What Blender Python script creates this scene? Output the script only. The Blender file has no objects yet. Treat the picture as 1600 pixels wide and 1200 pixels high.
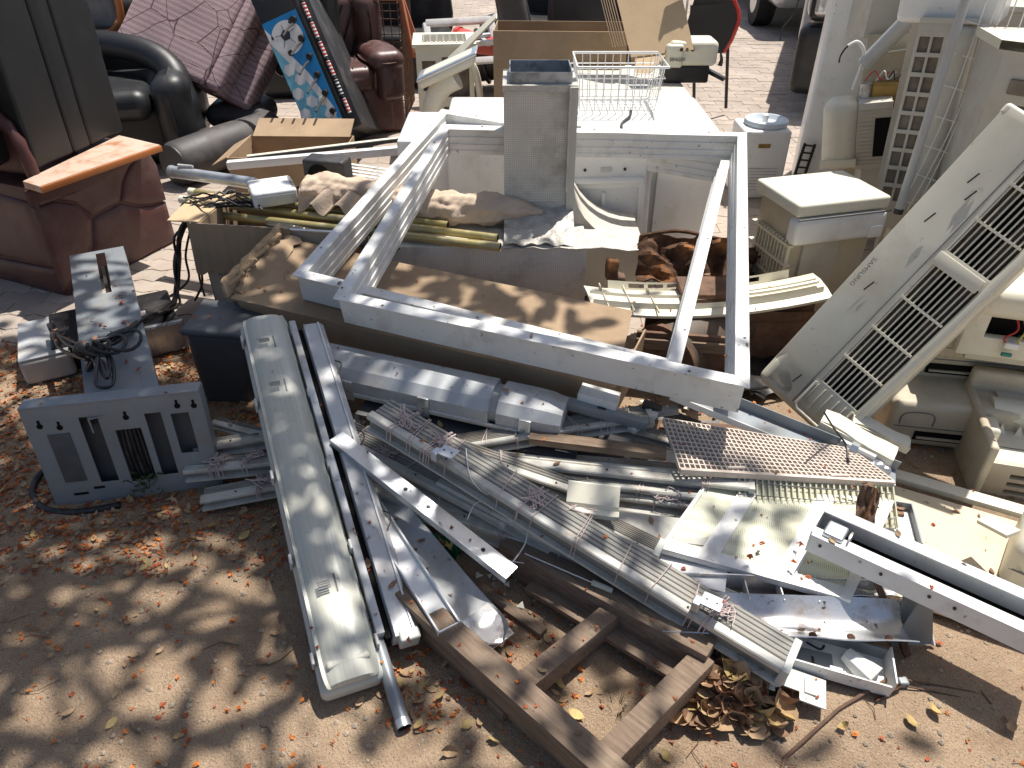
import bpy, bmesh, math, random
from mathutils import Vector as V, Matrix, noise
random.seed(7)
R = math.radians
SC = bpy.context.scene
COL = SC.collection
# ---------------------------------------------------------------- camera, sky, sun, exposure
CAMH, PITCH, FPX = 1.6, R(35), 1164.0
cam = bpy.data.cameras.new('camera'); cam_o = bpy.data.objects.new('camera', cam); COL.objects.link(cam_o)
cam.sensor_width = 36.0; cam.lens = 36.0 * FPX / 1600.0; cam.clip_start = 0.02; cam.clip_end = 500
cam_o.location = (0, 0, CAMH); cam_o.rotation_euler = (math.pi/2 - PITCH, 0, 0)
SC.camera = cam_o
SUN_AZ, SUN_EL = math.atan2(0.64, 0.77), R(68)
wd = bpy.data.worlds.new('World'); SC.world = wd; wd.use_nodes = True
nt = wd.node_tree; sky = nt.nodes.new('ShaderNodeTexSky'); sky.sky_type = 'NISHITA'; sky.sun_disc = False
sky.sun_elevation = SUN_EL; sky.sun_rotation = SUN_AZ; sky.dust_density = 2.5; sky.ozone_density = 0.6
bg = nt.nodes['Background']; bg.inputs[1].default_value = 0.090; nt.links.new(sky.outputs[0], bg.inputs[0])
sl = bpy.data.lights.new('sun', 'SUN'); sl.energy = 4.9; sl.angle = R(0.55); sl.color = (1, 0.95, 0.875)
so = bpy.data.objects.new('sun', sl); COL.objects.link(so)
SUND = V((math.sin(SUN_AZ)*math.cos(SUN_EL), math.cos(SUN_AZ)*math.cos(SUN_EL), math.sin(SUN_EL)))   # towards the sun
so.rotation_euler = SUND.to_track_quat('Z', 'Y').to_euler(); so.location = SUND*20
vs = SC.view_settings; vs.view_transform = 'Standard'; vs.look = 'None'; vs.exposure = 0.38; vs.gamma = 1; vs.use_curve_mapping = False
# ---------------------------------------------------------------- survey helpers (photo measurements -> metres)
_F = V((0, math.cos(PITCH), -math.sin(PITCH))); _U = V((0, math.sin(PITCH), math.cos(PITCH)))
def _ray(u, v): return _F + V((1,0,0))*((u-800)/FPX) + _U*((600-v)/FPX)
def P(u, v, z=0.0):
    d = _ray(u, v); return V((0,0,CAMH)) + d*((z-CAMH)/d.z)
def PY(u, v, y):
    d = _ray(u, v); return V((0,0,CAMH)) + d*(y/d.y)
def PD(u, v, dep): return V((0,0,CAMH)) + _ray(u, v)*dep
def pix(p):
    q = V(p) - V((0,0,CAMH)); z = q.dot(_F)
    return (800+FPX*q.x/z, 600-FPX*q.dot(_U)/z)
def frame(A, B, up=(0,0,1)):
    x = (B-A).normalized(); up = V(up); y = up.cross(x).normalized(); z = x.cross(y)
    return Matrix(((x.x,y.x,z.x,A.x),(x.y,y.y,z.y,A.y),(x.z,y.z,z.z,A.z),(0,0,0,1)))
def place(loc, rz=0, rx=0, ry=0):
    return Matrix.Translation(loc) @ Matrix.Rotation(rz,4,'Z') @ Matrix.Rotation(ry,4,'Y') @ Matrix.Rotation(rx,4,'X')
def nz(p, s=1.0, o=0.0): return noise.noise(V((p[0]*s+o, p[1]*s+o*1.7, p[2]*s-o)))
# ---------------------------------------------------------------- materials
def mat(name, col, rough=0.5, metal=0.0, var=0.12, vs_=5.0, dirt=None, damt=0.5, ds=5.0, dlo=0.5, bump=0.0, bs=90.0, spots=0.0,
        spec=0.5, coat=0.0, trans=0.0, extra=None, streak=None):
    m = bpy.data.materials.new(name); m.use_nodes = True; n = m.node_tree.nodes; l = m.node_tree.links
    b = n['Principled BSDF']; b.inputs['Roughness'].default_value = rough; b.inputs['Metallic'].default_value = metal
    b.inputs['Specular IOR Level'].default_value = spec; b.inputs['Coat Weight'].default_value = coat
    b.inputs['Transmission Weight'].default_value = trans
    tc = n.new('ShaderNodeTexCoord'); oi = n.new('ShaderNodeObjectInfo')
    mul = n.new('ShaderNodeMath'); mul.operation = 'MULTIPLY'; mul.inputs[1].default_value = 37.0
    l.new(oi.outputs['Random'], mul.inputs[0])
    ad = n.new('ShaderNodeVectorMath'); ad.operation = 'ADD'; l.new(tc.outputs['Object'], ad.inputs[0]); l.new(mul.outputs[0], ad.inputs[1])
    vec = ad.outputs[0]
    if streak:
        mp = n.new('ShaderNodeMapping'); mp.inputs['Scale'].default_value = streak; l.new(vec, mp.inputs[0]); svec = mp.outputs[0]
    else: svec = vec
    def tex(scale, det=6, ro=0.6, v=None):
        t = n.new('ShaderNodeTexNoise'); t.inputs['Scale'].default_value = scale; t.inputs['Detail'].default_value = det
        t.inputs['Roughness'].default_value = ro; l.new(v or vec, t.inputs['Vector']); return t.outputs['Fac']
    def ramp(f, lo, hi):
        r = n.new('ShaderNodeMapRange'); r.inputs['From Min'].default_value = lo; r.inputs['From Max'].default_value = hi
        l.new(f, r.inputs['Value']); return r.outputs[0]
    def mix(f, a, c):
        x = n.new('ShaderNodeMix'); x.data_type = 'RGBA'; l.new(f, x.inputs[0])
        for s, v in ((6, a), (7, c)):
            if isinstance(v, tuple): x.inputs[s].default_value = (*v, 1)
            else: l.new(v, x.inputs[s])
        return x.outputs[2]
    c = mix(ramp(tex(vs_, 5, 0.6, svec), 0.3, 0.7), tuple(x*(1-var) for x in col), tuple(min(1, x*(1+var)) for x in col))
    rgh = None
    if extra: c = extra(n, l, tc, vec, c, mix, tex, ramp)
    if dirt:
        f = ramp(tex(ds, 8, 0.68), dlo, dlo+0.2)
        mm = n.new('ShaderNodeMath'); mm.operation = 'MULTIPLY'; mm.inputs[1].default_value = damt; l.new(f, mm.inputs[0])
        c = mix(mm.outputs[0], c, dirt)
        rr = n.new('ShaderNodeMapRange'); rr.inputs['To Min'].default_value = rough; rr.inputs['To Max'].default_value = min(1, rough+0.4)
        l.new(mm.outputs[0], rr.inputs['Value']); l.new(rr.outputs[0], b.inputs['Roughness'])
    if spots:
        f = ramp(tex(48, 3, 0.5), 0.68, 0.74)
        mm = n.new('ShaderNodeMath'); mm.operation = 'MULTIPLY'; mm.inputs[1].default_value = spots; l.new(f, mm.inputs[0])
        c = mix(mm.outputs[0], c, (0.05, 0.035, 0.025))
    l.new(c, b.inputs['Base Color'])
    if bump:
        bp = n.new('ShaderNodeBump'); bp.inputs['Strength'].default_value = 1.0; bp.inputs['Distance'].default_value = bump
        l.new(tex(bs, 5, 0.6), bp.inputs['Height']); l.new(bp.outputs[0], b.inputs['Normal'])
    return m
DUST = (0.36, 0.29, 0.22)
def _stripes(n, l, tc, vec, c, mix, tex, ramp):
    w = n.new('ShaderNodeTexWave'); w.wave_type = 'BANDS'; w.bands_direction = 'Z'; w.inputs['Scale'].default_value = 9
    w.inputs['Distortion'].default_value = 0.6; w.inputs['Detail'].default_value = 1; l.new(tc.outputs['Object'], w.inputs[0])
    w2 = n.new('ShaderNodeTexWave'); w2.wave_type = 'BANDS'; w2.bands_direction = 'Z'; w2.inputs['Scale'].default_value = 41; w2.inputs['Distortion'].default_value = 0.3
    l.new(tc.outputs['Object'], w2.inputs[0])
    c = mix(ramp(w.outputs['Fac'], 0.45, 0.6), c, (0.30, 0.18, 0.21))
    c = mix(ramp(w2.outputs['Fac'], 0.62, 0.8), c, (0.58, 0.48, 0.48))
    v = n.new('ShaderNodeTexVoronoi'); v.feature = 'DISTANCE_TO_EDGE'; v.inputs['Scale'].default_value = 5; l.new(tc.outputs['Object'], v.inputs[0])
    return mix(ramp(v.outputs['Distance'], 0.004, 0.016), (0.09, 0.055, 0.065), c)
def _weave(n, l, tc, vec, c, mix, tex, ramp):
    k = n.new('ShaderNodeTexBrick'); k.inputs['Scale'].default_value = 1; k.offset = 0; k.inputs['Brick Width'].default_value = 0.0085; k.inputs['Row Height'].default_value = 0.0085
    k.inputs['Mortar Size'].default_value = 0.0011; k.inputs['Color1'].default_value = (1,1,1,1); k.inputs['Color2'].default_value = (1,1,1,1); k.inputs['Mortar'].default_value = (0,0,0,1)
    cx = n.new('ShaderNodeSeparateXYZ'); l.new(tc.outputs['Object'], cx.inputs[0])
    sm = n.new('ShaderNodeMath'); l.new(cx.outputs[0], sm.inputs[0]); l.new(cx.outputs[1], sm.inputs[1])
    cb = n.new('ShaderNodeCombineXYZ'); l.new(sm.outputs[0], cb.inputs[0]); l.new(cx.outputs[2], cb.inputs[1]); l.new(cb.outputs[0], k.inputs[0])
    f = n.new('ShaderNodeRGBToBW'); l.new(k.outputs['Color'], f.inputs[0])
    return mix(f.outputs[0], (0.50, 0.465, 0.41), c)
def _perf(n, l, tc, vec, c, mix, tex, ramp):
    v = n.new('ShaderNodeTexVoronoi'); v.inputs['Scale'].default_value = 210; v.inputs['Randomness'].default_value = 0.0; l.new(tc.outputs['Object'], v.inputs[0])
    return mix(ramp(v.outputs['Distance'], 0.28, 0.36), (0.30, 0.29, 0.20), c)
def _grit(n, l, tc, vec, c, mix, tex, ramp):
    c = mix(ramp(tex(330, 2, 0.5), 0.60, 0.66), c, (0.15, 0.105, 0.07))
    c = mix(ramp(tex(210, 2, 0.5, None), 0.63, 0.68), c, (0.50, 0.39, 0.28))
    return mix(ramp(tex(70, 4, 0.7), 0.62, 0.72), c, (0.22, 0.15, 0.10))
M = {}
M['dirt'] = mat('sandy_dirt', (0.395,0.288,0.195), 0.95, var=0.22, vs_=3.2, dirt=(0.25,0.165,0.105), damt=0.65, ds=9, dlo=0.48, bump=0.009, bs=170, spec=0.12, extra=_grit)
M['far_ground'] = mat('far_ground', (0.36,0.28,0.20), 0.95, spec=0.1)
M['paver'] = mat('concrete_paver', (0.395,0.335,0.285), 0.9, var=0.2, vs_=2.0, dirt=(0.33,0.26,0.20), damt=0.6, ds=14, bump=0.002, bs=220, spec=0.2)
M['sand_joint'] = mat('joint_sand', (0.30,0.23,0.165), 0.95, spec=0.1, bump=0.002)
M['pebble'] = mat('pebble', (0.36,0.29,0.22), 0.85, var=0.4, vs_=0.6, spec=0.2)
M['maroon'] = mat('maroon_leather', (0.082,0.029,0.027), 0.46, var=0.18, vs_=7, dirt=(0.155,0.10,0.085), damt=0.7, ds=4.5, dlo=0.45, bump=0.0012, bs=190)
M['brown_l'] = mat('brown_leather', (0.085,0.038,0.033), 0.38, var=0.15, dirt=(0.15,0.10,0.085), damt=0.6, ds=5, bump=0.001, bs=190)
M['black_l'] = mat('black_leather', (0.015,0.0165,0.0185), 0.42, var=0.2, dirt=(0.042,0.046,0.052), damt=0.35, ds=4, dlo=0.5, bump=0.0008, bs=230)
M['grey_l'] = mat('dusty_leather', (0.06,0.055,0.055), 0.55, var=0.2, dirt=(0.15,0.13,0.12), damt=0.6, ds=5, bump=0.001)
M['wood_o'] = mat('orange_wood', (0.38,0.18,0.09), 0.5, var=0.2, vs_=4, streak=(1,8,8), dirt=(0.53,0.40,0.32), damt=0.94, ds=9, dlo=0.33)
M['wood_rim'] = mat('orange_rim', (0.50,0.17,0.05), 0.35, var=0.12)
M['wood'] = mat('weathered_wood', (0.20,0.145,0.105), 0.85, var=0.32, vs_=5, streak=(2,26,26), dirt=(0.32,0.25,0.18), damt=0.6, ds=5, bump=0.0016, bs=60, spec=0.2, spots=0.5)
M['stripe'] = mat('striped_cloth', (0.13,0.075,0.09), 0.9, var=0.2, vs_=30, bump=0.002, bs=160, extra=_stripes, spec=0.2)
M['black'] = mat('black_plastic', (0.012,0.012,0.013), 0.45, var=0.25, dirt=(0.10,0.085,0.07), damt=0.4, ds=6)
M['dark'] = mat('charcoal_plastic', (0.028,0.028,0.03), 0.5, var=0.2, dirt=(0.12,0.10,0.085), damt=0.5, ds=6)
M['navy'] = mat('navy_grey_plastic', (0.07,0.075,0.083), 0.5, var=0.2, dirt=(0.16,0.145,0.13), damt=0.6, ds=6)
M['blue'] = mat('print_blue', (0.02,0.22,0.52), 0.35, var=0.08)
M['sky_blue'] = mat('print_pale_blue', (0.20,0.54,0.68), 0.35, var=0.15, vs_=9)
M['p_white'] = mat('print_white', (0.74,0.74,0.73), 0.35, var=0.05)
M['red'] = mat('red_plastic', (0.46,0.03,0.02), 0.4, var=0.15, dirt=DUST, damt=0.3)
M['card'] = mat('cardboard', (0.36,0.26,0.17), 0.88, var=0.15, vs_=4, dirt=(0.25,0.175,0.115), damt=0.6, ds=3.5, dlo=0.5, bump=0.0014, bs=40, spec=0.15)
M['card_l'] = mat('light_cardboard', (0.54,0.40,0.25), 0.86, var=0.09, vs_=4, dirt=(0.43,0.31,0.19), damt=0.5, ds=4, bump=0.0008, bs=50, spec=0.15)
M['card_core'] = mat('torn_cardboard', (0.44,0.32,0.20), 0.95, var=0.3, vs_=30, bump=0.004, bs=120, spec=0.1)
M['card_w'] = mat('pale_carton', (0.47,0.41,0.33), 0.85, var=0.1, dirt=(0.34,0.28,0.21), damt=0.5, ds=6)
M['white'] = mat('white_enamel', (0.76,0.765,0.755), 0.30, var=0.04, dirt=(0.46,0.39,0.31), damt=0.5, ds=4.5, dlo=0.53, spots=0.3)
M['alu'] = mat('white_aluminium', (0.74,0.74,0.72), 0.42, var=0.05, dirt=(0.42,0.36,0.28), damt=0.6, ds=7, dlo=0.50, spots=0.7)
M['alu_in'] = mat('white_aluminium_groove', (0.70,0.69,0.65), 0.45, var=0.05, dirt=(0.42,0.37,0.30), damt=0.5, ds=9)
M['rail'] = mat('rail_aluminium', (0.54,0.53,0.48), 0.40, var=0.12, dirt=(0.33,0.28,0.22), damt=0.75, ds=11, dlo=0.46, streak=(1,9,9), spots=0.3)
M['rail_d'] = mat('rail_dark_alu', (0.26,0.25,0.225), 0.40, metal=0.3, var=0.3, vs_=8, streak=(1,30,30), dirt=(0.27,0.22,0.17), damt=0.6, ds=10)
M['steel'] = mat('galvanised_steel', (0.60,0.63,0.66), 0.34, metal=0.75, var=0.12, vs_=16, dirt=(0.36,0.33,0.29), damt=0.5, ds=8)
M['gsteel'] = mat('grey_painted_steel', (0.25,0.275,0.295), 0.45, metal=0.2, var=0.12, dirt=(0.30,0.26,0.215), damt=0.6, ds=7, spots=0.2)
M['cream'] = mat('cream_plastic', (0.70,0.665,0.545), 0.42, var=0.06, dirt=(0.44,0.37,0.27), damt=0.5, ds=5, dlo=0.52, spots=0.2)
M['beige'] = mat('yellowed_plastic', (0.53,0.475,0.36), 0.48, var=0.10, vs_=3, dirt=(0.34,0.27,0.19), damt=0.6, ds=4.5, dlo=0.47, spots=0.25)
M['acgrey'] = mat('ac_shell_grey', (0.66,0.63,0.525), 0.42, var=0.09, vs_=2.5, dirt=(0.44,0.36,0.24), damt=0.5, ds=3, dlo=0.50, spots=0.25)
M['condens'] = mat('condenser_paint', (0.52,0.495,0.43), 0.5, var=0.08, dirt=(0.36,0.30,0.23), damt=0.6, ds=5, spots=0.2)
M['fin'] = mat('coil_fins', (0.20,0.165,0.13), 0.7, var=0.3, vs_=14, dirt=(0.10,0.08,0.06), damt=0.6, ds=16)
M['void'] = mat('dark_interior', (0.012,0.011,0.010), 0.9, spec=0.1)  # near-black colour makes openings, gaps and bores dark
M['cloth'] = mat('beige_cloth', (0.60,0.47,0.36), 0.92, var=0.08, vs_=6, dirt=(0.42,0.32,0.24), damt=0.5, ds=7, bump=0.0022, bs=110, spec=0.15)
M['tube_y'] = mat('yellowed_tube', (0.42,0.35,0.15), 0.30, metal=0.45, var=0.3, vs_=3, dirt=(0.48,0.46,0.40), damt=0.85, ds=5, dlo=0.5)
M['weave'] = mat('insulation_fabric', (0.68,0.64,0.57), 0.85, var=0.16, vs_=4, dirt=(0.24,0.21,0.175), damt=0.6, ds=6, extra=_weave, spec=0.2)
M['foil'] = mat('foil_tape', (0.50,0.48,0.44), 0.5, metal=0.25, var=0.2, vs_=12, dirt=(0.42,0.38,0.31), damt=0.6, ds=8, bump=0.012, bs=22)
M['duct_in'] = mat('duct_inner_steel', (0.36,0.40,0.44), 0.4, metal=0.7, var=0.3, dirt=(0.15,0.12,0.09), damt=0.7, ds=12)
M['rust'] = mat('rust', (0.10,0.055,0.035), 0.9, var=0.6, vs_=14, dirt=(0.42,0.17,0.05), damt=0.8, ds=7, dlo=0.52, bump=0.004, bs=70, spec=0.15)
M['rustmetal'] = mat('rust_stained_reflector', (0.62,0.63,0.64), 0.27, metal=0.55, var=0.12, vs_=6, dirt=(0.20,0.12,0.075), damt=0.9, ds=12, dlo=0.50, spots=0.95)
M['rustbar'] = mat('dark_rust', (0.13,0.075,0.05), 0.85, var=0.4, vs_=12, dirt=(0.26,0.15,0.085), damt=0.7, ds=14, bump=0.002)
M['lens'] = mat('prismatic_lens', (0.52,0.52,0.455), 0.36, var=0.12, vs_=5, streak=(.6,70,1), dirt=(0.50,0.47,0.37), damt=0.55, ds=5, spots=0.3, coat=0.25)
M['lens_rim'] = mat('lens_tray', (0.55,0.565,0.52), 0.4, var=0.08, dirt=(0.40,0.35,0.28), damt=0.5)
M['batten'] = mat('batten_white', (0.52,0.535,0.545), 0.40, var=0.10, dirt=(0.35,0.30,0.25), damt=0.65, ds=6, dlo=.46, spots=0.5)
M['perf'] = mat('pale_yellow_mesh', (0.66,0.66,0.50), 0.6, var=0.08, dirt=(0.48,0.42,0.28), damt=0.5, ds=7, extra=_perf)
M['egg'] = mat('eggcrate_plastic', (0.66,0.57,0.49), 0.6, var=0.12, dirt=(0.40,0.30,0.23), damt=0.6, ds=9)
M['comb'] = mat('translucent_louvre', (0.60,0.585,0.44), 0.4, var=0.12, dirt=(0.42,0.36,0.24), damt=0.5, ds=12)
M['cable'] = mat('black_cable', (0.016,0.016,0.018), 0.45, var=0.3, vs_=30, dirt=(0.16,0.14,0.12), damt=0.45, ds=12)
M['cord'] = mat('pinkish_cord', (0.58,0.47,0.45), 0.9, var=0.15, vs_=40, dirt=(0.35,0.28,0.24), damt=0.5, ds=20)
M['wire_w'] = mat('white_coated_wire', (0.76,0.76,0.74), 0.4, var=0.06, dirt=(0.4,0.33,0.25), damt=0.3)
M['grey_pipe'] = mat('grey_pipe', (0.42,0.43,0.43), 0.45, var=0.12, dirt=DUST, damt=0.4)
M['tyre'] = mat('tyre_rubber', (0.015,0.015,0.015), 0.8)
M['carpaint'] = mat('grey_car_paint', (0.44,0.46,0.49), 0.25, metal=0.3, var=0.03, coat=0.6, dirt=DUST, damt=0.2)
M['glass'] = mat('dark_glass', (0.02,0.025,0.03), 0.05, spec=0.8)
M['lamp_g'] = mat('headlamp_glass', (0.55,0.57,0.58), 0.12, metal=0.55, var=0.3, vs_=20)
M['turq'] = mat('turquoise_band', (0.20,0.56,0.53), 0.4)
M['blue_k'] = mat('blue_knob', (0.02,0.15,0.50), 0.35)
M['green'] = mat('green_wrapper', (0.01,0.14,0.06), 0.3, var=0.4, vs_=20)
M['grass'] = mat('weed_green', (0.055,0.085,0.03), 0.7, var=0.4, vs_=20)
M['crown'] = mat('tree_leaf', (0.06,0.10,0.03), 0.6, var=0.3)
M['bark'] = mat('bark', (0.14,0.11,0.085), 0.9, var=0.3, vs_=8, bump=0.01, bs=25)
M['lf_y'] = mat('leaf_yellow', (0.44,0.32,0.13), 0.75, var=0.3, vs_=14, dirt=(0.26,0.14,0.06), damt=0.6, ds=22)
M['lf_t'] = mat('leaf_tan', (0.40,0.27,0.155), 0.8, var=0.3, vs_=14, dirt=(0.22,0.12,0.07), damt=0.6, ds=22)
M['lf_b'] = mat('leaf_brown', (0.235,0.135,0.08), 0.8, var=0.4, vs_=14, dirt=(0.10,0.045,0.03), damt=0.6, ds=22)
M['lf_r'] = mat('leaf_red', (0.22,0.075,0.045), 0.75, var=0.35, vs_=14)
M['fl_o'] = mat('flower_orange', (0.55,0.17,0.035), 0.8, var=0.35, vs_=40)
M['fl_r'] = mat('flower_rust', (0.36,0.085,0.03), 0.8, var=0.4, vs_=40)
M['brass'] = mat('brass_coil', (0.34,0.22,0.07), 0.4, metal=0.6, var=0.3, vs_=20, dirt=(0.1,0.07,0.04), damt=0.5)
M['ink'] = mat('ink_and_hole_black', (0.03,0.03,0.035), 0.6)  # print black; also painted flat where holes and slots would be dark
M['ink_s'] = mat('faded_ink', (0.16,0.16,0.165), 0.6)
M['terr'] = mat('orange_cage_rim', (0.36,0.12,0.055), 0.6, var=0.25, dirt=(0.25,0.15,0.1), damt=0.5)
M['w_red'] = mat('red_wire', (0.45,0.03,0.03), 0.5); M['w_grn'] = mat('green_wire', (0.02,0.22,0.16), 0.5); M['w_yel'] = mat('yellow_wire', (0.5,0.4,0.08), 0.5)
# ---------------------------------------------------------------- mesh builder
class MB:
    def __init__(s): s.v = []; s.f = []
    def add(s, vs_, fs): o = len(s.v); s.v += [V(p) for p in vs_]; s.f += [tuple(i+o for i in f) for f in fs]; return s
    def obox(s, o, a, b, c):
        o, a, b, c = V(o), V(a), V(b), V(c)
        return s.add([o,o+a,o+a+b,o+b,o+c,o+a+c,o+a+b+c,o+b+c], [(0,3,2,1),(4,5,6,7),(0,1,5,4),(1,2,6,5),(2,3,7,6),(3,0,4,7)])
    def box(s, c, d):
        c, d = V(c), V(d); return s.obox(c-d/2, (d.x,0,0), (0,d.y,0), (0,0,d.z))
    def span(s, x0, x1, y0, y1, z0, z1): return s.obox((x0,y0,z0), (x1-x0,0,0), (0,y1-y0,0), (0,0,z1-z0))
    def bar(s, A, B, w, h, up=(0,0,1)):
        A, B = V(A), V(B); x = (B-A); up = V(up); up = V((0,1,0)) if up.normalized().cross(x.normalized()).length < 1e-3 else up; y = up.cross(x).normalized(); z = x.cross(y).normalized()
        return s.obox(A-y*w/2-z*h/2, x, y*w, z*h)
    def prism(s, prof, x0, x1, n=1, fn=None, caps=True):
        k = len(prof); vs_ = []; fs = []
        for i in range(n+1):
            x = x0+(x1-x0)*i/n
            for (a, b) in prof:
                p = V((x, a, b)); vs_.append(fn(p) if fn else p)
        for i in range(n):
            for j in range(k): fs.append((i*k+j, i*k+(j+1)%k, (i+1)*k+(j+1)%k, (i+1)*k+j))
        if caps: fs.append(tuple(range(k-1,-1,-1))); fs.append(tuple(n*k+j for j in range(k)))
        return s.add(vs_, fs)
    def tube(s, pts, r, n=8, caps=True, rf=None):
        pts = [V(p) for p in pts]; m = len(pts); vs_ = []; fs = []
        t = (pts[1]-pts[0]).normalized(); u = t.orthogonal().normalized()
        for i, p in enumerate(pts):
            t2 = (pts[min(i+1,m-1)]-pts[max(i-1,0)])
            t2 = t2.normalized() if t2.length > 1e-9 else t
            u = (u - t2*u.dot(t2)).normalized(); w = t2.cross(u)
            rr = rf(i/(m-1)) if rf else r
            for k in range(n):
                a = 2*math.pi*k/n; vs_.append(p+(u*math.cos(a)+w*math.sin(a))*rr)
        for i in range(m-1):
            for k in range(n): fs.append((i*n+k, i*n+(k+1)%n, (i+1)*n+(k+1)%n, (i+1)*n+k))
        if caps: fs.append(tuple(range(n-1,-1,-1))); fs.append(tuple((m-1)*n+k for k in range(n)))
        return s.add(vs_, fs)
    def lathe(s, prof, n=20, c=(0,0,0)):
        c = V(c); vs_ = []; fs = []; m = len(prof)
        for (r, z) in prof:
            for k in range(n): a = 2*math.pi*k/n; vs_.append(c+V((r*math.cos(a), r*math.sin(a), z)))
        for i in range(m-1):
            for k in range(n): fs.append((i*n+k, i*n+(k+1)%n, (i+1)*n+(k+1)%n, (i+1)*n+k))
        fs.append(tuple(range(n-1,-1,-1))); fs.append(tuple((m-1)*n+k for k in range(n)))
        return s.add(vs_, fs)
    def rbox(s, c, d, r, k=3, m=4, puff=0.0, wob=0.0, ws=5.0, taper=0.0):
        c, h = V(c), V(d)/2; r = min(r, h.x*0.98, h.y*0.98, h.z*0.98)
        q = []
        for i in range(k): q.append((-1.0, -math.tan(math.pi/4*(1-i/k))))
        for i in range(m+1): q.append((-1+2*i/m, 0.0))
        for i in range(k-1,-1,-1): q.append((1.0, math.tan(math.pi/4*(1-i/k))))
        N = len(q)
        for ax in range(3):
            for sg in (-1, 1):
                vs_ = []; a1, a2 = (ax+1)%3, (ax+2)%3
                for i in range(N):
                    for j in range(N):
                        core = [0,0,0]; di = [0,0,0]
                        core[ax] = sg*(h[ax]-r); di[ax] = sg
                        core[a1] = q[i][0]*(h[a1]-r); di[a1] = q[i][1]
                        core[a2] = q[j][0]*(h[a2]-r); di[a2] = q[j][1]
                        dv = V(di).normalized(); p = V(core)+dv*r
                        if puff: p[ax] += sg*puff*(1-q[i][0]**2)*(1-q[j][0]**2)
                        if taper: f = 1-taper*(p.z/h.z*0.5+0.5); p.x *= f; p.y *= f
                        p += c
                        if wob: p += dv*nz(p, ws)*wob
                        vs_.append(p)
                fs = []
                for i in range(N-1):
                    for j in range(N-1):
                        f = (i*N+j, (i+1)*N+j, (i+1)*N+j+1, i*N+j+1); fs.append(f if sg > 0 else f[::-1])
                s.add(vs_, fs)
        s.weld = True; return s
    def plate(s, w, h, t, holes, x0=0, z0=0, y0=0, fn=None):
        xs = sorted({0, w, *[a for q in holes for a in (q[0], q[1])]}); zs = sorted({0, h, *[a for q in holes for a in (q[2], q[3])]})
        nx, nzz = len(xs)-1, len(zs)-1
        def solid(i, j):
            if i < 0 or j < 0 or i >= nx or j >= nzz: return False
            x, z = (xs[i]+xs[i+1])/2, (zs[j]+zs[j+1])/2
            return not any(a < x < b and c < z < d for (a, b, c, d) in holes)
        def p(x, y, z): q = V((x+x0, y+y0, z+z0)); return fn(q) if fn else q
        for i in range(nx):
            for j in range(nzz):
                if not solid(i, j): continue
                a, b, c, d = xs[i], xs[i+1], zs[j], zs[j+1]
                s.add([p(a,0,c),p(b,0,c),p(b,0,d),p(a,0,d)], [(0,1,2,3)]); s.add([p(a,t,c),p(b,t,c),p(b,t,d),p(a,t,d)], [(3,2,1,0)])
                if not solid(i-1, j): s.add([p(a,0,c),p(a,0,d),p(a,t,d),p(a,t,c)], [(0,1,2,3)])
                if not solid(i+1, j): s.add([p(b,0,c),p(b,t,c),p(b,t,d),p(b,0,d)], [(0,1,2,3)])
                if not solid(i, j-1): s.add([p(a,0,c),p(a,t,c),p(b,t,c),p(b,0,c)], [(0,1,2,3)])
                if not solid(i, j+1): s.add([p(a,0,d),p(b,0,d),p(b,t,d),p(a,t,d)], [(0,1,2,3)])
        s.weld = True; return s
    def pillow(s, poly, o, ex, ey, n_, dep, inset=0.004):
        """puffed upholstery panel over a planar outline (2-D points in o,ex,ey)"""
        o, ex, ey, n_ = V(o), V(ex), V(ey), V(n_)
        dens = []
        for i in range(len(poly)):
            a, b = poly[i], poly[(i+1)%len(poly)]
            for k in range(5): dens.append((a[0]+(b[0]-a[0])*k/5, a[1]+(b[1]-a[1])*k/5))
        cx = sum(p[0] for p in dens)/len(dens); cy = sum(p[1] for p in dens)/len(dens); K = len(dens); vs_ = []
        for f, d in ((0.0,-0.012),(0.015,0.0),(0.06,0.5),(0.16,0.78),(0.4,0.95),(0.7,1.0)):
            for (x, y) in dens:
                x2, y2 = x+(cx-x)*f, y+(cy-y)*f; hgt = d*dep if d > 0 else d
                p = o+ex*x2+ey*y2+n_*hgt; vs_.append(p+n_*nz(p, 9)*0.006*max(d, 0))
        vs_.append(o+ex*cx+ey*cy+n_*dep); fs = []
        for r in range(5):
            for k in range(K): fs.append((r*K+k, r*K+(k+1)%K, (r+1)*K+(k+1)%K, (r+1)*K+k))
        for k in range(K): fs.append((5*K+k, 5*K+(k+1)%K, 6*K))
        return s.add(vs_, fs)
    def sheet(s, fn, nu, nv, th=0.0):
        vs_ = [fn(i/nu, j/nv) for i in range(nu+1) for j in range(nv+1)]
        fs = [(i*(nv+1)+j, (i+1)*(nv+1)+j, (i+1)*(nv+1)+j+1, i*(nv+1)+j+1) for i in range(nu) for j in range(nv)]
        s.add(vs_, fs); s.solid = th; return s
    def mesh(s, name, m, bevel=0.0, smooth=True, ang=35):
        me = bpy.data.meshes.new(name); me.from_pydata([tuple(p) for p in s.v], [], s.f)
        bm = bmesh.new(); bm.from_mesh(me)
        if getattr(s, 'weld', False): bmesh.ops.remove_doubles(bm, verts=bm.verts, dist=1e-5)
        bmesh.ops.recalc_face_normals(bm, faces=bm.faces)
        th = getattr(s, 'solid', 0)
        if th: bmesh.ops.solidify(bm, geom=bm.faces[:], thickness=th)
        if bevel:
            es = [e for e in bm.edges if len(e.link_faces) == 2 and e.calc_face_angle(0) > R(30)]
            bmesh.ops.bevel(bm, geom=es, offset=bevel, segments=2, profile=0.6, affect='EDGES', clamp_overlap=True)
        bm.to_mesh(me); bm.free()
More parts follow.
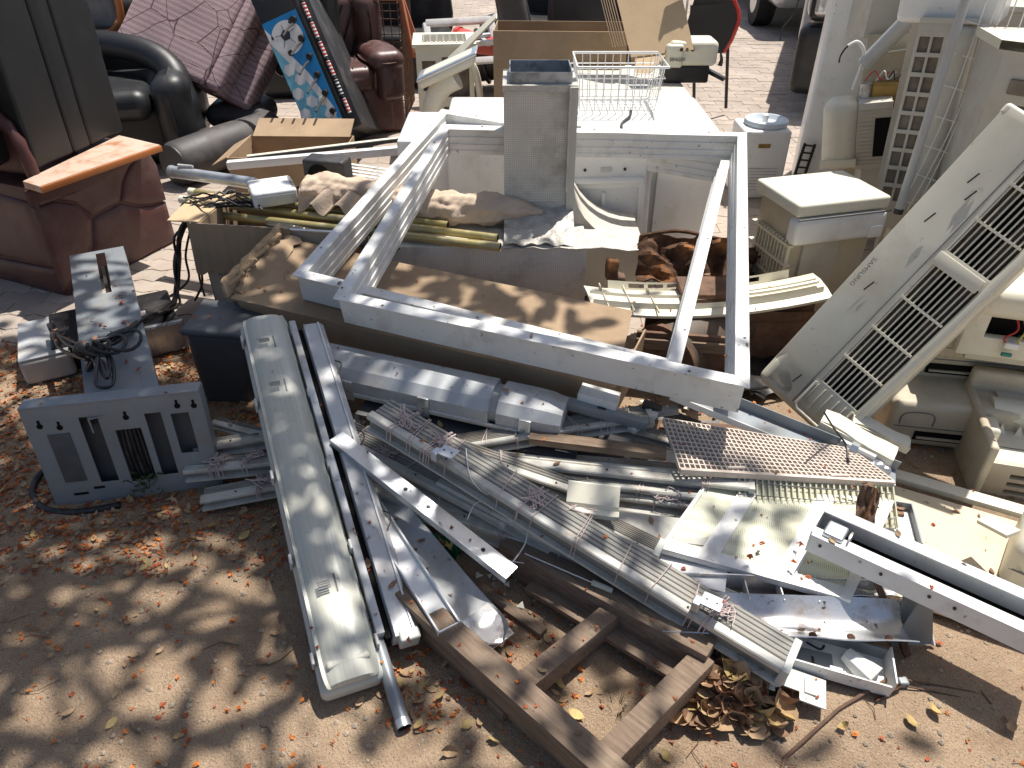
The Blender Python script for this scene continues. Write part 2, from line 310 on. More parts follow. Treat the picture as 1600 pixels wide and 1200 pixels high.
        if smooth:
            me.polygons.foreach_set('use_smooth', [True]*len(me.polygons)); me.set_sharp_from_angle(angle=R(ang))
        me.materials.append(M[m] if isinstance(m, str) else m); return me
def link(name, data, parent=None, mx=None):
    o = bpy.data.objects.new(name, data); COL.objects.link(o)
    if parent: o.parent = parent
    if mx is not None: o.matrix_local = mx
    return o
def tag(o, label, cat, group=None, kind=None):
    if label: o['label'] = label
    if cat: o['category'] = cat
    if group: o['group'] = group
    if kind: o['kind'] = kind
    return o
def thing(name, label, cat, mx=None, group=None):
    o = bpy.data.objects.new(name, None); COL.objects.link(o); o.empty_display_size = 0.05
    if mx is not None: o.matrix_world = mx
    return tag(o, label, cat, group)
def part(par, name, mb, m, bevel=0.0, smooth=True, ang=35, label=None, mx=None):
    o = link(name, mb.mesh(name, m, bevel, smooth, ang), par, mx)
    if label: o['label'] = label
    return o
def solo(name, mb, m, label, cat, mx=None, bevel=0.0, group=None, smooth=True, ang=35):
    o = link(name, mb.mesh(name, m, bevel, smooth, ang)); 
    if mx is not None: o.matrix_world = mx
    return tag(o, label, cat, group)
def struct(name, mb, m, **k):
    o = link(name, mb.mesh(name, m, **k)); o['kind'] = 'structure'; return o
def rep(par, name, me, mxs): return [link(name, me, par, mx) for mx in mxs]
T = Matrix.Translation
def spl(pts, n=8, closed=False):
    pts = [V(p) for p in pts]; out = []; m = len(pts)
    for i in range(m-1):
        p0, p1, p2, p3 = pts[max(i-1,0)], pts[i], pts[i+1], pts[min(i+2,m-1)]
        for k in range(n):
            t = k/n; out.append(0.5*((2*p1)+(p2-p0)*t+(2*p0-5*p1+4*p2-p3)*t*t+(3*p1-p0-3*p2+p3)*t**3))
    out.append(pts[-1]); return out
def text_mesh(body, size, m, depth=0.0006):
    cu = bpy.data.curves.new('lettering', 'FONT'); cu.body = body; cu.size = size; cu.extrude = depth; cu.align_x = 'CENTER'; cu.align_y = 'CENTER'
    o = bpy.data.objects.new('lettering', cu); COL.objects.link(o)
    me = bpy.data.meshes.new_from_object(o); bpy.data.objects.remove(o); me.materials.clear(); me.materials.append(M[m]); return me
# ================================================================ THE SETTING
struct('ground', MB().add([(-300,-300,-0.09),(300,-300,-0.09),(300,300,-0.09),(-300,300,-0.09)], [(0,1,2,3)]), 'far_ground')
def edge_y(x): return 2.66 + 0.10*nz((x,0,0), 1.7, 3) + 0.05*nz((x,0,0), 6, 1) - 0.05*max(0, -x-1.2)
def gh(x, y):
    h = 0.010 + 0.012*nz((x,y,0), 2.1) + 0.006*nz((x,y,0), 7, 2) + 0.0025*nz((x,y,0), 24, 5) + 0.0016*nz((x,y,0), 60, 5)
    e = edge_y(x)
    if y > e-0.25: h -= 0.035*min(1.6, (y-e+0.25)/0.25*0.55)**2
    return h
mb = MB(); NX, NY = 340, 150
def _g(i, j):
    x = -5+10*i; y = -1.5+4.9*j; return V((x, y, gh(x, y)))
mb.sheet(_g, NX, NY); dirt = struct('dirt_ground', mb, 'dirt')
pave = struct('pavement', MB().add([(-18,2.35,-0.016),(18,2.35,-0.016),(18,60,-0.016),(-18,60,-0.016)], [(0,1,2,3)]), 'sand_joint')
# interlocking wavy pavers
PL, PW, GAP = 0.22, 0.11, 0.0035
def wav(x): return 0.011*math.sin(2*math.pi*x/0.11)
def paver_outline():
    lo = [(PL*k/8, wav(PL*k/8)) for k in range(9)]
    return [(x*(1-2*GAP/PL)+GAP, y+GAP) for x, y in lo] + [(x*(1-2*GAP/PL)+GAP, y+PW-GAP) for x, y in reversed(lo)]
po = paver_outline()
def paver_add(mb, mx=Matrix()):
    k = len(po); top = [mx@V((x, y, 0)) for x, y in po]
    cx, cy = PL/2, PW/2
    rim = [mx@V((x+(0.004 if x > cx else -0.004), y+(0.004 if y > cy else -0.004)*0.7, -0.006)) for x, y in po]
    bot = [mx@V((x, y, -0.03)) for x, y in po]
    mb.add(top+rim+bot, [tuple(range(k))]+[(i,(i+1)%k,k+(i+1)%k,k+i) for i in range(k)]+[(k+i,k+(i+1)%k,2*k+(i+1)%k,2*k+i) for i in range(k)])
mb = MB(); paver_add(mb); paver_me = mb.mesh('paver', 'paver', smooth=False)
cand = []
for j in range(0, 100):
    y = 2.36 + j*PW
    if y > 12.5: break
    lim = y*0.9+2.6
    for i in range(-60, 60):
        x = i*PL + (j%2)*PL/2
        if abs(x) > lim or x > 7 or y < edge_y(x)-0.17: continue
        u, v = pix((x+PL/2, y+PW/2, 0))
        vis = (-40 < u < 340 and 380 < v < 640) or (890 < u < 1265 and -5 < v < 330) or (680 < u < 720 and 190 < v < 310) or (250 < u < 470 and 330 < v < 560)
        cand.append((0 if vis else 1, y, x))
cand.sort(); rest = MB(); rp = random.Random(3)
for n, (vis, y, x) in enumerate(cand):
    mx = T((x, y, rp.uniform(-0.002, 0.002))) @ Matrix.Rotation(rp.gauss(0, 0.006), 4, 'Z') @ Matrix.Rotation(rp.gauss(0, 0.008), 4, 'X')
    if vis == 0 and n < 300: link('paver', paver_me, pave, mx)
    else: paver_add(rest, mx)
o = part(pave, 'pavers_beyond', rest, 'paver', smooth=False); o['kind'] = 'stuff'
# gravel and grit strewn over the dirt
rg = random.Random(11); mb = MB()
for n in range(11000):
    x, y = rg.uniform(-2.3, 2.1), 0.5+2.3*rg.random()**1.5
    r = 0.0016+0.0062*rg.random()**4; c = V((x, y, gh(x, y)+r*0.3)); a = rg.random()*6
    ring = [c+V((math.cos(a+k*1.257)*r*rg.uniform(.8,1.3), math.sin(a+k*1.257)*r*rg.uniform(.8,1.3), 0)) for k in range(5)]
    mb.add([c+V((0,0,r*0.8))]+ring, [(0,k+1,(k+1)%5+1) for k in range(5)])
tag(link('gravel', mb.mesh('gravel', 'pebble')), 'fine pale gravel and grit strewn over the sandy dirt', 'gravel', kind='stuff')
# leaves
def leaf_add(mb, c, a, L, W, cup, tx, ty, up=0.0):
    mx = T(c) @ Matrix.Rotation(a, 4, 'Z') @ Matrix.Rotation(tx, 4, 'X') @ Matrix.Rotation(ty, 4, 'Y')
    pr = ((-.5,0.04),(-.3,.38),(0,.5),(.25,.36),(.42,.12),(.5,.01)); vs_ = []
    for s_, w in pr:
        bend = cup*(s_*2)**2*L*0.5
        vs_ += [mx@V((s_*L, -w*W, bend+cup*w*W)), mx@V((s_*L, 0, bend)), mx@V((s_*L, w*W, bend+cup*w*W*0.7))]
    fs = []
    for i in range(5): fs += [(3*i,3*i+1,3*i+4,3*i+3),(3*i+1,3*i+2,3*i+5,3*i+4)]
    mb.add(vs_, fs)
def flower_add(mb, c, r, rnd):
    for k in range(rnd.randint(2, 4)):
        a = rnd.random()*6.28; q = [c+V((rnd.uniform(-1,1)*r, rnd.uniform(-1,1)*r, rnd.uniform(0,0.9)*r)) for _ in range(4)]
        mb.add(q, [(0,1,2),(0,2,3)])
rl = random.Random(21); bins = {k: MB() for k in ('lf_y','lf_t','lf_b','lf_r','fl_o','fl_r')}
def litter_density(x, y):
    d = 0.12
    u, v = pix((x, y, 0))
    if u < 480 and 560 < v < 900: d += 1.25*math.exp(-((v-770)/130)**2)
    if u < 260 and v < 900: d += 0.55
    if 180 < u < 330 and 490 < v < 640: d += 0.8
    if 590 < u < 800 and 930 < v < 1150: d += 0.55
    if v > 900 and u < 600: d *= 0.7
    if u > 1150: d *= 0.35
    return d*(0.45+0.9*max(0, nz((x,y,0), 3.2, 7)+0.35))
tot = 0
while tot < 12000:
    x, y = rl.uniform(-2.4, 1.9), rl.uniform(0.55, 2.75)
    if rl.random() > litter_density(x, y): continue
    tot += 1; z = gh(x, y)
    if rl.random() < 0.80:
        flower_add(bins['fl_o' if rl.random() < 0.5 else 'fl_r'], V((x, y, z+0.001)), rl.uniform(0.0035, 0.0095), rl)
    else:
        L = rl.uniform(0.013, 0.034)
        leaf_add(bins[rl.choice(['lf_y','lf_t','lf_t','lf_b','lf_t'])], V((x, y, z+0.004)), rl.random()*6.28, L, L*rl.uniform(.4,.6), rl.uniform(0,.5), rl.gauss(0,.25), rl.gauss(0,.25))
lbl = {'lf_y':'small yellow fallen leaves scattered over the dirt','lf_t':'small tan fallen leaves scattered over the dirt','lf_b':'small brown fallen leaves scattered over the dirt',
       'fl_o':'bright orange fallen blossoms littering the dirt','fl_r':'rust red fallen blossoms littering the dirt'}
for k, t in lbl.items():
    if bins[k].v: tag(link('fallen_leaves' if k[0]=='l' else 'fallen_blossoms', bins[k].mesh('litter', k)), t, 'leaf litter', kind='stuff')
# twigs
mb = MB()
for n in range(130):
    x, y = rl.uniform(-2.2, 1.8), rl.uniform(0.6, 2.4); a = rl.random()*6.28; L = rl.uniform(.03,.11); z = gh(x,y)+.003
    mb.tube([(x,y,z),(x+math.cos(a)*L*.5,y+math.sin(a)*L*.5,z+.004),(x+math.cos(a+.3)*L,y+math.sin(a+.3)*L,z)], .0011, 4)
tag(link('fallen_twigs', mb.mesh('twigs', 'rustbar')), 'thin brown twigs lying over the dirt', 'twigs', kind='stuff')
# the heap of large dry leaves beside the wooden frame
hp = []
for k, m in enumerate(('lf_b','lf_t','lf_y','lf_r')):
    for q in range(2):
        mb = MB(); leaf_add(mb, V((0,0,0)), 0, 0.080, 0.052, 0.35+0.45*q, 0, 0); hp.append((m, mb.mesh('dry_leaf', m)))
def big_leaf(u, v, zz, me, sc, label, group):
    p = P(u, v, 0); p.z = gh(p.x, p.y)+zz
    o = link('dry_leaf', me, None, T(p) @ Matrix.Rotation(rl.random()*6.28,4,'Z') @ Matrix.Rotation(rl.gauss(0,.55),4,'X') @ Matrix.Rotation(rl.gauss(0,.5),4,'Y') @ Matrix.Scale(sc,4))
    tag(o, label, 'leaf', group)
for n in range(240):
    u, v = rl.gauss(1140, 48), rl.gauss(1085, 34)
    if not (1045 < u < 1235 and 1010 < v < 1155): continue
    m, me = rl.choices(hp, weights=(5,6,4,5,.7,.9,.5,.6))[0]
    hgt = 0.055*max(0, 1-((u-1140)/80)**2-((v-1075)/60)**2)
    big_leaf(u, v, 0.012+hgt*rl.random(), me, rl.uniform(.5,1.0), 'large curled dry leaf in the brown heap beside the wooden frame', 'dry leaves heaped beside the wooden frame')
for u, v in ((690,1095),(655,1105),(620,1075),(655,1140),(730,1140),(735,1040),(640,1125),(770,1165),(800,1085),(870,1075),(980,1010),(900,1125),(1315,1145),(1420,1135),(1455,1120),(1575,1145),(1180,1120),(1110,1140),(700,1180),(1040,1185),(385,845),(340,830),(430,835)):
    m, me = hp[rl.choice((2,4,4,5,3))]; big_leaf(u, v, .008, me, rl.uniform(.32,.55), 'single yellowish dry leaf lying flat on bare dirt', 'single dry leaves on the bare dirt')
# ---------------------------------------------------------------- the tree that throws the dappled shade
tree = thing('shade_tree', 'tall leafy tree whose crown throws the dappled shade on the pile', 'tree', T((-4.3, 1.9, -0.05)))
rt = random.Random(5); crown = MB(); base = V((-4.3,1.9,-0.05)); clumps = []
while len(clumps) < 190:
    gx, gy = rt.uniform(-5.2, 1.3), rt.uniform(-1.8, 2.9)
    e = ((gx+2.0-.5*(gy-.6))/2.3)**2 + ((gy-0.55)/2.12)**2
    if e > 1: continue
    z = rt.uniform(3.3, 5.2); clumps.append(V((gx,gy,0)) + SUND*(z/SUND.z))
for c in clumps:
    for k in range(rt.randint(16, 40)):
        p = c+V((rt.gauss(0,.20), rt.gauss(0,.20), rt.gauss(0,.13)))
        leaf_add(crown, p-base, rt.random()*6.28, rt.uniform(.08,.15), rt.uniform(.045,.075), .2, rt.gauss(0,.5), rt.gauss(0,.5))
part(tree, 'crown', crown, 'crown')
tr = MB(); tr.tube(spl([(0,0,0),(.15,.25,1.2),(.5,.7,2.2),(1.1,1.1,3.0)], 6), .2, 10, rf=lambda t: .22-.10*t); part(tree, 'trunk', tr, 'bark')
lb = MB(); fork = V((1.1,1.1,3.0)); hubs = []
for k in range(9):
    c = clumps[k*15]-base; hubs.append(c); mid = (fork+c)/2+V((rt.gauss(0,.3), rt.gauss(0,.3), .35))
    lb.tube(spl([fork, mid, c], 6), .06, 6, rf=lambda t: .075-.055*t)
for c in clumps:
    c = c-base; h = min(hubs, key=lambda q: (q-c).length); a = fork+(h-fork)*rt.uniform(.55,.95)
    lb.tube(spl([a, (a+c)/2+V((rt.gauss(0,.1),rt.gauss(0,.1),.08)), c], 4), .015, 5, rf=lambda t: .022-.014*t)
part(tree, 'branches', lb, 'bark')
def wpart(root, name, mb, m, **k):
    inv = (root.matrix_basis if root.parent is None else root.parent.matrix_basis).inverted()
    mb.v = [inv@p for p in mb.v]; return part(root, name, mb, m, **k)
def at(p): return T(p)
# ================================================================ FURNITURE, BACK LEFT
# maroon sofa end with wooden arm top
O = P(107,465); E1 = (P(272,380)-O); E1.z = 0; E1.normalize(); E2 = V((-E1.y, E1.x, 0))
mx = Matrix(((E1.x,E2.x,0,O.x),(E1.y,E2.y,0,O.y),(0,0,1,0),(0,0,0,1)))
t = thing('sofa', 'maroon leather sofa end with puffed side panels and dusty wooden top', 'sofa', mx)
mb = MB(); mb.span(0.012,0.66,0.012,0.95,0.01,0.50); part(t, 'body', mb, 'maroon', bevel=.02)
W_ = .67; J1, J2 = (.245,.285), (.41,.30)
panels = [[(0,0.03),(.11,.06),(.20,.17),J1,(.19,.37),(.10,.415),(0,.42)],
          [(0,.425),(.10,.42),(.19,.375),(.25,.29),J2,(.46,.39),(.52,.44),(.60,.47),(.60,.50),(.3,.50),(0,.49)],
          [(.415,.30),(.50,.25),(.58,.225),(W_,.215),(W_,.40),(.64,.49),(.605,.495),(.52,.435),(.465,.385)],
          [(.05,.0),(.3,.0),(W_,.0),(W_,.21),(.58,.22),(.50,.245),(.41,.295),(.25,.28),(.205,.165),(.115,.055)]]
for pl in panels: part(t, 'side_panel', MB().pillow(pl, (0,.012,0), (1,0,0), (0,0,1), (0,-1,0), .018), 'maroon', ang=60)
for pl in ([(0,.14),(.45,.12),(.9,.12),(.9,.44),(.4,.46),(0,.44)], [(0,.0),(.9,.0),(.9,.115),(.45,.115),(0,.135)]):
    part(t, 'front_panel', MB().pillow(pl, (.012,0,0), (0,1,0), (0,0,1), (-1,0,0), .018), 'maroon', ang=60)
a = [mx.inverted()@P(u,v,.535) for u, v in ((35,283),(61,291),(250,226),(186,211))]
mb = MB(); mb.add([p-V((0,0,.03)) for p in a]+a, [(0,1,5,4),(1,2,6,5),(2,3,7,6),(3,0,4,7),(4,5,6,7),(3,2,1,0)]); part(t, 'wooden_top', mb, 'wood_o', bevel=.003)
edge = MB(); edge.bar(a[1]+V((0,-.004,-.016)), a[2]+V((0,-.004,-.016)), .008, .026); part(t, 'trim', edge, 'wood_rim', bevel=.002)
# rolled arm at the near end
L_ = mx.inverted(); c0 = L_@PY(-6,255,2.86); c1 = L_@PY(-60,245,3.25)
mb = MB(); n = 18
arm = [(.30*math.cos(q)*.42, .30*math.sin(q)) for q in [math.pi*k/16 for k in range(17)]]
ax0 = L_@P(52,275,.52); ax1 = L_@P(-40,262,.52)
dv = (ax1-ax0)
def armsurf(i, j):
    q = math.pi*i; p = ax0+dv*(0.5-0.5*math.cos(q)); wv = 1+.05*nz((i*6,j*3,0), 1.5)
    p = p+V((0,0,1))*(.27*math.sin(q)**.8*wv); back = V((.95,.35,0)).normalized()
    return p+back*(j*.34)+V((0,0,-.02*j))
mb.sheet(armsurf, 28, 10); part(t, 'arm_cover', mb, 'maroon', ang=80)
mb = MB().pillow([(0.02,0),(.9,0),(.93,.14),(.8,.24),(.5,.29),(.2,.24),(.05,.14)], ax0, dv, (0,0,.93), (-.55,-.85,.0), .02); part(t, 'arm_front', mb, 'maroon', ang=60)
pts = [armsurf(k/20, 0)+V((-.01,-.02,.004)) for k in range(21)]; part(t, 'piping', MB().tube(pts, .022, 10, rf=lambda q: .026+.004*math.sin(q*55)), 'maroon', ang=80)
# tall black leather slabs standing on it
b0, b1 = P(113,244,.536), P(196,206,.536); xx = (b1-b0); w = xx.length; xx.normalize(); up = (PY(20,-90,b0.y+.04)-b0); up = (up-xx*up.dot(xx)).normalized(); yy = up.cross(xx)
mx = Matrix(((xx.x,yy.x,up.x,b0.x),(xx.y,yy.y,up.y,b0.y),(xx.z,yy.z,up.z,b0.z),(0,0,0,1)))
t = thing('leather_slab', 'tall black leather backrest with long channels standing on the maroon sofa', 'backrest', mx)
for x0, x1, d in ((-.55,.06,.11),(.065,.36,.11),(.365,1.0,.11)):
    part(t, 'channel', MB().rbox(((x0+x1)/2*w, .09, .47), ((x1-x0)*w-.002, d*1.6, .93), .014, m=6, puff=.008, wob=.004), 'black_l', ang=60)
part(t, 'board', MB().span(.01*w,.99*w,.12,.17,0.02,.9), 'black')
part(t, 'wooden_block', MB().span(.97*w,1.09*w,.05,.11,.09,.26), 'maroon', bevel=.004)
mx2 = mx.copy(); mx2.translation = P(60,262,.54)
t = thing('seat_cushion', 'dark leather slab squeezed behind the tall channelled backrest, partly out of frame', 'cushion', T((-.05,.05,0))@mx2)
part(t, 'pad', MB().rbox((-.14,.08,.45), (.36,.14,.85), .05, m=6, puff=.015, wob=.006), 'black_l', ang=60)
part(t, 'zip_edge', MB().tube([(-.30,.0,.04),(-.30,.0,.85)], .008, 6), 'black')
# black sofa behind
g0 = P(262,262); t = thing('sofa', 'black leather sofa with rolled arm behind the maroon sofa', 'sofa', T((-2.1, 4.75, 0)) @ Matrix.Rotation(R(14),4,'Z'))
part(t, 'body', MB().rbox((-.55,.45,.2), (1.2,.9,.36), .06, wob=.01), 'black_l', ang=60)
part(t, 'seat_cushion', MB().rbox((-.55,.22,.40), (.9,.75,.18), .08, puff=.02, wob=.01), 'black_l', ang=60)
part(t, 'arm', MB().rbox((.02,.35,.30), (.22,.95,.52), .10, m=6, puff=.02, wob=.015), 'black_l', ang=60)
part(t, 'arm_pad', MB().tube(spl([(-.95,.62,.62),(-.55,.5,.66),(-.2,.34,.64),(.0,.2,.56),(.07,.06,.40),(.08,.02,.22)], 8), .075, 14, rf=lambda q: .085+.012*math.sin(q*40)*max(0,q-.5)), 'black_l', ang=80)
part(t, 'backrest', MB().rbox((-.6,.85,.6), (1.2,.24,.6), .1, puff=.02, wob=.01), 'black_l', ang=60)
t = thing('sofa_bolster', 'dark dusty bolster roll lying in front of the black sofa', 'bolster', frame(P(272,258,.13), P(445,196,.14)))
part(t, 'roll', MB().tube([(0.0,0,0),(.03,0,0),(.3,0,.005),(.6,0,0),(.78,0,0),(.8,0,0)], .12, 24, rf=lambda q: .13*(1-max(0,abs(q-.5)-.46)*3)), 'grey_l', ang=60)
part(t, 'end_cap', MB().tube([(-.006,0,0),(.004,0,0)], .118, 24), 'black_l')
t = thing('leather_cushion', 'round dusty black leather cushion in front of the striped mattress', 'cushion', T(P(372,182,.22)))
part(t, 'pad', MB().rbox((0,.1,0), (.42,.34,.16), .078, puff=.02, wob=.012), 'grey_l', ang=70)
part(t, 'seam', MB().tube(spl([(-.2,-.02,-.02),(0,-.075,-.02),(.2,-.02,-.02)],6), .006, 6), 'black_l')
# chair back with orange wooden rim
o_, ux = PY(108,52,5.2), V((1,.12,0)).normalized(); t = thing('chair_back', 'grey padded chair back with an orange bentwood rim', 'chair back', frame(PY(100,42,5.3), PY(190,46,5.25)))
part(t, 'pad', MB().rbox((.17,.03,.36), (.40,.05,.72), .024, puff=.012, wob=.004), mat('dusty_grey_pad', (.17,.18,.185), .8, dirt=(.3,.28,.26), damt=.6), ang=60)
part(t, 'rim', MB().tube(spl([(0.04,.02,-.02),(.26,.02,-.03),(.36,.02,.02),(.41,.02,.13),(.42,.02,.75)], 10), .022, 10), 'wood_rim')
# striped box mattress
o_ = PY(178,58,5.05); ex = PY(322,128,4.9)-o_; ey = PY(205,-75,5.35)-o_; ez = ex.cross(ey).normalized(); ez = -ez if ez.y < 0 else ez
x_ = ex.normalized(); z_ = (ey-x_*ey.dot(x_)).normalized(); y_ = z_.cross(x_)
mx = Matrix(((x_.x,y_.x,z_.x,o_.x),(x_.y,y_.y,z_.y,o_.y),(x_.z,y_.z,z_.z,o_.z),(0,0,0,1)))
t = thing('mattress', 'purple and pink striped quilted mattress propped up on its edge', 'mattress', mx); lx = ex.length
part(t, 'front_cover', MB().rbox((lx/2,.05,.45), (lx,.12,.95), .03, m=8, puff=.015, wob=.02, ws=6), 'stripe', ang=60)
part(t, 'border', MB().rbox((lx+.05,.07,.45), (.10,.17,.95), .03, m=6, puff=.01, wob=.01), 'stripe', ang=60)
part(t, 'back_cover', MB().rbox((lx+.02,.22,.45), (.42,.16,.93), .03, m=6, wob=.02), 'stripe', ang=60)
# table football table on its end
A, B = PY(517,214,4.72), PY(418,-14,5.02); z_ = (B-A).normalized(); x_ = (PY(447,22,5.0)-PY(395,46,4.98)); x_ = (x_-z_*x_.dot(z_)).normalized(); y_ = z_.cross(x_)
mx = Matrix(((x_.x,y_.x,z_.x,A.x),(x_.y,y_.y,z_.y,A.y),(x_.z,y_.z,z_.z,A.z),(0,0,0,1))); LZ = (B-A).length; Wd = .235
t = thing('football_table', 'blue printed table football cabinet standing tilted on its end', 'football table', mx)
pn = part(t, 'side_panel', MB().span(-Wd/2,Wd/2,0,.02,0,LZ+.1), 'black', bevel=.002)
part(pn, 'print_ground', MB().span(-Wd/2+.003,Wd/2-.003,-.002,.001,0,LZ*.83), 'blue')
rr = random.Random(2)
def disc(mb, cx, cz, r, n, y, a0=0, sx=1): mb.add([V((cx+r*math.cos(a0+6.2832*k/n)*sx, y, cz+r*math.sin(a0+6.2832*k/n))) for k in range(n)], [tuple(range(n))]); return mb
sw = MB()
sw.add([(-Wd/2+.003,-.0025,LZ*.80),(-Wd/2+.003,-.0025,0),(Wd/2-.02,-.0025,0),(Wd*.34,-.0025,LZ*.2),(Wd*.05,-.0025,LZ*.42)], [(0,1,2,3,4)]); part(pn, 'print_sweep', sw, 'sky_blue', smooth=False)
wf = MB(); wf.add([(-Wd/2+.003,-.003,LZ*.80),(-Wd/2+.003,-.003,LZ*.70),(Wd*.02,-.003,LZ*.38),(Wd*.3,-.003,LZ*.12),(Wd*.42,-.003,LZ*.15),(Wd*.14,-.003,LZ*.44)], [(0,1,2,3,4,5)])
for cx, cz in ((-.07,.50),(-.03,.42),(-.08,.34),(-.02,.26),(.06,.14),(-.05,.12),(.08,.06),(-.09,.2)): disc(wf, cx, LZ*cz, .038, 6, -.0034, rr.random())
part(pn, 'print_hexagons', wf, 'p_white', smooth=False)
bc = LZ*.69; br = .098
part(pn, 'print_ball', disc(MB(), 0, bc, br, 36, -.0042), 'p_white', smooth=False)
pk = MB(); disc(pk, -.005, bc+.015, .034, 5, -.0050, 1.57); disc(pk, .075, bc-.04, .026, 5, -.0050, .6, .8); disc(pk, -.02, bc-.086, .02, 5, -.005, 0); disc(pk, -.088, bc+.03, .016, 5, -.005, 1, .5); disc(pk, .06, bc+.075, .02, 5, -.005, 2)
for k in range(5):
    a = 1.57+k*1.2566; p0 = V((-.005+.034*math.cos(a), -.005, bc+.015+.034*math.sin(a))); p1 = V((-.005+.068*math.cos(a), -.005, bc+.01+.068*math.sin(a))); pk.bar(p0, p1, .003, .001, (0,1,0))
part(pn, 'print_pentagons', pk, 'ink', smooth=False)
part(t, 'playfield_edge', MB().span(Wd/2,Wd/2+.025,0,.03,0,LZ+.1), 'black', bevel=.002)
part(t, 'end_board', MB().span(-Wd/2,Wd/2+.02,.02,.6,0,.03), 'dark')
part(t, 'field_board', MB().span(Wd/2-.02,Wd/2+.09,.03,.6,0,LZ+.08), 'dark', bevel=.003)
for k in range(6):
    zz = LZ*(.78-.125*k); rd = part(t, 'rod', MB().tube([(Wd*.36,.05,zz),(Wd*.36-.03,-.10,zz-.06),(Wd*.36-.06,-.20,zz-.12)], .007, 8), 'dark')
    part(rd, 'bushing', MB().tube([(Wd*.36,.0,zz),(Wd*.36-.006,-.03,zz-.008)], .017, 12), 'black')
for k in range(6):
    zz = LZ*(.80-.13*k); pl = MB(); pl.tube([(Wd/2+.05,.02,zz-.045),(Wd/2+.05,.02,zz+.045)], .012, 8); fg = part(t, 'player_rod', pl, 'p_white')
    st = MB()
    for q in range(4): st.tube([(Wd/2+.05,.02,zz-.036+q*.022),(Wd/2+.05,.02,zz-.026+q*.022)], .0132, 8)
    part(fg, 'stripes', st, 'red' if k != 4 else 'black')
    part(fg, 'cap', MB().lathe([(.003,.05),(.014,.053),(.013,.062),(.004,.066)], 10, (Wd/2+.05,.02,zz)), 'black')
part(t, 'score_ring', MB().lathe([(.024,0),(.026,.006),(.018,.008),(.006,.006)], 16, (0,0,0)), 'cream', mx=T((.045,-.004,LZ*.235))@Matrix.Rotation(R(90),4,'X'))
# office chair back
t = thing('office_chair', 'black leather office chair back standing between football table and recliner', 'chair', T(PY(478,72,5.35)))
part(t, 'backrest', MB().rbox((.0,.12,.28), (.42,.13,.62), .06, m=6, puff=.015, wob=.008), 'black_l', ang=60)
part(t, 'seat', MB().rbox((.0,.05,-.12), (.44,.3,.12), .05, puff=.015), 'black_l', ang=60)
part(t, 'post', MB().tube([(0,.15,-.50),(0,.15,-.1)], .03, 10), 'black')
# brown recliner
t = thing('recliner', 'shiny brown leather recliner with diagonal stitching and fat padded arm', 'armchair', T((-1.12,5.35,0)) @ Matrix.Rotation(R(24),4,'Z'))
part(t, 'side_panel', MB().rbox((.30,.25,.25), (.16,.55,.5), .03, m=6, wob=.008), 'maroon', ang=60)
part(t, 'front_panel', MB().rbox((.05,.0,.2), (.5,.10,.36), .03, wob=.006), 'maroon', ang=60)
part(t, 'arm_pad', MB().rbox((.26,.10,.50), (.24,.50,.14), .069, m=6, puff=.02, wob=.012), 'brown_l', ang=70)
part(t, 'arm_front', MB().rbox((.27,-.10,.38), (.2,.12,.26), .058, puff=.02, wob=.01), 'brown_l', ang=70)
sc_ = part(t, 'seat', MB().rbox((-.06,.12,.40), (.46,.5,.16), .06, puff=.02), 'brown_l', ang=60)
bk = part(t, 'backrest', MB().rbox((-.05,.44,.62), (.56,.2,.5), .09, puff=.02, wob=.008), 'brown_l', ang=60)
for k in range(6):
    x0 = -.32+k*.085; part(bk, 'stitched_seam', MB().tube([(x0,.325,.45),(x0+.16,.325,.80)], .005, 5), 'black_l')
    part(sc_, 'stitched_seam', MB().tube([(x0,-.1,.475),(x0+.12,.3,.49)], .005, 5), 'black_l')
part(t, 'wing', MB().rbox((.26,.40,.66), (.20,.28,.42), .095, m=6, puff=.02, wob=.015), 'brown_l', ang=70)
# wire mesh cage with orange rims
c0 = P(648,196); t = thing('wire_cage', 'rusty wire mesh cage with orange rims behind the recliner', 'cage', T((-.80,5.75,0)))
wv = MB()
for k in range(13): wv.tube([(-.0,.0+k*.05,0),(.02,.0+k*.05,.82)], .004, 4, caps=False)
for k in range(17): wv.tube([(0,0,k*.05),(0,.62,k*.05)], .004, 4, caps=False)
for k in range(14): wv.tube([(-.7+k*.054,0,0),(-.7+k*.054,0,.8)], .004, 4, caps=False)
for k in range(17): wv.tube([(-.72,0,k*.05),(.02,0,k*.05)], .004, 4, caps=False)
o = part(t, 'mesh', wv, 'rustbar'); 
for a, b in (((-.75,0,.83),(.03,0,.83)),((.03,0,.83),(.03,.65,.83)),((-.75,.1,.90),(.04,.1,.90)),((.03,0,.83),(.09,-.02,.45)),((.03,.05,.83),(.11,.05,.55))):
    part(t, 'rim_bar', MB().bar(a, b, .03, .03), 'terr', bevel=.003)
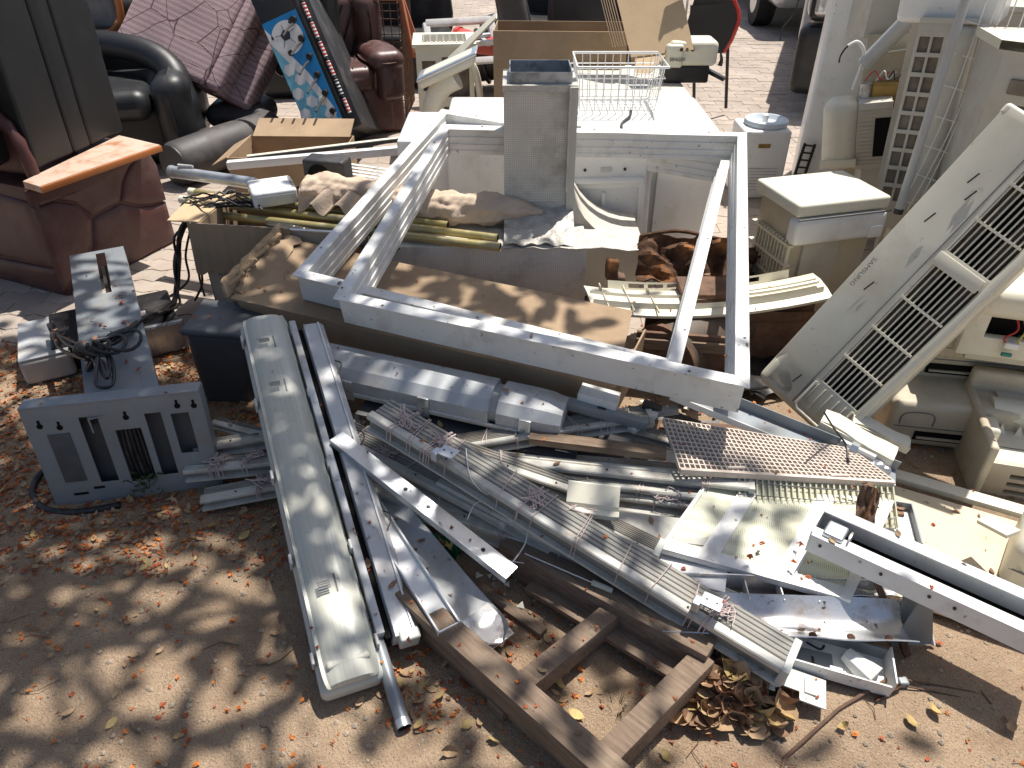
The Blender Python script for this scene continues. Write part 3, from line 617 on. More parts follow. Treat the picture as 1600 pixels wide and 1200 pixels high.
# ================================================================ MIDDLE BACKGROUND
# cream condenser unit on its back
t = thing('condenser', 'cream outdoor air conditioner casing with its fan grille facing up', 'air conditioner', T((-.60,4.98,0)) @ Matrix.Rotation(R(5),4,'Z'))
W3, D3, H3 = .36, .36, .66
part(t, 'casing', MB().plate(W3, H3, .012, [(.035,.12,.40,.58),(.035,.075,.10,.16),(.035,.075,.20,.30),(.16,.33,.06,.30),(.16,.33,.36,.60)]), 'cream', bevel=.0015)
part(t, 'side_wall', MB().span(0,.012,.012,D3,0,H3), 'cream'); part(t, 'side_wall', MB().span(W3-.012,W3,.012,D3,0,H3), 'cream'); part(t, 'back_wall', MB().span(.012,W3-.012,D3-.01,D3,0,H3), 'cream')
part(t, 'coil', MB().span(.03,W3-.03,.06,.09,.03,H3-.04), 'fin')
tp = part(t, 'top_frame', MB().plate(W3+.04, D3+.04, .02, [(.06,W3-.02,.07,D3-.02)], fn=lambda p: V((p.x-.02, p.z-.02, H3+.02-p.y))), 'cream', bevel=.004)
sm = MB().bar((0,0,0),(0,D3-.09,0), .006, .006).mesh('grille_bar', 'cream'); sm2 = MB().bar((0,0,0),(W3-.08,0,0), .006, .006).mesh('grille_bar', 'cream')
rep(tp, 'grille_bar', sm, [T((.05+k*.042,.055,H3+.012)) for k in range(7)]); rep(tp, 'grille_bar', sm2, [T((.04,.065+k*.035,H3+.016)) for k in range(8)])
cb = MB()
for k in range(9): cb.span(.07+k*.026,.082+k*.026,.02,.05,H3+.003,H3+.024)
part(tp, 'vent_teeth', cb, 'cream')
t = thing('plastic_cover', 'cream angled plastic panel leaning on the condenser with a curved support', 'panel', T(PY(735,100,4.9)))
part(t, 'panel', MB().sheet(lambda a, b: V((-.14+.30*a, .0+.05*b, -.02+.28*a*(1-.1*b)+.05*b)), 4, 2, .012), 'cream'); part(t, 'support', MB().tube(spl([(-.12,0,-.05),(0,.01,.0),(.05,.02,-.15),(.06,.02,-.4)],6), .022, 8), 'cream')
t = thing('desk_lamp', 'cream lamp head with a chrome rim on a curved neck', 'lamp', T(PY(672,182,4.55)))
part(t, 'neck', MB().tube(spl([(.02,0,-.45),(.01,0,-.1),(.02,0,.06),(.08,-.01,.17),(.17,-.02,.225)], 8), .05, 14, rf=lambda q: .050+.016*q), 'cream')
hd = MB().rbox((.12,-.02,.275), (.33,.20,.075), .037, m=5); 
for p in hd.v: p.z += (p.x-.12)*.42
hh = part(t, 'head', hd, 'cream', ang=60)
rm = MB().rbox((.12,-.025,.300), (.345,.215,.022), .01, m=5)
for p in rm.v: p.z += (p.x-.12)*.42
part(hh, 'chrome_rim', rm, 'steel', ang=60)
# large carton and leaning cardboard sheets
def carton(name, label, mx, w, d, h, m='card', th=.006, flaps=(), label_lines=None):
    t = thing(name, label, 'carton', mx)
    part(t, 'front_wall', MB().span(0,w,0,th,0,h), m); part(t, 'back_wall', MB().span(0,w,d-th,d,0,h), m)
    part(t, 'side_wall', MB().span(0,th,th,d-th,0,h), m); part(t, 'side_wall', MB().span(w-th,w,th,d-th,0,h), m); part(t, 'bottom', MB().span(th,w-th,th,d-th,0,th), m)
    for f in flaps: part(t, 'flap', f, m)
    return t
fl = MB().sheet(lambda a, b: V((.78*a, -.006-.004*b+.006*math.sin(a*9)*b, .80-.16*b+.012*math.sin(a*7)*b)), 20, 3, .005)
t = carton('large_carton', 'big open brown carton standing behind the white appliances', frame(P(776,150,.0)+V((0,-.22,0)), P(988,152,.0)+V((0,-.14,0))), .78, .34, .80, 'card', flaps=[fl]); t.location = V((-.11,4.72,0)); t.rotation_euler = (0,0,R(-3))
t = thing('cardboard_sheet', 'light cardboard box panel leaning with a pleated side above the wire basket', 'cardboard', frame(PY(986,90,4.32), PY(1084,78,4.28)))
w = (PY(1084,78,4.28)-PY(986,90,4.32)).length
part(t, 'front_panel', MB().sheet(lambda a, b: V((-.13*b+(w+.02*b)*a, .42*b, .55*b)), 3, 3, .006), 'card_l', smooth=False)
for k in range(6): part(t, 'folded_edge', MB().obox((-.03-.013*k,.02,.06), (-.13,.40,.53), (.004,.0,0), (0,.05,0)), 'card')
part(t, 'lower_flap', MB().sheet(lambda a, b: V((.02+w*.5*a*(1-.55*b), -.02-.10*b, -.004-.06*b-.0*a*b)), 6, 4, .006), 'card_l')
part(t, 'inner_panel', MB().span(.0,w*.9,.03,.04,-.06,.02), 'card')
# far junk along the top edge
t = thing('window_frame', 'small white window frame in the far heap', 'window frame', T((-.62,6.15,.32)) @ Matrix.Rotation(R(18),4,'Z') @ Matrix.Rotation(R(-28),4,'X'))
for a, b in (((0,0,.0),(.52,0,.0)),((0,0,.30),(.52,0,.30)),((0,0,0),(0,0,.30)),((.52,0,0),(.52,0,.30))): part(t, 'bar', MB().bar(a, b, .05, .045), 'alu', bevel=.003)
t = thing('metal_rack', 'pale metal rack lying behind the cream condenser', 'rack', T((-.70,5.75,.5)) @ Matrix.Rotation(R(12),4,'Z'))
for k in range(2): part(t, 'rail', MB().bar((0,k*.25,0),(.6,k*.25,.03), .05, .03), 'alu')
for k in range(4): part(t, 'slat', MB().bar((.06+k*.16,0,.01),(.06+k*.16,.25,.01), .03, .02), 'grey_pipe')
t = thing('waste_bin', 'black ribbed plastic bin tipped over in the far heap', 'bin', T((-.12,6.7,.30)) @ Matrix.Rotation(R(75),4,'Y'))
part(t, 'body', MB().lathe([(.17,-.3),(.2,-.1),(.22,.1),(.24,.3),(.20,.3),(.18,-.25),(.02,-.27)], 24), 'black')
for k in range(4): part(t, 'rib', MB().lathe([(.205+.01*k,-.15+k*.11),(.222+.01*k,-.14+k*.11),(.222+.01*k,-.12+k*.11),(.205+.01*k,-.11+k*.11)], 24), 'black')
t = thing('plastic_tube', 'bright red plastic tube lying under the far black bin', 'tube', frame(V((-.42,6.25,.48)), V((.02,6.0,.44))))
part(t, 'tube', MB().tube([(0,0,0),(.25,0,0),(.5,0,0)], .06, 14, rf=lambda q: .085-.03*q), 'red'); part(t, 'rim', MB().tube([(-.01,0,0),(.02,0,0)], .092, 14), 'red')
t = thing('car_seat', 'grey brown car seat headrest in the far heap', 'seat', T((.05,5.95,.55)) @ Matrix.Rotation(R(-14),4,'Y'))
part(t, 'backrest', MB().rbox((0,0,.12), (.20,.14,.62), .06, m=6, puff=.015), 'grey_l', ang=60); part(t, 'base', MB().rbox((0,.05,-.3), (.3,.3,.3), .05), 'black', ang=60)
t = thing('office_chair', 'black upholstered chair upside down in the far heap', 'chair', T((.55,6.5,.0)))
part(t, 'backrest', MB().rbox((0,0,.62), (.5,.12,.5), .05, puff=.02), 'black_l', ang=60); part(t, 'seat', MB().rbox((-.1,-.1,.36), (.5,.4,.12), .05, puff=.02), 'black_l', ang=60)
for k in range(5): a = k*1.2566; part(t, 'leg', MB().bar((0,0,.12),(.3*math.cos(a),.3*math.sin(a),.05), .04, .04), 'black')
part(t, 'column', MB().tube([(0,0,.1),(0,0,.35)], .03, 8), 'steel')
t = thing('round_stool', 'round stool with a tan wooden seat in the far heap', 'stool', T((.44,5.75,.10)))
part(t, 'seat', MB().lathe([(.02,.50),(.13,.50),(.15,.515),(.15,.53),(.13,.545),(.02,.545)], 24), mat('tan_board', (.45,.34,.24), .6)); 
for k in range(4): part(t, 'leg', MB().tube([(.1*math.cos(k*1.57+.4),.1*math.sin(k*1.57+.4),.5),(.15*math.cos(k*1.57+.4),.15*math.sin(k*1.57+.4),-.1)], .012, 6), 'black')
for k, (x, y, z, w, rz, lb) in enumerate(((.60,5.45,.60,.34,4,'flat pale grey keyboard drawer above the big carton'),(.44,5.5,.50,.30,-16,'dark grey flat casing slanting behind the big carton'))):
    t = thing('flat_casing', lb, 'casing', T((x,y,z)) @ Matrix.Rotation(R(rz),4,'Z') @ Matrix.Rotation(R(-6),4,'X'))
    part(t, 'tray', MB().span(-w/2,w/2,-.12,.12,0,.035), 'batten' if k == 0 else 'dark', bevel=.004); part(t, 'lip', MB().span(-w/2-.006,w/2+.006,-.13,-.122,-.002,.05), 'batten' if k == 0 else 'dark', bevel=.003); part(t, 'stand', MB().span(-.05,.05,-.05,.05,-z,0), 'dark')
for k, (x, y, m, lb) in enumerate(((-1.7,6.6,'black_l','low black leather seat in the far back behind the striped mattress'),(-.95,6.9,'black','dark pile of chairs in the far back behind the wire cage'),(.1,7.6,'black','dark office seat in the far back above the black bin'),(.75,7.3,'dark','charcoal cabinet in the far back beside the cardboard sheets'))):
    t = thing('old_seat', lb, 'seat', T((x,y,0)) @ Matrix.Rotation(R(10-17*k),4,'Z'))
    part(t, 'base', MB().rbox((0,.1,.22), (.75,.6,.42), .06, wob=.01), m, ang=60); part(t, 'backrest', MB().rbox((0,.4,.62), (.75,.2,.6), .08, wob=.02), m, ang=60)
# sewing machine and black sling seat
t = thing('sewing_machine', 'cream overlock sewing machine with a thread stand on the far appliance', 'sewing machine', T(P(1078,131,.605)+V((-.01,.10,0))))
part(t, 'base', MB().rbox((-.01,0,.045), (.24,.18,.09), .012), 'black', ang=60)
part(t, 'body', MB().rbox((.01,0,.15), (.27,.19,.13), .03, m=4), 'cream', ang=60)
part(t, 'head_cover', MB().rbox((-.09,-.02,.14), (.10,.17,.12), .02), 'cream', ang=60)
lo = part(t, 'lettering', MB().span(0,0,0,0,0,0), 'ink'); lo.data = text_mesh('SINGER', .026, 'ink'); lo.matrix_local = T((-.075,-.1085,.125))@Matrix.Rotation(R(90),4,'X')
for k in range(3): part(t, 'tension_dial', MB().tube([(-.06+k*.03,-.09,.175),(-.06+k*.03,-.11,.175)], .009, 10), 'dark')
part(t, 'foot_pedal_arm', MB().bar((.12,-.02,.05),(.20,-.08,.02), .03, .02), 'black')
st = part(t, 'thread_stand', MB().tube([(-.02,.08,.2),(-.02,.08,.55)], .006, 8), 'steel'); part(st, 'spool_bar', MB().bar((-.10,.08,.52),(.06,.08,.54), .05, .012), 'steel')
for k in range(2): part(st, 'spool_pin', MB().tube([(-.07+k*.1,.08,.53),(-.07+k*.1,.08,.60)], .012, 8), 'wire_w')
t = thing('sling_chair', 'dark grey sling seat with a frayed red edge behind the sewing machine', 'chair', frame(PY(1082,84,5.9), PY(1124,82,5.85)))
part(t, 'sling', MB().add([(0,0,0),(.22,0,-.005),(.265,.01,.06),(.30,.02,.19),(.30,.03,.27),(.24,.04,.36),(.14,.05,.40),(.0,.05,.37),(-.05,.03,.2)], [(0,1,2,3,4,5,6,7,8)]).sheet(lambda a, b: V((-.03+.28*a,.035,.02+.3*b)),2,2,.012), mat('sling_cloth', (.035,.034,.033), .9))
part(t, 'edge_tape', MB().tube(spl([(.22,0,.0),(.27,.005,.08),(.31,.01,.20),(.30,.02,.28),(.24,.03,.37),(.13,.04,.41),(0,.04,.38)],6), .014, 8), 'red')
for x in (.0,.24): part(t, 'leg', MB().tube([(x,.06,.3),(x+.02,.1,-.42)], .012, 8), 'black')
part(t, 'strap', MB().tube(spl([(.20,0,0),(.21,0,-.05),(.20,0,-.09)],4), .012, 8, rf=lambda q: .006+.012*q), 'black')
# ================================================================ WHITE APPLIANCES
ft = [P(1112,204,.60), P(1134,156,.60), P(742,136,.60), P(712,170,.60)]
x0, x1, y0, y1 = -.30, .955, 3.42, 3.98
t = thing('refrigerator', 'white refrigerator lying on its back beneath the wire basket', 'refrigerator', T((x0,y0,0)))
w, d = x1-x0, y1-y0
part(t, 'cabinet', MB().rbox((w/2,d/2,.28), (w,d-.01,.56), .012, m=2), 'white', ang=60)
dr = part(t, 'door', MB().rbox((w*.70,d/2,.585), (w*.58,d+.02,.055), .018, m=3), 'white', ang=60); dr2 = part(t, 'freezer_door', MB().rbox((w*.19,d/2,.585), (w*.40,d+.02,.055), .018, m=3), 'white', ang=60)
part(dr, 'handle', MB().rbox((w*.45,.02,.618), (.10,.03,.014), .006), 'grey_pipe', ang=60)
part(t, 'power_cord', MB().tube(spl([(w*.70,d*.55,.625),(w*.68,d*.3,.622),(w*.64,.06,.62),(w*.635,-.03,.60),(w*.635,-.034,.5)],6), .006, 6), 'dark')
part(t, 'rear_panel', MB().span(w*.78,w-.01,-.016,-.003,.02,.56), 'white', bevel=.002)
kn = part(t, 'hinge', MB().tube([(w*.79,-.018,.50),(w*.79,-.04,.49)], .02, 10), 'black')
# open door liner facing the camera
t = thing('fridge_liner', 'open white refrigerator door showing its moulded inner liner', 'door', frame(V((.24,3.36,.04)), V((.64,3.36,.05))))
part(t, 'shell', MB().rbox((.20,.0,.26), (.42,.04,.52), .012, m=3), 'white', ang=60)
ln = part(t, 'liner', MB().plate(.36, .46, .03, [(.03,.33,.03,.30)], x0=.02, z0=.03, y0=-.05), 'white', bevel=.008)
part(ln, 'recess', MB().span(.05,.35,-.03,-.022,.06,.33), 'white'); part(ln, 'rib', MB().rbox((.19,-.035,.19), (.022,.03,.24), .009), 'white', ang=60)
part(ln, 'shelf_lip', MB().rbox((.20,-.055,.37), (.34,.03,.03), .012), 'white', ang=60)
for x in (.10,.28): part(ln, 'screw', MB().tube([(x,-.05,.42),(x,-.056,.42)], .007, 8), 'ink')
part(ln, 'latch_slot', MB().span(.17,.22,-.056,-.05,.41,.43), 'batten', bevel=.002)
t = thing('refrigerator', 'small white refrigerator behind the sewing machine end of the lying one', 'refrigerator', T((.38,4.02,0)))
part(t, 'cabinet', MB().rbox((.25,.38,.28), (.62,.72,.55), .012, m=2), 'white', ang=60); part(t, 'door', MB().rbox((.25,.38,.58), (.62,.74,.05), .018), 'cream', ang=60); part(t, 'foot', MB().tube([(.0,.05,-.0),(.0,.05,.02)], .02, 8), 'black')
t = thing('washing_machine', 'white appliance side panel standing in shade beneath the frame bars', 'appliance', T((-.42,3.50,0)))
part(t, 'cabinet', MB().rbox((.03,.25,.27), (.30,.5,.53), .012, m=2), 'white', ang=60)
dd = part(t, 'side_panel', MB().span(.185,.46,-.06,-.035,.02,.52), 'white', bevel=.004); part(dd, 'latch', MB().span(.37,.44,-.068,-.06,.44,.50), 'white', bevel=.003); part(dd, 'screw', MB().tube([(.43,-.06,.45),(.43,-.072,.45)], .01, 8), 'ink')
# white wire basket
t = thing('wire_basket', 'white coated wire freezer basket standing on the lying refrigerator', 'basket', T(P(905,172,.63)))
bw, bd, bh = .36, .26, .20
def wire(a, b): return MB().tube([a, b], .0028, 5)
for k in range(11): x = bw*k/10; part(t, 'wire', MB().tube([(x*1.06-.01,-.04,bh),(x,0,0),(x,bd,0),(x*1.06-.01,bd+.03,bh)], .0026, 5), 'wire_w')
for z in (.0,.05,.10,.15): e = .04*z/bh; part(t, 'wire', MB().tube([(0-e,0-e,z),(bw+e,-e,z),(bw+e,bd+e,z),(-e,bd+e,z),(-e,-e,z)], .0026, 5), 'wire_w')
for k in range(6): part(t, 'wire', MB().tube([(-.02,bd*k/5,bh),(0,bd*k/5,0),(bw,bd*k/5,0),(bw+.03,bd*k/5,bh)], .0026, 5), 'wire_w')
part(t, 'rim', MB().tube([(-.02,-.04,bh),(bw+.04,-.04,bh),(bw+.04,bd+.03,bh),(-.02,bd+.03,bh),(-.02,-.04,bh)], .006, 8), 'wire_w')
# water dispenser + black rack
b = P(1180,324); t = thing('water_dispenser', 'white countertop water dispenser with a round bottle seat on the pavers', 'water dispenser', T((1.285,4.16,0)) @ Matrix.Scale(.88,4))
part(t, 'body', MB().rbox((.15,.15,.22), (.30,.30,.44), .02, m=3), 'white', ang=60)
part(t, 'bottle_seat', MB().lathe([(.05,.44),(.13,.44),(.14,.455),(.135,.475),(.10,.48),(.08,.455),(.03,.45)], 28, (.17,.15,0)), mat('pale_blue_plastic', (.58,.64,.70), .3)); part(t, 'spout', MB().tube([(.16,.15,.45),(.16,.15,.50)], .02, 10), 'wire_w')
part(t, 'badge', MB().span(.10,.175,-.004,.001,.335,.36), 'brass')
for k in range(8): part(t, 'louvre', MB().span(.06,.25,-.004,.002,.06+k*.02,.066+k*.02), 'batten')
t = thing('plastic_rack', 'narrow black plastic rack beside the white water dispenser', 'rack', T((1.545,4.04,0)) @ Matrix.Rotation(R(6),4,'Y'))
for x in (0,.055): part(t, 'upright', MB().bar((x,0,0),(x,0,.36), .012, .012), 'black')
for k in range(9): part(t, 'rung', MB().bar((0,0,.03+k*.04),(.055,0,.03+k*.04), .01, .008), 'black')
t = thing('refrigerator', 'tall white refrigerator standing behind the air conditioner stack', 'refrigerator', T((1.60,4.12,0)) @ Matrix.Rotation(R(-18),4,'Z'))
part(t, 'cabinet', MB().rbox((.24,.30,.93), (.48,.54,1.86), .02, m=3), 'white', ang=60); part(t, 'door', MB().rbox((.24,.0,.95), (.50,.06,1.80), .022, m=3), 'white', ang=60); part(t, 'seal', MB().span(.01,.47,.032,.04,.05,1.48), 'grey_l')
t = solo('dangling_wire', MB().tube(spl([PY(1252,-12,4.3), PY(1240,22,4.3), PY(1222,45,4.3), PY(1219,64,4.3)],6), .004, 6), 'dark', 'thin dark wire hanging in front of the paved yard', 'wire')
# ================================================================ VEHICLES
t = thing('van', 'grey van front with black bumper half hidden by the tall refrigerator', 'van', T((2.16,5.95,0)) @ Matrix.Rotation(R(-20),4,'Z'))
part(t, 'bumper', MB().rbox((.75,.12,.38), (1.6,.26,.48), .07, m=4), 'black', ang=60)
hb = part(t, 'hood', MB().rbox((.75,.75,.86), (1.56,1.4,.46), .10, m=4), 'carpaint', ang=60); part(t, 'body', MB().rbox((.75,2.4,.75), (1.62,3.6,.8), .10, m=4), 'carpaint', ang=60)
part(t, 'windscreen', MB().add([(.08,1.35,1.08),(1.42,1.35,1.08),(1.30,1.95,1.66),(.2,1.95,1.66)], [(0,1,2,3)]).sheet(lambda a, b: V((.1+1.3*a, 1.36+.58*b, 1.09+.56*b)), 2, 2, .02), 'glass'); part(t, 'cabin', MB().rbox((.75,2.9,1.35), (1.5,2.2,.7), .12), 'carpaint', ang=60)
for x in (.14,1.36): hl = part(t, 'headlight', MB().rbox((x,.06,.80), (.24,.10,.24), .04), 'lamp_g', ang=60); part(hl, 'bezel', MB().rbox((x,.085,.80), (.30,.10,.30), .04), 'black', ang=60)
part(t, 'grille', MB().span(.32,1.18,.03,.08,.70,.88), 'black', bevel=.01); part(t, 'number_plate', MB().span(.5,1.0,-.02,-.012,.38,.50), 'ink_s')
wh = MB().tube([(-.1,0,0),(.1,0,0)], .33, 28).mesh('tyre', 'tyre'); rim = MB().tube([(-.106,0,0),(.106,0,0)], .19, 20).mesh('rim', 'steel')
for x, y in ((.12,.95),(1.38,.95),(.12,3.5),(1.38,3.5)): q = link('wheel', wh, t, T((x,y,.33))); link('rim', rim, q)
t = thing('parked_car', 'dark parked car far off at the top edge of the paved yard', 'car', T((2.85,11.75,0)) @ Matrix.Rotation(R(86),4,'Z'))
part(t, 'body', MB().rbox((-.6,-1.0,.55), (4.2,1.6,.55), .12), 'carpaint', ang=60); part(t, 'cabin', MB().rbox((-.7,-1.0,1.1), (2.2,1.4,.55), .2), 'glass', ang=60)
wh2 = MB().tube([(0,-.1,0),(0,.1,0)], .32, 28).mesh('tyre', 'tyre'); rim2 = MB().tube([(0,-.106,0),(0,.106,0)], .19, 20).mesh('rim', 'steel')
for x, y in ((.7,-.25),(-1.9,-.25),(.7,-1.75),(-1.9,-1.75)): q = link('wheel', wh2, t, T((x,y,.32))); link('rim', rim2, q)
# ================================================================ AIR CONDITIONERS, RIGHT
# the long leaning unit
BL, TL, BR = PD(1176,590,2.42), PD(1575,154,1.98), PD(1285,676,2.40)
X = (TL-BL).normalized(); N = V((0,0,CAMH))-(BL+TL)/2; N = (N-X*N.dot(X)).normalized(); N = max((Matrix.Rotation(R(q),3,X)@N for q in (-11,11)), key=lambda n: n.dot(SUND)); Yv = X.cross(N).normalized(); Wd = .332
mx = Matrix(((X.x,-Yv.x,N.x,BL.x),(X.y,-Yv.y,N.y,BL.y),(X.z,-Yv.z,N.z,BL.z),(0,0,0,1))); LL = (TL-BL).length; K = LL/.80
t = thing('split_air_conditioner', 'long dirty grey air conditioner leaning diagonally with a slatted grille', 'air conditioner', mx)
FT = LL; w = Wd
part(t, 'body', MB().rbox((FT/2,-w/2,-.165), (FT,w,.07), .03, m=6), 'acgrey', ang=50)
part(t, 'upper_casing', MB().rbox((FT/2,-.215*w,-.10), (FT,.43*w,.16), .03, m=5), 'acgrey', ang=50)
part(t, 'lower_casing', MB().rbox((FT/2,-.955*w,-.10), (FT,.09*w,.16), .012, m=4), 'acgrey', ang=50)
part(t, 'end_casing', MB().rbox((.045*K,-.5*w,-.10), (.09*K,w,.16), .028, m=4), 'acgrey', ang=50)
part(t, 'end_casing', MB().rbox((FT-.015*K,-.5*w,-.10), (.03*K,w,.16), .012, m=4), 'acgrey', ang=50)
ops = [(.10,.462),(.492,.765)]
hl = [(a*K,b*K,.47*w,.885*w) for a, b in ops]
fp = part(t, 'front_plate', MB().plate(FT-.02, w*.97, .012, hl, fn=lambda p: V((p.x+.012, -p.z-.004-.010*math.sin(max(0,1-p.z/w*3)*1.57)*0, -p.y-.022*max(0,1-p.z/(w*.16))**2-.02*max(0,1-p.x/(.05))**2))), 'acgrey', bevel=.004)
part(t, 'coil', MB().obox((.095*K,-.90*w,-.125), (FT-.13*K,0,0), (0,.46*w,.075), (0,.002,-.006)), 'fin')
part(t, 'fan_barrel', MB().tube([(.10*K,-.62*w,-.10),(FT-.04*K,-.62*w,-.10)], .035, 14), 'void')
sl_ = MB()
sl_me = MB().span(.098*K,.768*K,-.0022,.0022,-.012,.002).mesh('slat', 'cream')
rep(t, 'slat', sl_me, [T((.0,-(.47+.415*(k+.5)/9)*w, -.004)) for k in range(9)])
rb_me = MB().span(-.0035,.0035,-.89*w,-.465*w,-.012,.003).mesh('rib', 'cream')
rep(t, 'rib', rb_me, [T((x*K,0,0)) for x in (.19,.28,.37,.583,.674)])
part(t, 'middle_bar', MB().span(.462*K,.494*K,-.88*w,-.45*w,-.006,.007), 'cream', bevel=.003)
part(t, 'groove', MB().span(.03,FT-.03,-.425*w,-.418*w,-.01,.0012), 'ink_s')
part(t, 'lower_rim', MB().bar((.03,-.945*w,.002),(FT-.02,-.945*w,.002), .020, .014), 'cream', bevel=.003)
for k in range(5): part(t, 'moulded_ridge', MB().span(.035*K,.098*K,-(.49+.08*k)*w-.002,-(.49+.08*k)*w+.002,-.004,.003), 'acgrey', bevel=.001)
part(t, 'moulded_rim', MB().tube([(.10*K,-.46*w,.0),(.028*K,-.46*w,.0),(.018*K,-.50*w,.0),(.018*K,-.84*w,.0),(.028*K,-.88*w,.0),(.10*K,-.88*w,.0)], .005, 8), 'acgrey')
part(t, 'drain_slot', MB().span(-.002,.028,-.80*w,-.765*w,-.05,.0025), 'ink'); part(t, 'pipe_cap', MB().tube([(-.012,-.965*w,-.02),(.006,-.965*w,.004)], .012, 12), 'blue_k')
lo = link('lettering', text_mesh('SAMSUNG', .0165, 'ink_s'), t, T((.36*K,-.085*w,-.0035))@Matrix.Rotation(R(0),4,'X')@Matrix.Rotation(R(180),4,'Z')@Matrix.Rotation(R(-6),4,'X')); lo.scale = (1.35,1,1)
for x, y in ((.52,.18),(.63,.22),(.60,.30),(.06,.30),(.33,.2)): part(t, 'scratch', MB().bar((x*K,-y*w,-.001),((x+.028)*K,-(y+.02)*w,-.001), .004, .004), 'ink')
# generic wall unit
def split(name, label, mx, L, D, H, m='beige', slot=True, mark=True):
    t = thing(name, label, 'air conditioner', mx)
    b = part(t, 'body', MB().rbox((L/2,D/2,H/2), (L,D,H), min(H,D)*.13, m=4), m, ang=50)
    part(t, 'panel_line', MB().span(.02,L-.02,-.0022,.002,H*.46,H*.475), 'ink_s')
    if slot:
        part(t, 'outlet_slot', MB().span(L*.10,L*.95,-.003,.02,H*.18,H*.38), 'void'); part(t, 'louvre', MB().bar((L*.11,.0,H*.25),(L*.94,.0,H*.25), .02, .006), m)
    if mark: part(t, 'corner_cover', MB().tube(spl([(L*.04,-.002,H*.52),(L*.04,-.002,H*.72),(L*.07,-.002,H*.80),(L*.13,-.002,H*.80),(L*.15,-.002,H*.7),(L*.15,-.002,H*.52)],4), .002, 5), 'ink_s')
    return t
split('wall_air_conditioner', 'yellowed wall air conditioner at the bottom of the right hand stack', frame(P(1375,692,.02), P(1720,728,.02)), .9, .24, .17)
split('wall_air_conditioner', 'yellowed wall air conditioner second from the bottom of the right hand stack', frame(P(1392,590,.17), P(1700,618,.17)), .95, .27, .19)
t = split('wall_air_conditioner', 'beige wall air conditioner base under the opened unit in the right stack', frame(P(1450,556,.30), P(1700,584,.30)), .85, .25, .08, slot=False, mark=False)
# opened unit with wires
mx = frame(P(1492,552,.34), P(1700,580,.34)); t = thing('wall_air_conditioner', 'opened cream air conditioner with bare wires in its dark interior', 'air conditioner', mx)
part(t, 'frame', MB().plate(.62, .20, .03, [(.06,.60,.07,.17)]), 'cream', bevel=.006); part(t, 'top_shell', MB().rbox((.31,.12,.18), (.66,.26,.10), .04), 'cream', ang=50)
part(t, 'cavity', MB().span(.03,.60,.05,.06,.02,.18), 'void'); part(t, 'end_wall', MB().span(0,.03,.03,.22,0,.18), 'cream'); part(t, 'floor', MB().span(.03,.6,.0,.2,-.012,.004), 'beige')
part(t, 'inner_tray', MB().rbox((.40,.035,.10), (.26,.03,.05), .008), 'dark', ang=50); part(t, 'circuit_board', MB().span(.16,.3,.02,.03,.06,.075), 'w_grn')
for k, (m, x) in enumerate((('w_red',.12),('w_yel',.14),('wire_w',.16),('cable',.20),('wire_w',.24))):
    part(t, 'wire', MB().tube(spl([(x,.03,.16),(x+.02,.0,.11),(x-.01+.02*k,-.012,.08),(x+.01,-.015,.055)],6), .003, 6), m)
part(t, 'connector', MB().rbox((.135,-.015,.06), (.04,.016,.02), .004), 'wire_w', ang=50); part(t, 'connector', MB().rbox((.13,-.02,.03), (.03,.01,.012), .003), 'w_grn', ang=50)
mx = frame(P(1512,440,.50), P(1720,448,.50)); t = thing('wall_air_conditioner', 'white unit with a turquoise band at the right edge of the photo', 'air conditioner', mx)
part(t, 'body', MB().rbox((.25,.12,.07), (.5,.22,.12), .02), 'cream', ang=50); part(t, 'band', MB().span(.006,.49,.006,.03,.0,.03), 'turq', bevel=.003)
# lower right opened housing
mx = frame(P(1522,772,.0), P(1720,805,.0)); t = thing('air_conditioner_housing', 'opened cream air conditioner housing on the ground at the right edge', 'air conditioner', mx)
part(t, 'end_wall', MB().rbox((-.012,.15,.10), (.026,.36,.21), .011, m=5), 'beige', ang=50)
part(t, 'back_wall', MB().rbox((.24,.32,.14), (.52,.04,.25), .015), 'beige', ang=50)
ff = part(t, 'front_wall', MB().plate(.50, .13, .02, [(.07+q*.14,.20+q*.14,.02+k*.03,.036+k*.03) for k in range(3) for q in range(3)]), 'beige', bevel=.002)
tr_ = part(t, 'tray', MB().span(.01,.5,.02,.30,.10,.12), 'cream'); part(t, 'drum', MB().tube([(.04,.24,.16),(.5,.24,.16)], .045, 16), 'cream')
part(t, 'roller_bracket', MB().rbox((.02,.14,.15), (.05,.08,.06), .015), 'cream', ang=50)
for k in range(9): part(tr_, 'fin', MB().add([(.06+k*.05,.17,.12),(.085+k*.05,.17,.12),(.072+k*.05,.20,.12),(.072+k*.05,.185,.155)], [(0,1,3),(1,2,3),(2,0,3),(0,2,1)]), 'cream', smooth=False)
part(tr_, 'seam', MB().span(.20,.204,.03,.15,.12,.1215), 'ink_s'); part(tr_, 'seam', MB().span(.02,.48,.10,.103,.12,.1216), 'ink_s')
part(t, 'dirt_strip', MB().span(.06,.5,.26,.30,.185,.20), 'condens')
# cream broken flaps
for k, (a, b, ww, lb) in enumerate(((P(1285,652,.25),P(1398,712,.20),.060,'cream broken flap under the end of the leaning air conditioner'),(P(1330,655,.22),P(1420,694,.17),.05,'cream broken strip behind the flap near the leaning air conditioner'))):
    L = (b-a).length; t = thing('plastic_flap', lb, 'flap', frame(a, b)); part(t, 'strip', MB().prism([(-ww/2,0),(ww/2,.006),(ww/2,.012),(0,.016),(-ww/2,.008)], 0, L, 6, fn=lambda p: p+V((0,.006*math.sin(p.x*40),.004*math.sin(p.x*25)))), 'cream'); part(t, 'lip', MB().span(0,L,-ww/2-.004,-ww/2,-.018,.006), 'cream')
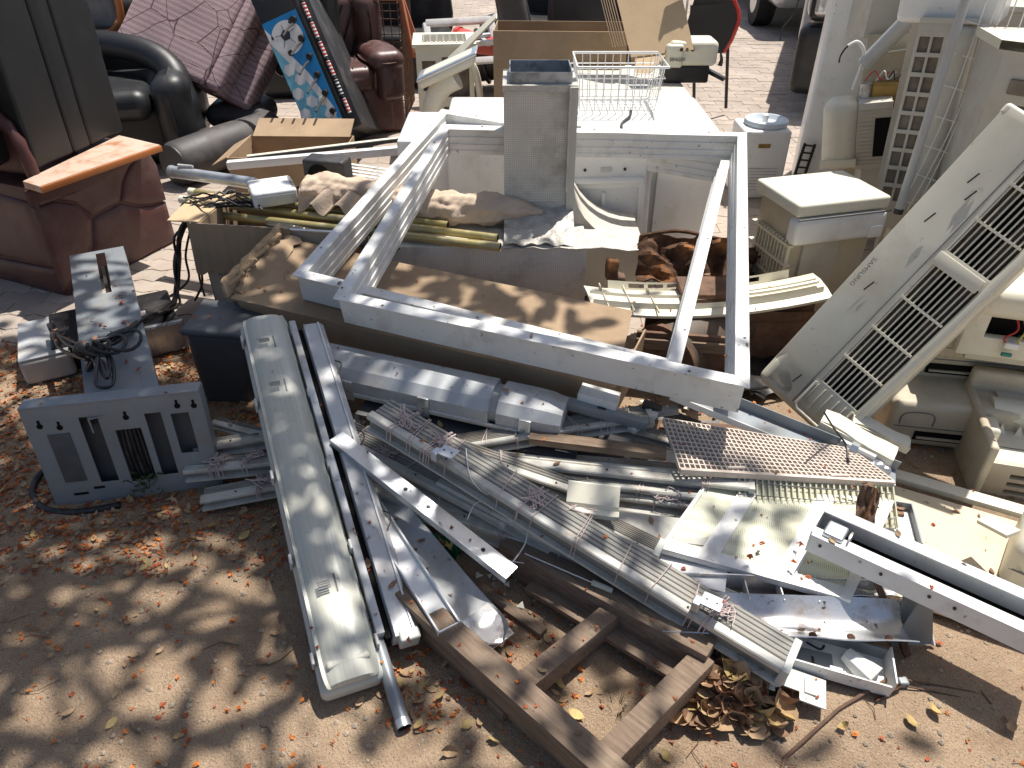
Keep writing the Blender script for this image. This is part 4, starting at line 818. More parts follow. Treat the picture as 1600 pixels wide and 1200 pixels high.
# cream door panel lying flat
A_, B_, D_ = P(1378,742,.05), P(1690,832,.05), P(1330,905,.02); mx = frame(A_, B_); yl = -(mx.inverted()@D_).y; L = 1.0
t = thing('door_panel', 'large cream door panel lying flat with an oval scratch mark', 'panel', mx)
part(t, 'sheet', MB().sheet(lambda a, b: V((L*a, -.05-(yl-.02)*b, -.022*b+.004*math.sin(a*7)*b)), 16, 6, .012), mat('tan_panel', (.60,.51,.36), .5, var=.06, dirt=(.45,.36,.24), damt=.5, spots=.5))
part(t, 'upper_rim', MB().bar((0,0,.012),(L,0,.012), .045, .02), 'cream', bevel=.004); part(t, 'channel', MB().span(0,L,-.055,-.02,-.03,-.012), 'dark')
ov = [V((.23+.085*math.cos(q)-.01*math.sin(q), -.17+.045*math.sin(q)-.02*math.cos(q), .0045-.012)) for q in [k*.262 for k in range(25)]]; part(t, 'oval_mark', MB().tube(ov, .0016, 5), 'ink_s')
part(t, 'support_block', MB().span(.2,.8,-.2,-.06,-.06,-.03), 'beige')
t = thing('air_conditioner_end', 'smooth grey rounded air conditioner end cut by the right edge', 'air conditioner', T(P(1552,925,.0)) @ Matrix.Rotation(R(-38),4,'Z'))
part(t, 'shell', MB().rbox((.20,.10,.11), (.42,.26,.20), .055, m=6), 'cream', ang=60); part(t, 'seam', MB().span(.0,.4,-.031,-.028,.12,.124), 'ink_s'); part(t, 'tab', MB().bar((-.02,.02,.19),(-.09,.06,.17), .05, .01), 'cream')
# window unit with side fins
tz = .56; FL, FR, TLb = P(1250,322,tz), P(1395,306,tz), P(1246,287,tz); mx = frame(FL, FR); mx.translation = mx.translation-V((0,0,tz)); w = (FR-FL).length; d = abs((mx.inverted()@TLb).y)+.10
t = thing('window_air_conditioner', 'boxy white window air conditioner with finned side beneath the leaning one', 'air conditioner', mx)
part(t, 'top_cover', MB().rbox((w/2,d/2,tz-.025), (w,d,.05), .012, m=3), 'cream', ang=50)
part(t, 'front_cover', MB().rbox((w/2,.02,tz-.11), (w,.07,.105), .022, m=3), 'white', ang=50); part(t, 'front_seam', MB().span(.0,w,-.017,-.012,tz-.056,tz-.05), 'ink_s')
part(t, 'chassis', MB().span(.03,w-.02,.04,d-.02,.02,tz-.05), 'beige', bevel=.004); part(t, 'recess_panel', MB().span(.08,w*.6,.025,.04,.12,tz-.17), 'condens', bevel=.003)
fm = MB().span(-.0,.012,.0,.006,.02,tz-.16).mesh('fin', 'cream'); rep(t, 'fin', fm, [T((.012,.03+k*.022,0)) for k in range(int((d-.05)/.022))])
for k in range(5): part(t, 'side_band', MB().span(.008,.03,.02,d-.01,.06+k*.08,.07+k*.08), 'cream')
part(t, 'clip', MB().rbox((w-.05,-.018,tz-.13), (.06,.01,.05), .004), 'white', ang=50)
# narrow grille unit with square holes
A_, B_ = PY(1368,322,3.02), PY(1437,36,3.10); z_ = (B_-A_).normalized(); x_ = V((.86,-.5,0)); x_ = (x_-z_*x_.dot(z_)).normalized(); y_ = z_.cross(x_); H9 = (B_-A_).length
mx = Matrix(((x_.x,y_.x,z_.x,A_.x),(x_.y,y_.y,z_.y,A_.y),(x_.z,y_.z,z_.z,A_.z),(0,0,0,1)))
t = thing('slim_air_conditioner', 'slim beige air conditioner on end with two columns of square holes', 'air conditioner', mx); n9 = 9; pt = (H9-.06)/n9
part(t, 'grille_plate', MB().plate(.13, H9, .012, [(.012+q*.046,.048+q*.046,.03+k*pt,.03+k*pt+pt*.78) for k in range(n9) for q in range(2)]), 'condens', bevel=.0015)
part(t, 'coil', MB().span(.005,.12,.014,.02,.02,H9-.02), 'fin'); part(t, 'shell', MB().rbox((.155,.06,H9/2), (.10,.16,H9), .045, m=5), 'condens', ang=50); part(t, 'end_cap', MB().span(-.002,.20,-.004,.12,H9,H9+.02), 'condens', bevel=.003); part(t, 'rear_wall', MB().span(0,.11,.1,.12,0,H9), 'condens')
t = thing('grey_pole', 'grey metal pole leaning between the slim unit and the wire grid', 'pole', frame(PY(1404,330,2.78), PY(1512,-10,2.86))); L = 1.1
part(t, 'tube', MB().tube([(0,0,0),(L,0,0)], .016, 12), 'grey_pipe'); part(t, 'end_plug', MB().tube([(-.01,0,0),(.01,0,0)], .018, 12), 'dark')
A_, B_ = PY(1418,330,2.9), PY(1540,20,3.0); z_ = (B_-A_).normalized(); x_ = V((.9,-.42,0)); x_ = (x_-z_*x_.dot(z_)).normalized(); y_ = z_.cross(x_)
mx = Matrix(((x_.x,y_.x,z_.x,A_.x),(x_.y,y_.y,z_.y,A_.y),(x_.z,y_.z,z_.z,A_.z),(0,0,0,1)))
t = thing('wire_grid', 'thin bent wire grid standing before the big beige condenser', 'grid', mx)
for k in range(5): part(t, 'upright_wire', MB().tube(spl([(k*.028-.03,0,0),(k*.03+.01*math.sin(k*2),-.01,.4),(k*.032-.02,0,.95)],5), .0022, 5), 'wire_w')
for k in range(9): part(t, 'cross_wire', MB().tube([(-.05,0,.04+k*.11),(.11,0,.02+k*.11)], .0022, 5), 'wire_w')
a0 = PY(1478,230,2.95); b0 = PY(1534,180,2.72); a0.z = b0.z = 0; mx = frame(a0, b0)
t = thing('condenser', 'big beige outdoor condenser with louvred front at the top right corner', 'air conditioner', mx); sw_ = (b0-a0).length; HC = 1.08
part(t, 'side_panel', MB().span(0,sw_,0,.015,0,HC), 'condens', bevel=.004)
fr_ = Matrix.Translation((sw_,0,0))@Matrix.Rotation(R(58),4,'Z')
ops = [(.06,.60,.62+k*.03,.642+k*.03) for k in range(10)]
f0 = MB().plate(.66, HC, .015, ops+[(.06,.60,.10+k*.03,.122+k*.03) for k in range(13)]); f0.v = [fr_@p for p in f0.v]; part(t, 'front_panel', f0, 'condens', bevel=.002)
f1 = MB().span(.04,.62,.03,.04,.06,HC-.05); f1.v = [fr_@p for p in f1.v]; part(t, 'coil', f1, 'fin')
f2 = MB().rbox((.10,-.004,.97), (.10,.012,.05), .005); f2.v = [fr_@p for p in f2.v]; part(t, 'handle_recess', f2, 'fin', ang=50)
part(t, 'top_cover', MB().add([(-.02,-.02,HC),(sw_,-.02,HC),*[fr_@V(q) for q in ((.68,-.02,HC),(.68,.3,HC))],(-.02,.42,HC)], [(0,1,2,3,4)]).add([(-.02,-.02,HC+.03),(sw_,-.02,HC+.03),*[fr_@V(q) for q in ((.68,-.02,HC+.03),(.68,.3,HC+.03))],(-.02,.42,HC+.03)], [(0,1,2,3,4)]).add([(-.02,-.02,HC),(sw_,-.02,HC),(sw_,-.02,HC+.03),(-.02,-.02,HC+.03)], [(0,1,2,3)]), 'cream'); part(t, 'rear_wall', MB().span(-.01,0,.0,.4,0,HC), 'condens')
t = split('wall_air_conditioner', 'white wall air conditioner balanced on top of the slim unit', frame(PY(1397,36,3.22), PY(1500,40,3.08)), .36, .2, .26, 'white', slot=False, mark=False)
part(t, 'support_post', MB().span(.05,.3,.08,.18,-.85,.0), 'condens')
# end-on wall unit and open electrics beside the tall refrigerator
A_ = PY(1284,268,3.62); t = thing('wall_air_conditioner', 'wall air conditioner standing on end with rounded cap and fine fins', 'air conditioner', frame(A_, PY(1392,262,3.52)))
part(t, 'end_cap', MB().rbox((.075,.08,.16), (.16,.2,.33), .06, m=5), 'cream', ang=50)
part(t, 'finned_side', MB().span(.145,.29,.0,.16,.0,.31), 'condens', bevel=.004)
fm = MB().span(.15,.285,-.004,.0,0,.006).mesh('fin', 'beige'); rep(t, 'fin', fm, [T((0,0,.02+k*.018)) for k in range(15)])
part(t, 'dark_vents', MB().span(.22,.30,-.006,.003,.06,.24), 'void'); part(t, 'base', MB().span(.18,.3,.06,.15,-.55,0), 'condens'); part(t, 'lower_lip', MB().span(-.01,.15,-.03,-.01,.02,.06), 'cream', bevel=.004)
A_ = PY(1338,168,3.70); t = thing('electrics_box', 'open electrical compartment with a brass coloured coil and loose wires', 'electrics', frame(A_, PY(1402,168,3.62)))
part(t, 'tray', MB().span(0,.24,.0,.15,-.02,.0), 'dark'); part(t, 'coil', MB().rbox((.13,.04,.06), (.16,.08,.10), .015), 'brass', ang=50); part(t, 'capacitor', MB().tube([(.03,.0,.0),(.03,.0,.11)], .025, 14), 'rustmetal'); part(t, 'lid', MB().obox((-.01,.06,.22), (.26,0,.03), (0,.1,-.03), (.0,.002,.006)), 'cream'); part(t, 'back_plate', MB().span(0,.25,.14,.15,0,.3), 'beige')
for k, m in enumerate(('w_red','wire_w','cable','wire_w')): part(t, 'wire', MB().tube(spl([(.02+.05*k,.0,.12),(.06+.04*k,-.03,.17),(.09+.03*k,-.02,.13),(.12+.03*k,0,.16)],5), .003, 5), m)
t = thing('grey_pipe', 'fat grey plastic pipe slanting behind the slim air conditioner', 'pipe', frame(PY(1352,100,3.6), PY(1425,25,3.5))); part(t, 'tube', MB().tube([(0,0,0),(.36,0,0)], .035, 14), 'grey_pipe'); part(t, 'socket', MB().tube([(.28,0,0),(.37,0,0)], .042, 14), 'grey_pipe')
t = thing('metal_cabinet', 'dull beige metal cabinet above the open electrical compartment', 'cabinet', T(PY(1348,60,3.85))); part(t, 'body', MB().span(0,.20,0,.25,0,.6), 'condens', bevel=.006); part(t, 'edge_strip', MB().span(.16,.205,-.008,0,0,.6), 'brass'); part(t, 'leg', MB().span(0.12,.19,.12,.2,-.84,0), 'beige')
t = thing('hose', 'bent white drain hose beside the tall refrigerator', 'hose', T(PY(1335,70,3.6))); inv = t.matrix_basis.inverted()
part(t, 'white_hose', MB().tube(spl([inv@PY(u,v,3.6) for u, v in ((1332,140),(1350,88),(1341,66),(1325,72))],6), .008, 8), 'wire_w'); part(t, 'wires', MB().tube(spl([inv@PY(u,v,3.6) for u, v in ((1341,66),(1325,72),(1314,86),(1311,98))],6), .004, 6), 'cable')
# hidden lower body of the stack
for k, (u, v, z, L, lb) in enumerate(((1400,480,.0,.8,'dusty beige air conditioner at the floor of the stack behind the leaning unit'),(1440,410,.22,.7,'beige air conditioner in the middle of the stack behind the leaning unit'),(1500,330,.44,.6,'beige air conditioner high in the stack behind the leaning unit'))):
    split('wall_air_conditioner', lb, frame(P(u,v,z)+V((.05,.15,0)), P(u+200,v+10,z)+V((.05,.15,0))), L, .3, .21)
# curved cream front panel
A_, B_ = P(926,492,.30), P(1300,470,.30); L = (B_-A_).length; mx = frame(A_, B_)
def bow(p): return p+V((0, .0, -.03+.09*((p.x/L-.5)*2)**2*.5))
t = thing('curved_panel', 'long curved cream front panel lying behind the white frame bars', 'panel', mx)
part(t, 'shell', MB().prism([(0,0),(.05,.012),(.11,.018),(.17,.012),(.20,-.01),(.20,-.018),(.11,.008),(0,-.010)], 0, L, 16, fn=bow), 'cream')
for yv in (.035,.10): part(t, 'ridge', MB().prism([(yv,.01),(yv+.006,.028),(yv+.012,.012)], .01, L-.02, 16, fn=bow), 'cream')
part(t, 'roller', MB().prism([(.075+.008*math.cos(q),.032+.008*math.sin(q)) for q in [k*.785 for k in range(8)]], L*.42, L*.97, 10, fn=bow), 'cream')
bm_ = part(t, 'slotted_edge', MB().plate(L*.8, .035, .006, [(.08+.075*k,.14+.075*k,.010,.027) for k in range(int((L*.8-.12)/.075))], fn=lambda p: bow(V((p.x+.1,.20+p.z*.3,-.005+p.z*.9)))), 'cream')
for k in range(3): part(t, 'cross_rib', MB().bar(bow(V((.06+k*.09,.0,.015))), bow(V((.06+k*.09,.18,.022))), .004, .008), 'beige')

t = thing('condenser', 'added beige casing filling the shadow gap behind the bent wire grid', 'air conditioner', T((PY(1425,200,3.35).x, 3.32, 0)) @ Matrix.Rotation(R(-24),4,'Z'))  # added casing, set where a brown shadow gap lies behind the grid
part(t, 'front_panel', MB().plate(.42, 1.12, .015, [(.06,.36,.20+k*.04,.228+k*.04) for k in range(20)]), 'condens', bevel=.002); part(t, 'coil', MB().span(.03,.39,.03,.04,.1,1.05), 'fin'); part(t, 'side_wall', MB().span(-.012,0,0,.3,0,1.12), 'condens'); part(t, 'side_wall', MB().span(.42,.432,0,.3,0,1.12), 'condens'); part(t, 'top_cover', MB().span(-.015,.435,-.01,.31,1.12,1.14), 'condens', bevel=.003)
t = thing('condenser', 'upper beige condenser with wide louvres at the very top right', 'air conditioner', T((PY(1530,60,3.6).x, 3.55, 0)) @ Matrix.Rotation(R(-20),4,'Z'))
part(t, 'front_panel', MB().plate(.7, 1.3, .015, [(.06,.64,.5+k*.05,.535+k*.05) for k in range(14)]), 'beige', bevel=.002); part(t, 'coil', MB().span(.03,.67,.03,.04,.1,1.25), 'fin'); part(t, 'side_wall', MB().span(-.012,0,0,.3,0,1.3), 'beige'); part(t, 'top_cover', MB().span(-.015,.71,-.01,.31,1.3,1.32), 'beige', bevel=.003)
# ================================================================ THE PILE
# insulated duct
t = thing('air_duct', 'upright insulated sheet metal duct with an elbow base wrapped in foil', 'duct', T((0,2.96,0)))
dx0, dx1, dy0, dy1, dzt = -.032, .252, 0.0, .26, .905
def wobb(p): return p+V((nz(p,7)*.004, nz(p,7,3)*.004, 0))
mb = MB(); mb.span(dx0,dx1-.03,dy0-.002,dy0+.004,.40,dzt); part(t, 'front_wrap', mb, 'weave', smooth=False)
mb = MB(); mb.span(dx0,dx0+.006,dy0+.004,dy1,.40,dzt); part(t, 'side_wrap', mb, 'weave', smooth=False)
prof = [(.56,.02),(.56,.27)]+[(.252+.30*(1-math.cos(q)), .27+.26*(1-math.sin(q))) for q in [1.57-k*.196 for k in range(9)]]
prof += [(.252,dzt),(.252-.03,dzt),(.222,.02)]
def prismy(pr, y0, y1): mb = MB(); mb.prism([(a,b) for a, b in pr], y0, y1); mb.v = [V((p.y, p.x, p.z)) for p in mb.v]; return mb
part(t, 'elbow', prismy(prof, dy0-.02, dy1+.05), mat('pale_insulation', (.56,.53,.46), .8, var=.1, dirt=(.40,.36,.30), damt=.5, extra=_weave), ang=25)
part(t, 'back_wall', MB().span(dx0,dx1-.03,dy1-.006,dy1,.02,dzt), 'weave')
cl = part(t, 'steel_collar', MB().plate(.235, .035, .004, []), 'duct_in'); 
mb = MB(); mb.span(dx0+.022,dx1-.022,.024,.028,dzt-.12,dzt+.045); mb.span(dx0+.022,dx1-.022,.236,.24,dzt-.12,dzt+.045); mb.span(dx0+.022,dx0+.026,.028,.236,dzt-.12,dzt+.045); mb.span(dx1-.026,dx1-.022,.028,.236,dzt-.12,dzt+.045); bt = MB().span(dx0+.026,dx1-.026,.028,.236,dzt-.30,dzt-.29)
mb.weld = True; cl.data = mb.mesh('steel_collar', 'duct_in', smooth=False); part(t, 'duct_floor', bt, 'void')
mb = MB(); mb.span(dx0-.004,dx1,-.006,.024,dzt-.02,dzt+.004); mb.span(dx0-.004,dx0+.022,.024,dy1,dzt-.02,dzt+.004); mb.span(dx0-.004,dx1,.24,dy1+.004,dzt-.02,dzt+.004); part(t, 'frayed_rim', mb, 'foil', smooth=False)
mb = MB().sheet(lambda a, b: V((dx0+(dx1-dx0)*a, .004-.24*b**1.5+.010*nz((a*4,b*4,1),1.6), .44-.075*b+.014*nz((a*5,b*5,0),1.5))), 24, 14, .004); part(t, 'foil_apron', mb, 'foil', ang=20)
mb = MB().sheet(lambda a, b: V((dx0+.002+(dx1-dx0-.03)*a, -.004+.004*nz((a*5,b*3,4),1.5), .40+.05*b)), 18, 4, .003); part(t, 'foil_band', mb, 'foil', ang=20)
part(t, 'base_box', MB().span(-.56,.30,-.235,.22,.03,.355), 'weave', bevel=.006)
part(t, 'base_edge_tape', MB().sheet(lambda a, b: V((-.1+.62*a, -.245+.16*b+.008*nz((a*9,b*3,2),1.3), .365-.012*(1-b)+.010*nz((a*9,b*3,0),1.3)-.05*(a>.75)*(a-.75))), 30, 6, .003), 'foil', ang=20)
part(t, 'edge_tape', MB().span(dx1-.034,dx1-.026,-.026,-.018,.5,dzt), 'foil')
# frames
def mitred(name, label, C, prof, m, up):
    t = thing(name, label, 'frame', T(C[0])); n = len(C); inv = t.matrix_basis.inverted(); cen = sum(C, V())/n
    rings = []
    for i in range(n):
        p, a, b = C[i], C[i-1], C[(i+1)%n]; d1, d2 = (p-a).normalized(), (b-p).normalized()
        nrm = d1.cross(d2).normalized(); nrm = nrm if nrm.z > 0 else -nrm
        o1, o2 = d1.cross(nrm), d2.cross(nrm)
        if o1.dot(p-cen) < 0: o1, o2 = -o1, -o2
        bis = (o1+o2).normalized(); k = 1/max(.3, bis.dot(o1)); rings.append([inv@(p+bis*(x*k)+nrm*z) for x, z in prof])
    for i in range(n):
        q0, q1 = rings[i], rings[(i+1)%n]; K_ = len(prof); mb = MB(); nseg = 10
        for s_ in range(nseg+1):
            for j in range(K_): mb.v.append(q0[j].lerp(q1[j], .0006+.9988*s_/nseg)+V((0,0,.0025*nz((s_*.9+i*9,0,0),1))))
        for s_ in range(nseg):
            for j in range(K_): mb.f.append((s_*K_+j, s_*K_+(j+1)%K_, (s_+1)*K_+(j+1)%K_, (s_+1)*K_+j))
        mb.f += [tuple(range(K_-1,-1,-1)), tuple(nseg*K_+j for j in range(K_))]
        b = part(t, 'bar', mb, m, ang=20)
        mid = sum((q0[j] for j in range(K_)), V())/K_
        for f in (.12,.5,.86):
            o_ = q0[0].lerp(q1[0], f); part(b, 'rivet', MB().lathe([(.001,.002),(.004,.0015),(.005,0),(.001,-.002)], 8, o_-(q0[0]-q0[1]).normalized()*.02), 'ink_s')
    return t
PR = [(0,0),(-.040,0),(-.040,-.030),(-.044,-.032),(-.044,-.062),(-.048,-.064),(-.048,-.088),(-.051,-.090),(-.051,-.108),(-.012,-.108),(-.012,-.005),(0,-.004)]
C1 = [P(520,466,.475), P(1172,606,.44), P(1167,207,.63), P(690,194,.70)]
mitred('aluminium_frame', 'uppermost white aluminium frame, its right bar beside the leaning air conditioner', C1, PR, 'alu', None)
C2 = [P(456,430,.455), P(1062,578,.385), P(1143,244,.535), P(690,170,.665)]
mitred('aluminium_frame', 'lower white aluminium frame showing its left bar and slanting right bar', C2, PR, 'alu', None)
# flattened long carton under the frames
A_, B_ = P(360,466,.345), P(962,606,.285); L = (B_-A_).length; mx = frame(A_, B_)
bk0, bk1 = mx.inverted()@P(446,372,.40), mx.inverted()@P(988,486,.33)
t = thing('long_carton', 'long flattened brown carton with a torn end under the white frames', 'carton', mx)
part(t, 'top_panel', MB().sheet(lambda a, b: V((0,0,0)).lerp(V((L,0,0)),a).lerp(bk0.lerp(bk1,a), b)+V((0,0,.005*nz((a*3,b*2,0),1.5)+.004*math.sin(b*3.1))), 24, 10, .006), 'card')
part(t, 'front_panel', MB().sheet(lambda a, b: V((.03+(L-.03)*a, -.002+.012*b*b, -.15*b*(.25+.75*min(1,a*2.0))+.006*nz((a*4,b*2,3),1.5))), 24, 6, .006), 'card')
part(t, 'end_panel', MB().obox((L-.008,.01,-.16), (.006,0,0), (.03,.30,.05), (0,0,.15)), 'card')
part(t, 'packing_tape', MB().span(L*.83,L*.835,.003,.36,.019,.021), 'card_l'); part(t, 'label', MB().span(L*.84,L*.89,-.010,-.006,-.13,-.085), mat('pale_label', (.42,.36,.20), .5))
jag = lambda a: .018*nz((a*12,0,0),1.4)
part(t, 'torn_flap', MB().sheet(lambda a, b: bk0.lerp(V((-.01,0,0)), a)+V((-.045*b+jag(a)*b, .02*b, .03*math.sin(b*3)+.035*b+.02*jag(a+3)*20*b*.3)), 16, 5, .012), 'card_core')
part(t, 'torn_liner', MB().sheet(lambda a, b: bk0.lerp(V((.0,0,0)), a*.9+.02)+V((.08*b+jag(a+7)*1.5, .0, .012+.012*math.sin(b*2.6+a*3))), 16, 5, .004), 'card')
mb = MB()
for k in range(4): mb.tube(spl([bk0.lerp(V((0,0,0)), .1+.22*k)+V((-.02,0,.03)), bk0.lerp(V((0,0,0)), .2+.22*k)+V((.01,.02,.05)), bk0.lerp(V((0,0,0)), .28+.22*k)+V((-.03,0,.02))],5), .009, 7, rf=lambda q: .009*(1-.5*abs(q-.5)))
part(t, 'crumpled_edge', mb, 'card_core')
# standing printed carton
A_ = P(346,500,0); B_ = P(520,512,0); mx = frame(A_, B_); t = thing('printed_carton', 'upright brown carton with printed lines and a torn hanging flap', 'carton', mx)
top = mx.inverted()@PY(318,352,A_.y)
w, d, h = .62, .36, top.z
part(t, 'front_wall', MB().span(0,w,0,.006,0,h), 'card_w'); part(t, 'back_wall', MB().span(0,w,d-.006,d,0,h), 'card'); part(t, 'side_wall', MB().span(-.006,0,0,d,0,h), 'card'); part(t, 'side_wall', MB().span(w,w+.006,0,d,0,h), 'card')
part(t, 'torn_flap', MB().sheet(lambda a, b: V((-.035+.42*a, -.010-.022*b-.006*math.sin(a*60)*.25, h+.012-(.205+.02*nz((a*7,0,0),1.3)-.03*a)*b)), 60, 6, .004), 'card', ang=20)
part(t, 'side_flap', MB().sheet(lambda a, b: V((-.004-.13*b, .02+.30*a, h+.006+.012*b*math.sin(a*3))), 8, 3, .005), 'card_l'); part(t, 'edge_tape', MB().span(.0,w,-.004,.012,h,h+.004), 'steel')
pr = MB(); rr = random.Random(4)
for k in range(11):
    zz = h*.55-.022*k; x = .035+.003*k
    if k in (6,): continue
    while x < .20:
        ww = rr.uniform(.008,.03)
        for q in range(max(1,int(ww/.006))): pr.span(x+q*.006, x+q*.006+rr.uniform(.003,.0048), -.0012, 0, zz, zz+rr.uniform(.006,.010))
        x += ww+.006
part(t, 'printed_lines', pr, 'ink_s', smooth=False)
# small carton behind, black trough etc
carton('open_carton', 'open pale carton full of strips left of the football table', frame(P(358,266,.20)-V((0,0,.20)), P(560,268,.20)-V((0,0,.20))), .62, .42, .27, 'card',
   flaps=[MB().sheet(lambda a, b: V((.02+.58*a, .40+.16*b, .27+.06*b)), 4, 2, .006), MB().sheet(lambda a, b: V((-.10*b, .02+.38*a, .27-.05*b)), 4, 2, .006)])
def bar_thing(name, label, cat, A, B, w, h, m, bevel=.002, extra=None, group=None):
    t = thing(name, label, cat, frame(A, B), group); L = (B-A).length
    part(t, 'bar', MB().span(0,L,-w/2,w/2,-h/2,h/2), m, bevel=bevel)
    if extra: extra(t, L)
    return t
bar_thing('white_bar', 'square white plastic bar lying across the pale open carton', 'bar', P(356,258,.305), P(655,232,.345), .045, .04, 'white', extra=lambda t, L: part(t, 'end_plug', MB().span(-.003,.002,-.015,.015,-.013,.013), 'cream'))
bar_thing('cream_strip', 'thin cream edging strip behind the square white bar', 'strip', P(386,246,.325), P(650,214,.35), .03, .02, 'cream', extra=lambda t, L: part(t, 'dark_face', MB().span(0,L,-.018,-.0151,-.012,.006), 'dark'))
for k in range(4): bar_thing('white_lath', ['topmost','second','third','lowest'][k]+' thin white slat beside the black speaker box', 'slat', P(545,256+5*k,.40), P(655,272+6*k,.40), .02, .003, 'alu', .0008, group='thin slats beside the speaker', extra=lambda t, L: part(t, 'cord_hole', MB().span(L*.4,L*.44,-.003,.003,.0014,.0022), 'ink_s'))
t = thing('speaker_box', 'small black speaker box with a round hollow beside the white router', 'speaker', frame(P(478,300,.42), P(548,306,.42)))
part(t, 'case', MB().rbox((.09,.06,.07), (.19,.10,.14), .014, m=2), 'dark', ang=50); part(t, 'hollow', MB().tube([(.07,.012,.075),(.07,.0075,.075)], .05, 24), 'void')
part(t, 'cord', MB().tube(spl([(.0,-.01,.02),(.04,-.06,.01),(.12,-.05,.02),(.13,-.01,.04),(.05,-.02,.05),(-.02,-.04,.03)],6), .007, 8), 'cable')
t = thing('metal_pipe', 'shiny silver pipe end poking left over the black cables', 'pipe', frame(P(268,268,.46), P(420,290,.46))); part(t, 'tube', MB().tube([(0,0,0),(.45,0,0)], .026, 16), 'steel'); part(t, 'end_ring', MB().tube([(-.004,0,0),(.012,0,0)], .028, 16), 'steel'); part(t, 'wire_knob', MB().tube([(.05,0,.03),(.12,.01,.034)], .014, 8, rf=lambda q: .012+.006*math.sin(q*30)), 'grey_pipe')
t = thing('router', 'white plastic router box with a row of vents lying on the tubes', 'router', frame(P(398,328,.43), P(466,318,.43))); 
part(t, 'case', MB().rbox((.09,.085,.035), (.18,.18,.065), .012, m=2), 'white', ang=50); part(t, 'front_strip', MB().span(.02,.17,-.007,-.003,.01,.05), 'cream', bevel=.002)
for k in range(9): part(t, 'vent', MB().span(.181,.184,.02+k*.016,.028+k*.016,.02,.055), 'ink_s')
for k in range(7): part(t, 'vent', MB().span(.165,.178,.02+k*.02,.03+k*.02,.068,.0695), 'ink_s')
# cloth roll
A_, B_ = P(470,300,.46), P(848,330,.43); L = (B_-A_).length; mx = frame(A_, B_)
def cloth(a, b):
    x = L*a; q = 2*math.pi*b; taper = min(1, (a/.03)**.5 if a < .03 else 1)*(1 if a < .80 else max(.18, 1-((a-.80)/.20)**1.3*.85))
    tw = q+a*9; fold = .16*math.sin(tw*2+a*30+2*nz((a*8,0,0),1))+.30*(abs(math.sin(tw*2.0-a*26+1.5*nz((a*11,math.cos(q),math.sin(q)),1.2)))-.6)+.14*(abs(math.sin(tw*4+a*47))-.6)+.35*nz((a*10,math.cos(q)*1.5,math.sin(q)*1.5),1.8)
    r = .062*taper*(1+.42*fold)
    return V((x, r*1.15*math.cos(q)+.015*math.sin(a*8), r*math.sin(q)+.012*math.sin(a*6+1)-.02*(a>.8)*(a-.8)*5))
t = thing('cloth_roll', 'crumpled beige cloth roll wrapped round the tubes under the frames', 'cloth', mx); part(t, 'cloth', MB().sheet(cloth, 190, 64), 'cloth', ang=80)
part(t, 'loose_fold', MB().sheet(lambda a, b: V((.02+.26*a, -.05-.05*b+.02*math.sin(a*12), .03-.06*b+.018*math.sin(a*16+b*4))), 30, 8, .005), 'cloth', ang=80)
# yellowed tubes
for k, (u0,v0,u1,v1,z,lb) in enumerate(((286,312,778,372,.40,'upper yellowed metal tube with an open end by the duct'),(290,330,782,386,.385,'lower yellowed metal tube with an open end by the duct'),(300,300,700,352,.405,'rearmost yellowed metal tube under the cloth roll'))):
    A_, B_ = P(u0,v0,z), P(u1,v1,z-.01); L = (B_-A_).length; t = thing('metal_tube', lb, 'tube', frame(A_, B_), 'yellowed tubes')
    part(t, 'tube', MB().tube([(0,0,0),(L,0,0)], .0165, 14, caps=False), 'tube_y'); part(t, 'bore', MB().tube([(L-.03,0,0),(L-.002,0,0)], .0145, 14), 'void'); part(t, 'end_cap', MB().tube([(-.012,0,0),(.02,0,0)], .018, 14), 'cream')
t = bar_thing('black_strip', 'black perforated strip lying inside the printed carton', 'strip', P(420,348,.385), P(620,392,.375), .05, .006, 'black'); 
for k in range(3): part(t, 'foam_dot', MB().lathe([(.001,.002),(.004,.001),(.004,-.001),(.001,-.002)], 6, (.12+.05*k,.01,.004)), 'wire_w')
# rust heap
def crumple(name, label, cat, c, sx, sy, m, amp, sc, sd, tilt, th=.006, nu=26, nv=18):
    t = thing(name, label, cat, T(c) @ Matrix.Rotation(tilt[2],4,'Z') @ Matrix.Rotation(tilt[1],4,'Y') @ Matrix.Rotation(tilt[0],4,'X'))
    part(t, 'sheet', MB().sheet(lambda a, b: V(((a-.5)*sx+.03*nz((a*5,b*5,sd),1.2)*sx, (b-.5)*sy*(1+.25*nz((a*7,sd,0),1.3)), amp*nz((a*sc,b*sc,sd),1.6))), nu, nv, th), m, ang=25); return t
t = crumple('rusty_sheet', 'crumpled orange rusty sheet metal right of the duct elbow', 'scrap', P(1080,408,.32), .42, .20, 'rust', .07, 3, 3, (R(42),0,R(-8))); part(t, 'flaking_rim', MB().tube(spl([(-.2,.09,.01),(-.06,.11,.03),(.1,.10,.0),(.2,.08,.02)],6), .008, 6), 'rust')
t = crumple('rusty_sheet', 'dark rusty scrap behind the right bar of the upper frame', 'scrap', P(1170,412,.22), .22, .2, 'rustbar', .06, 3, 9, (R(35),0,R(20))); part(t, 'fragment', MB().rbox((.02,.02,.03), (.08,.06,.05), .015, wob=.02, ws=20), 'rust', ang=60)
t = thing('rusty_stub', 'short rusty pipe stub at the foot of the duct elbow', 'pipe', T(P(955,432,.30))); part(t, 'pipe', MB().rbox((0,0,.03), (.05,.04,.09), .012, wob=.008, ws=25), 'rust', ang=60); part(t, 'torn_end', MB().rbox((.03,.01,-.01), (.06,.05,.03), .01, wob=.01, ws=25), 'rustbar', ang=60)
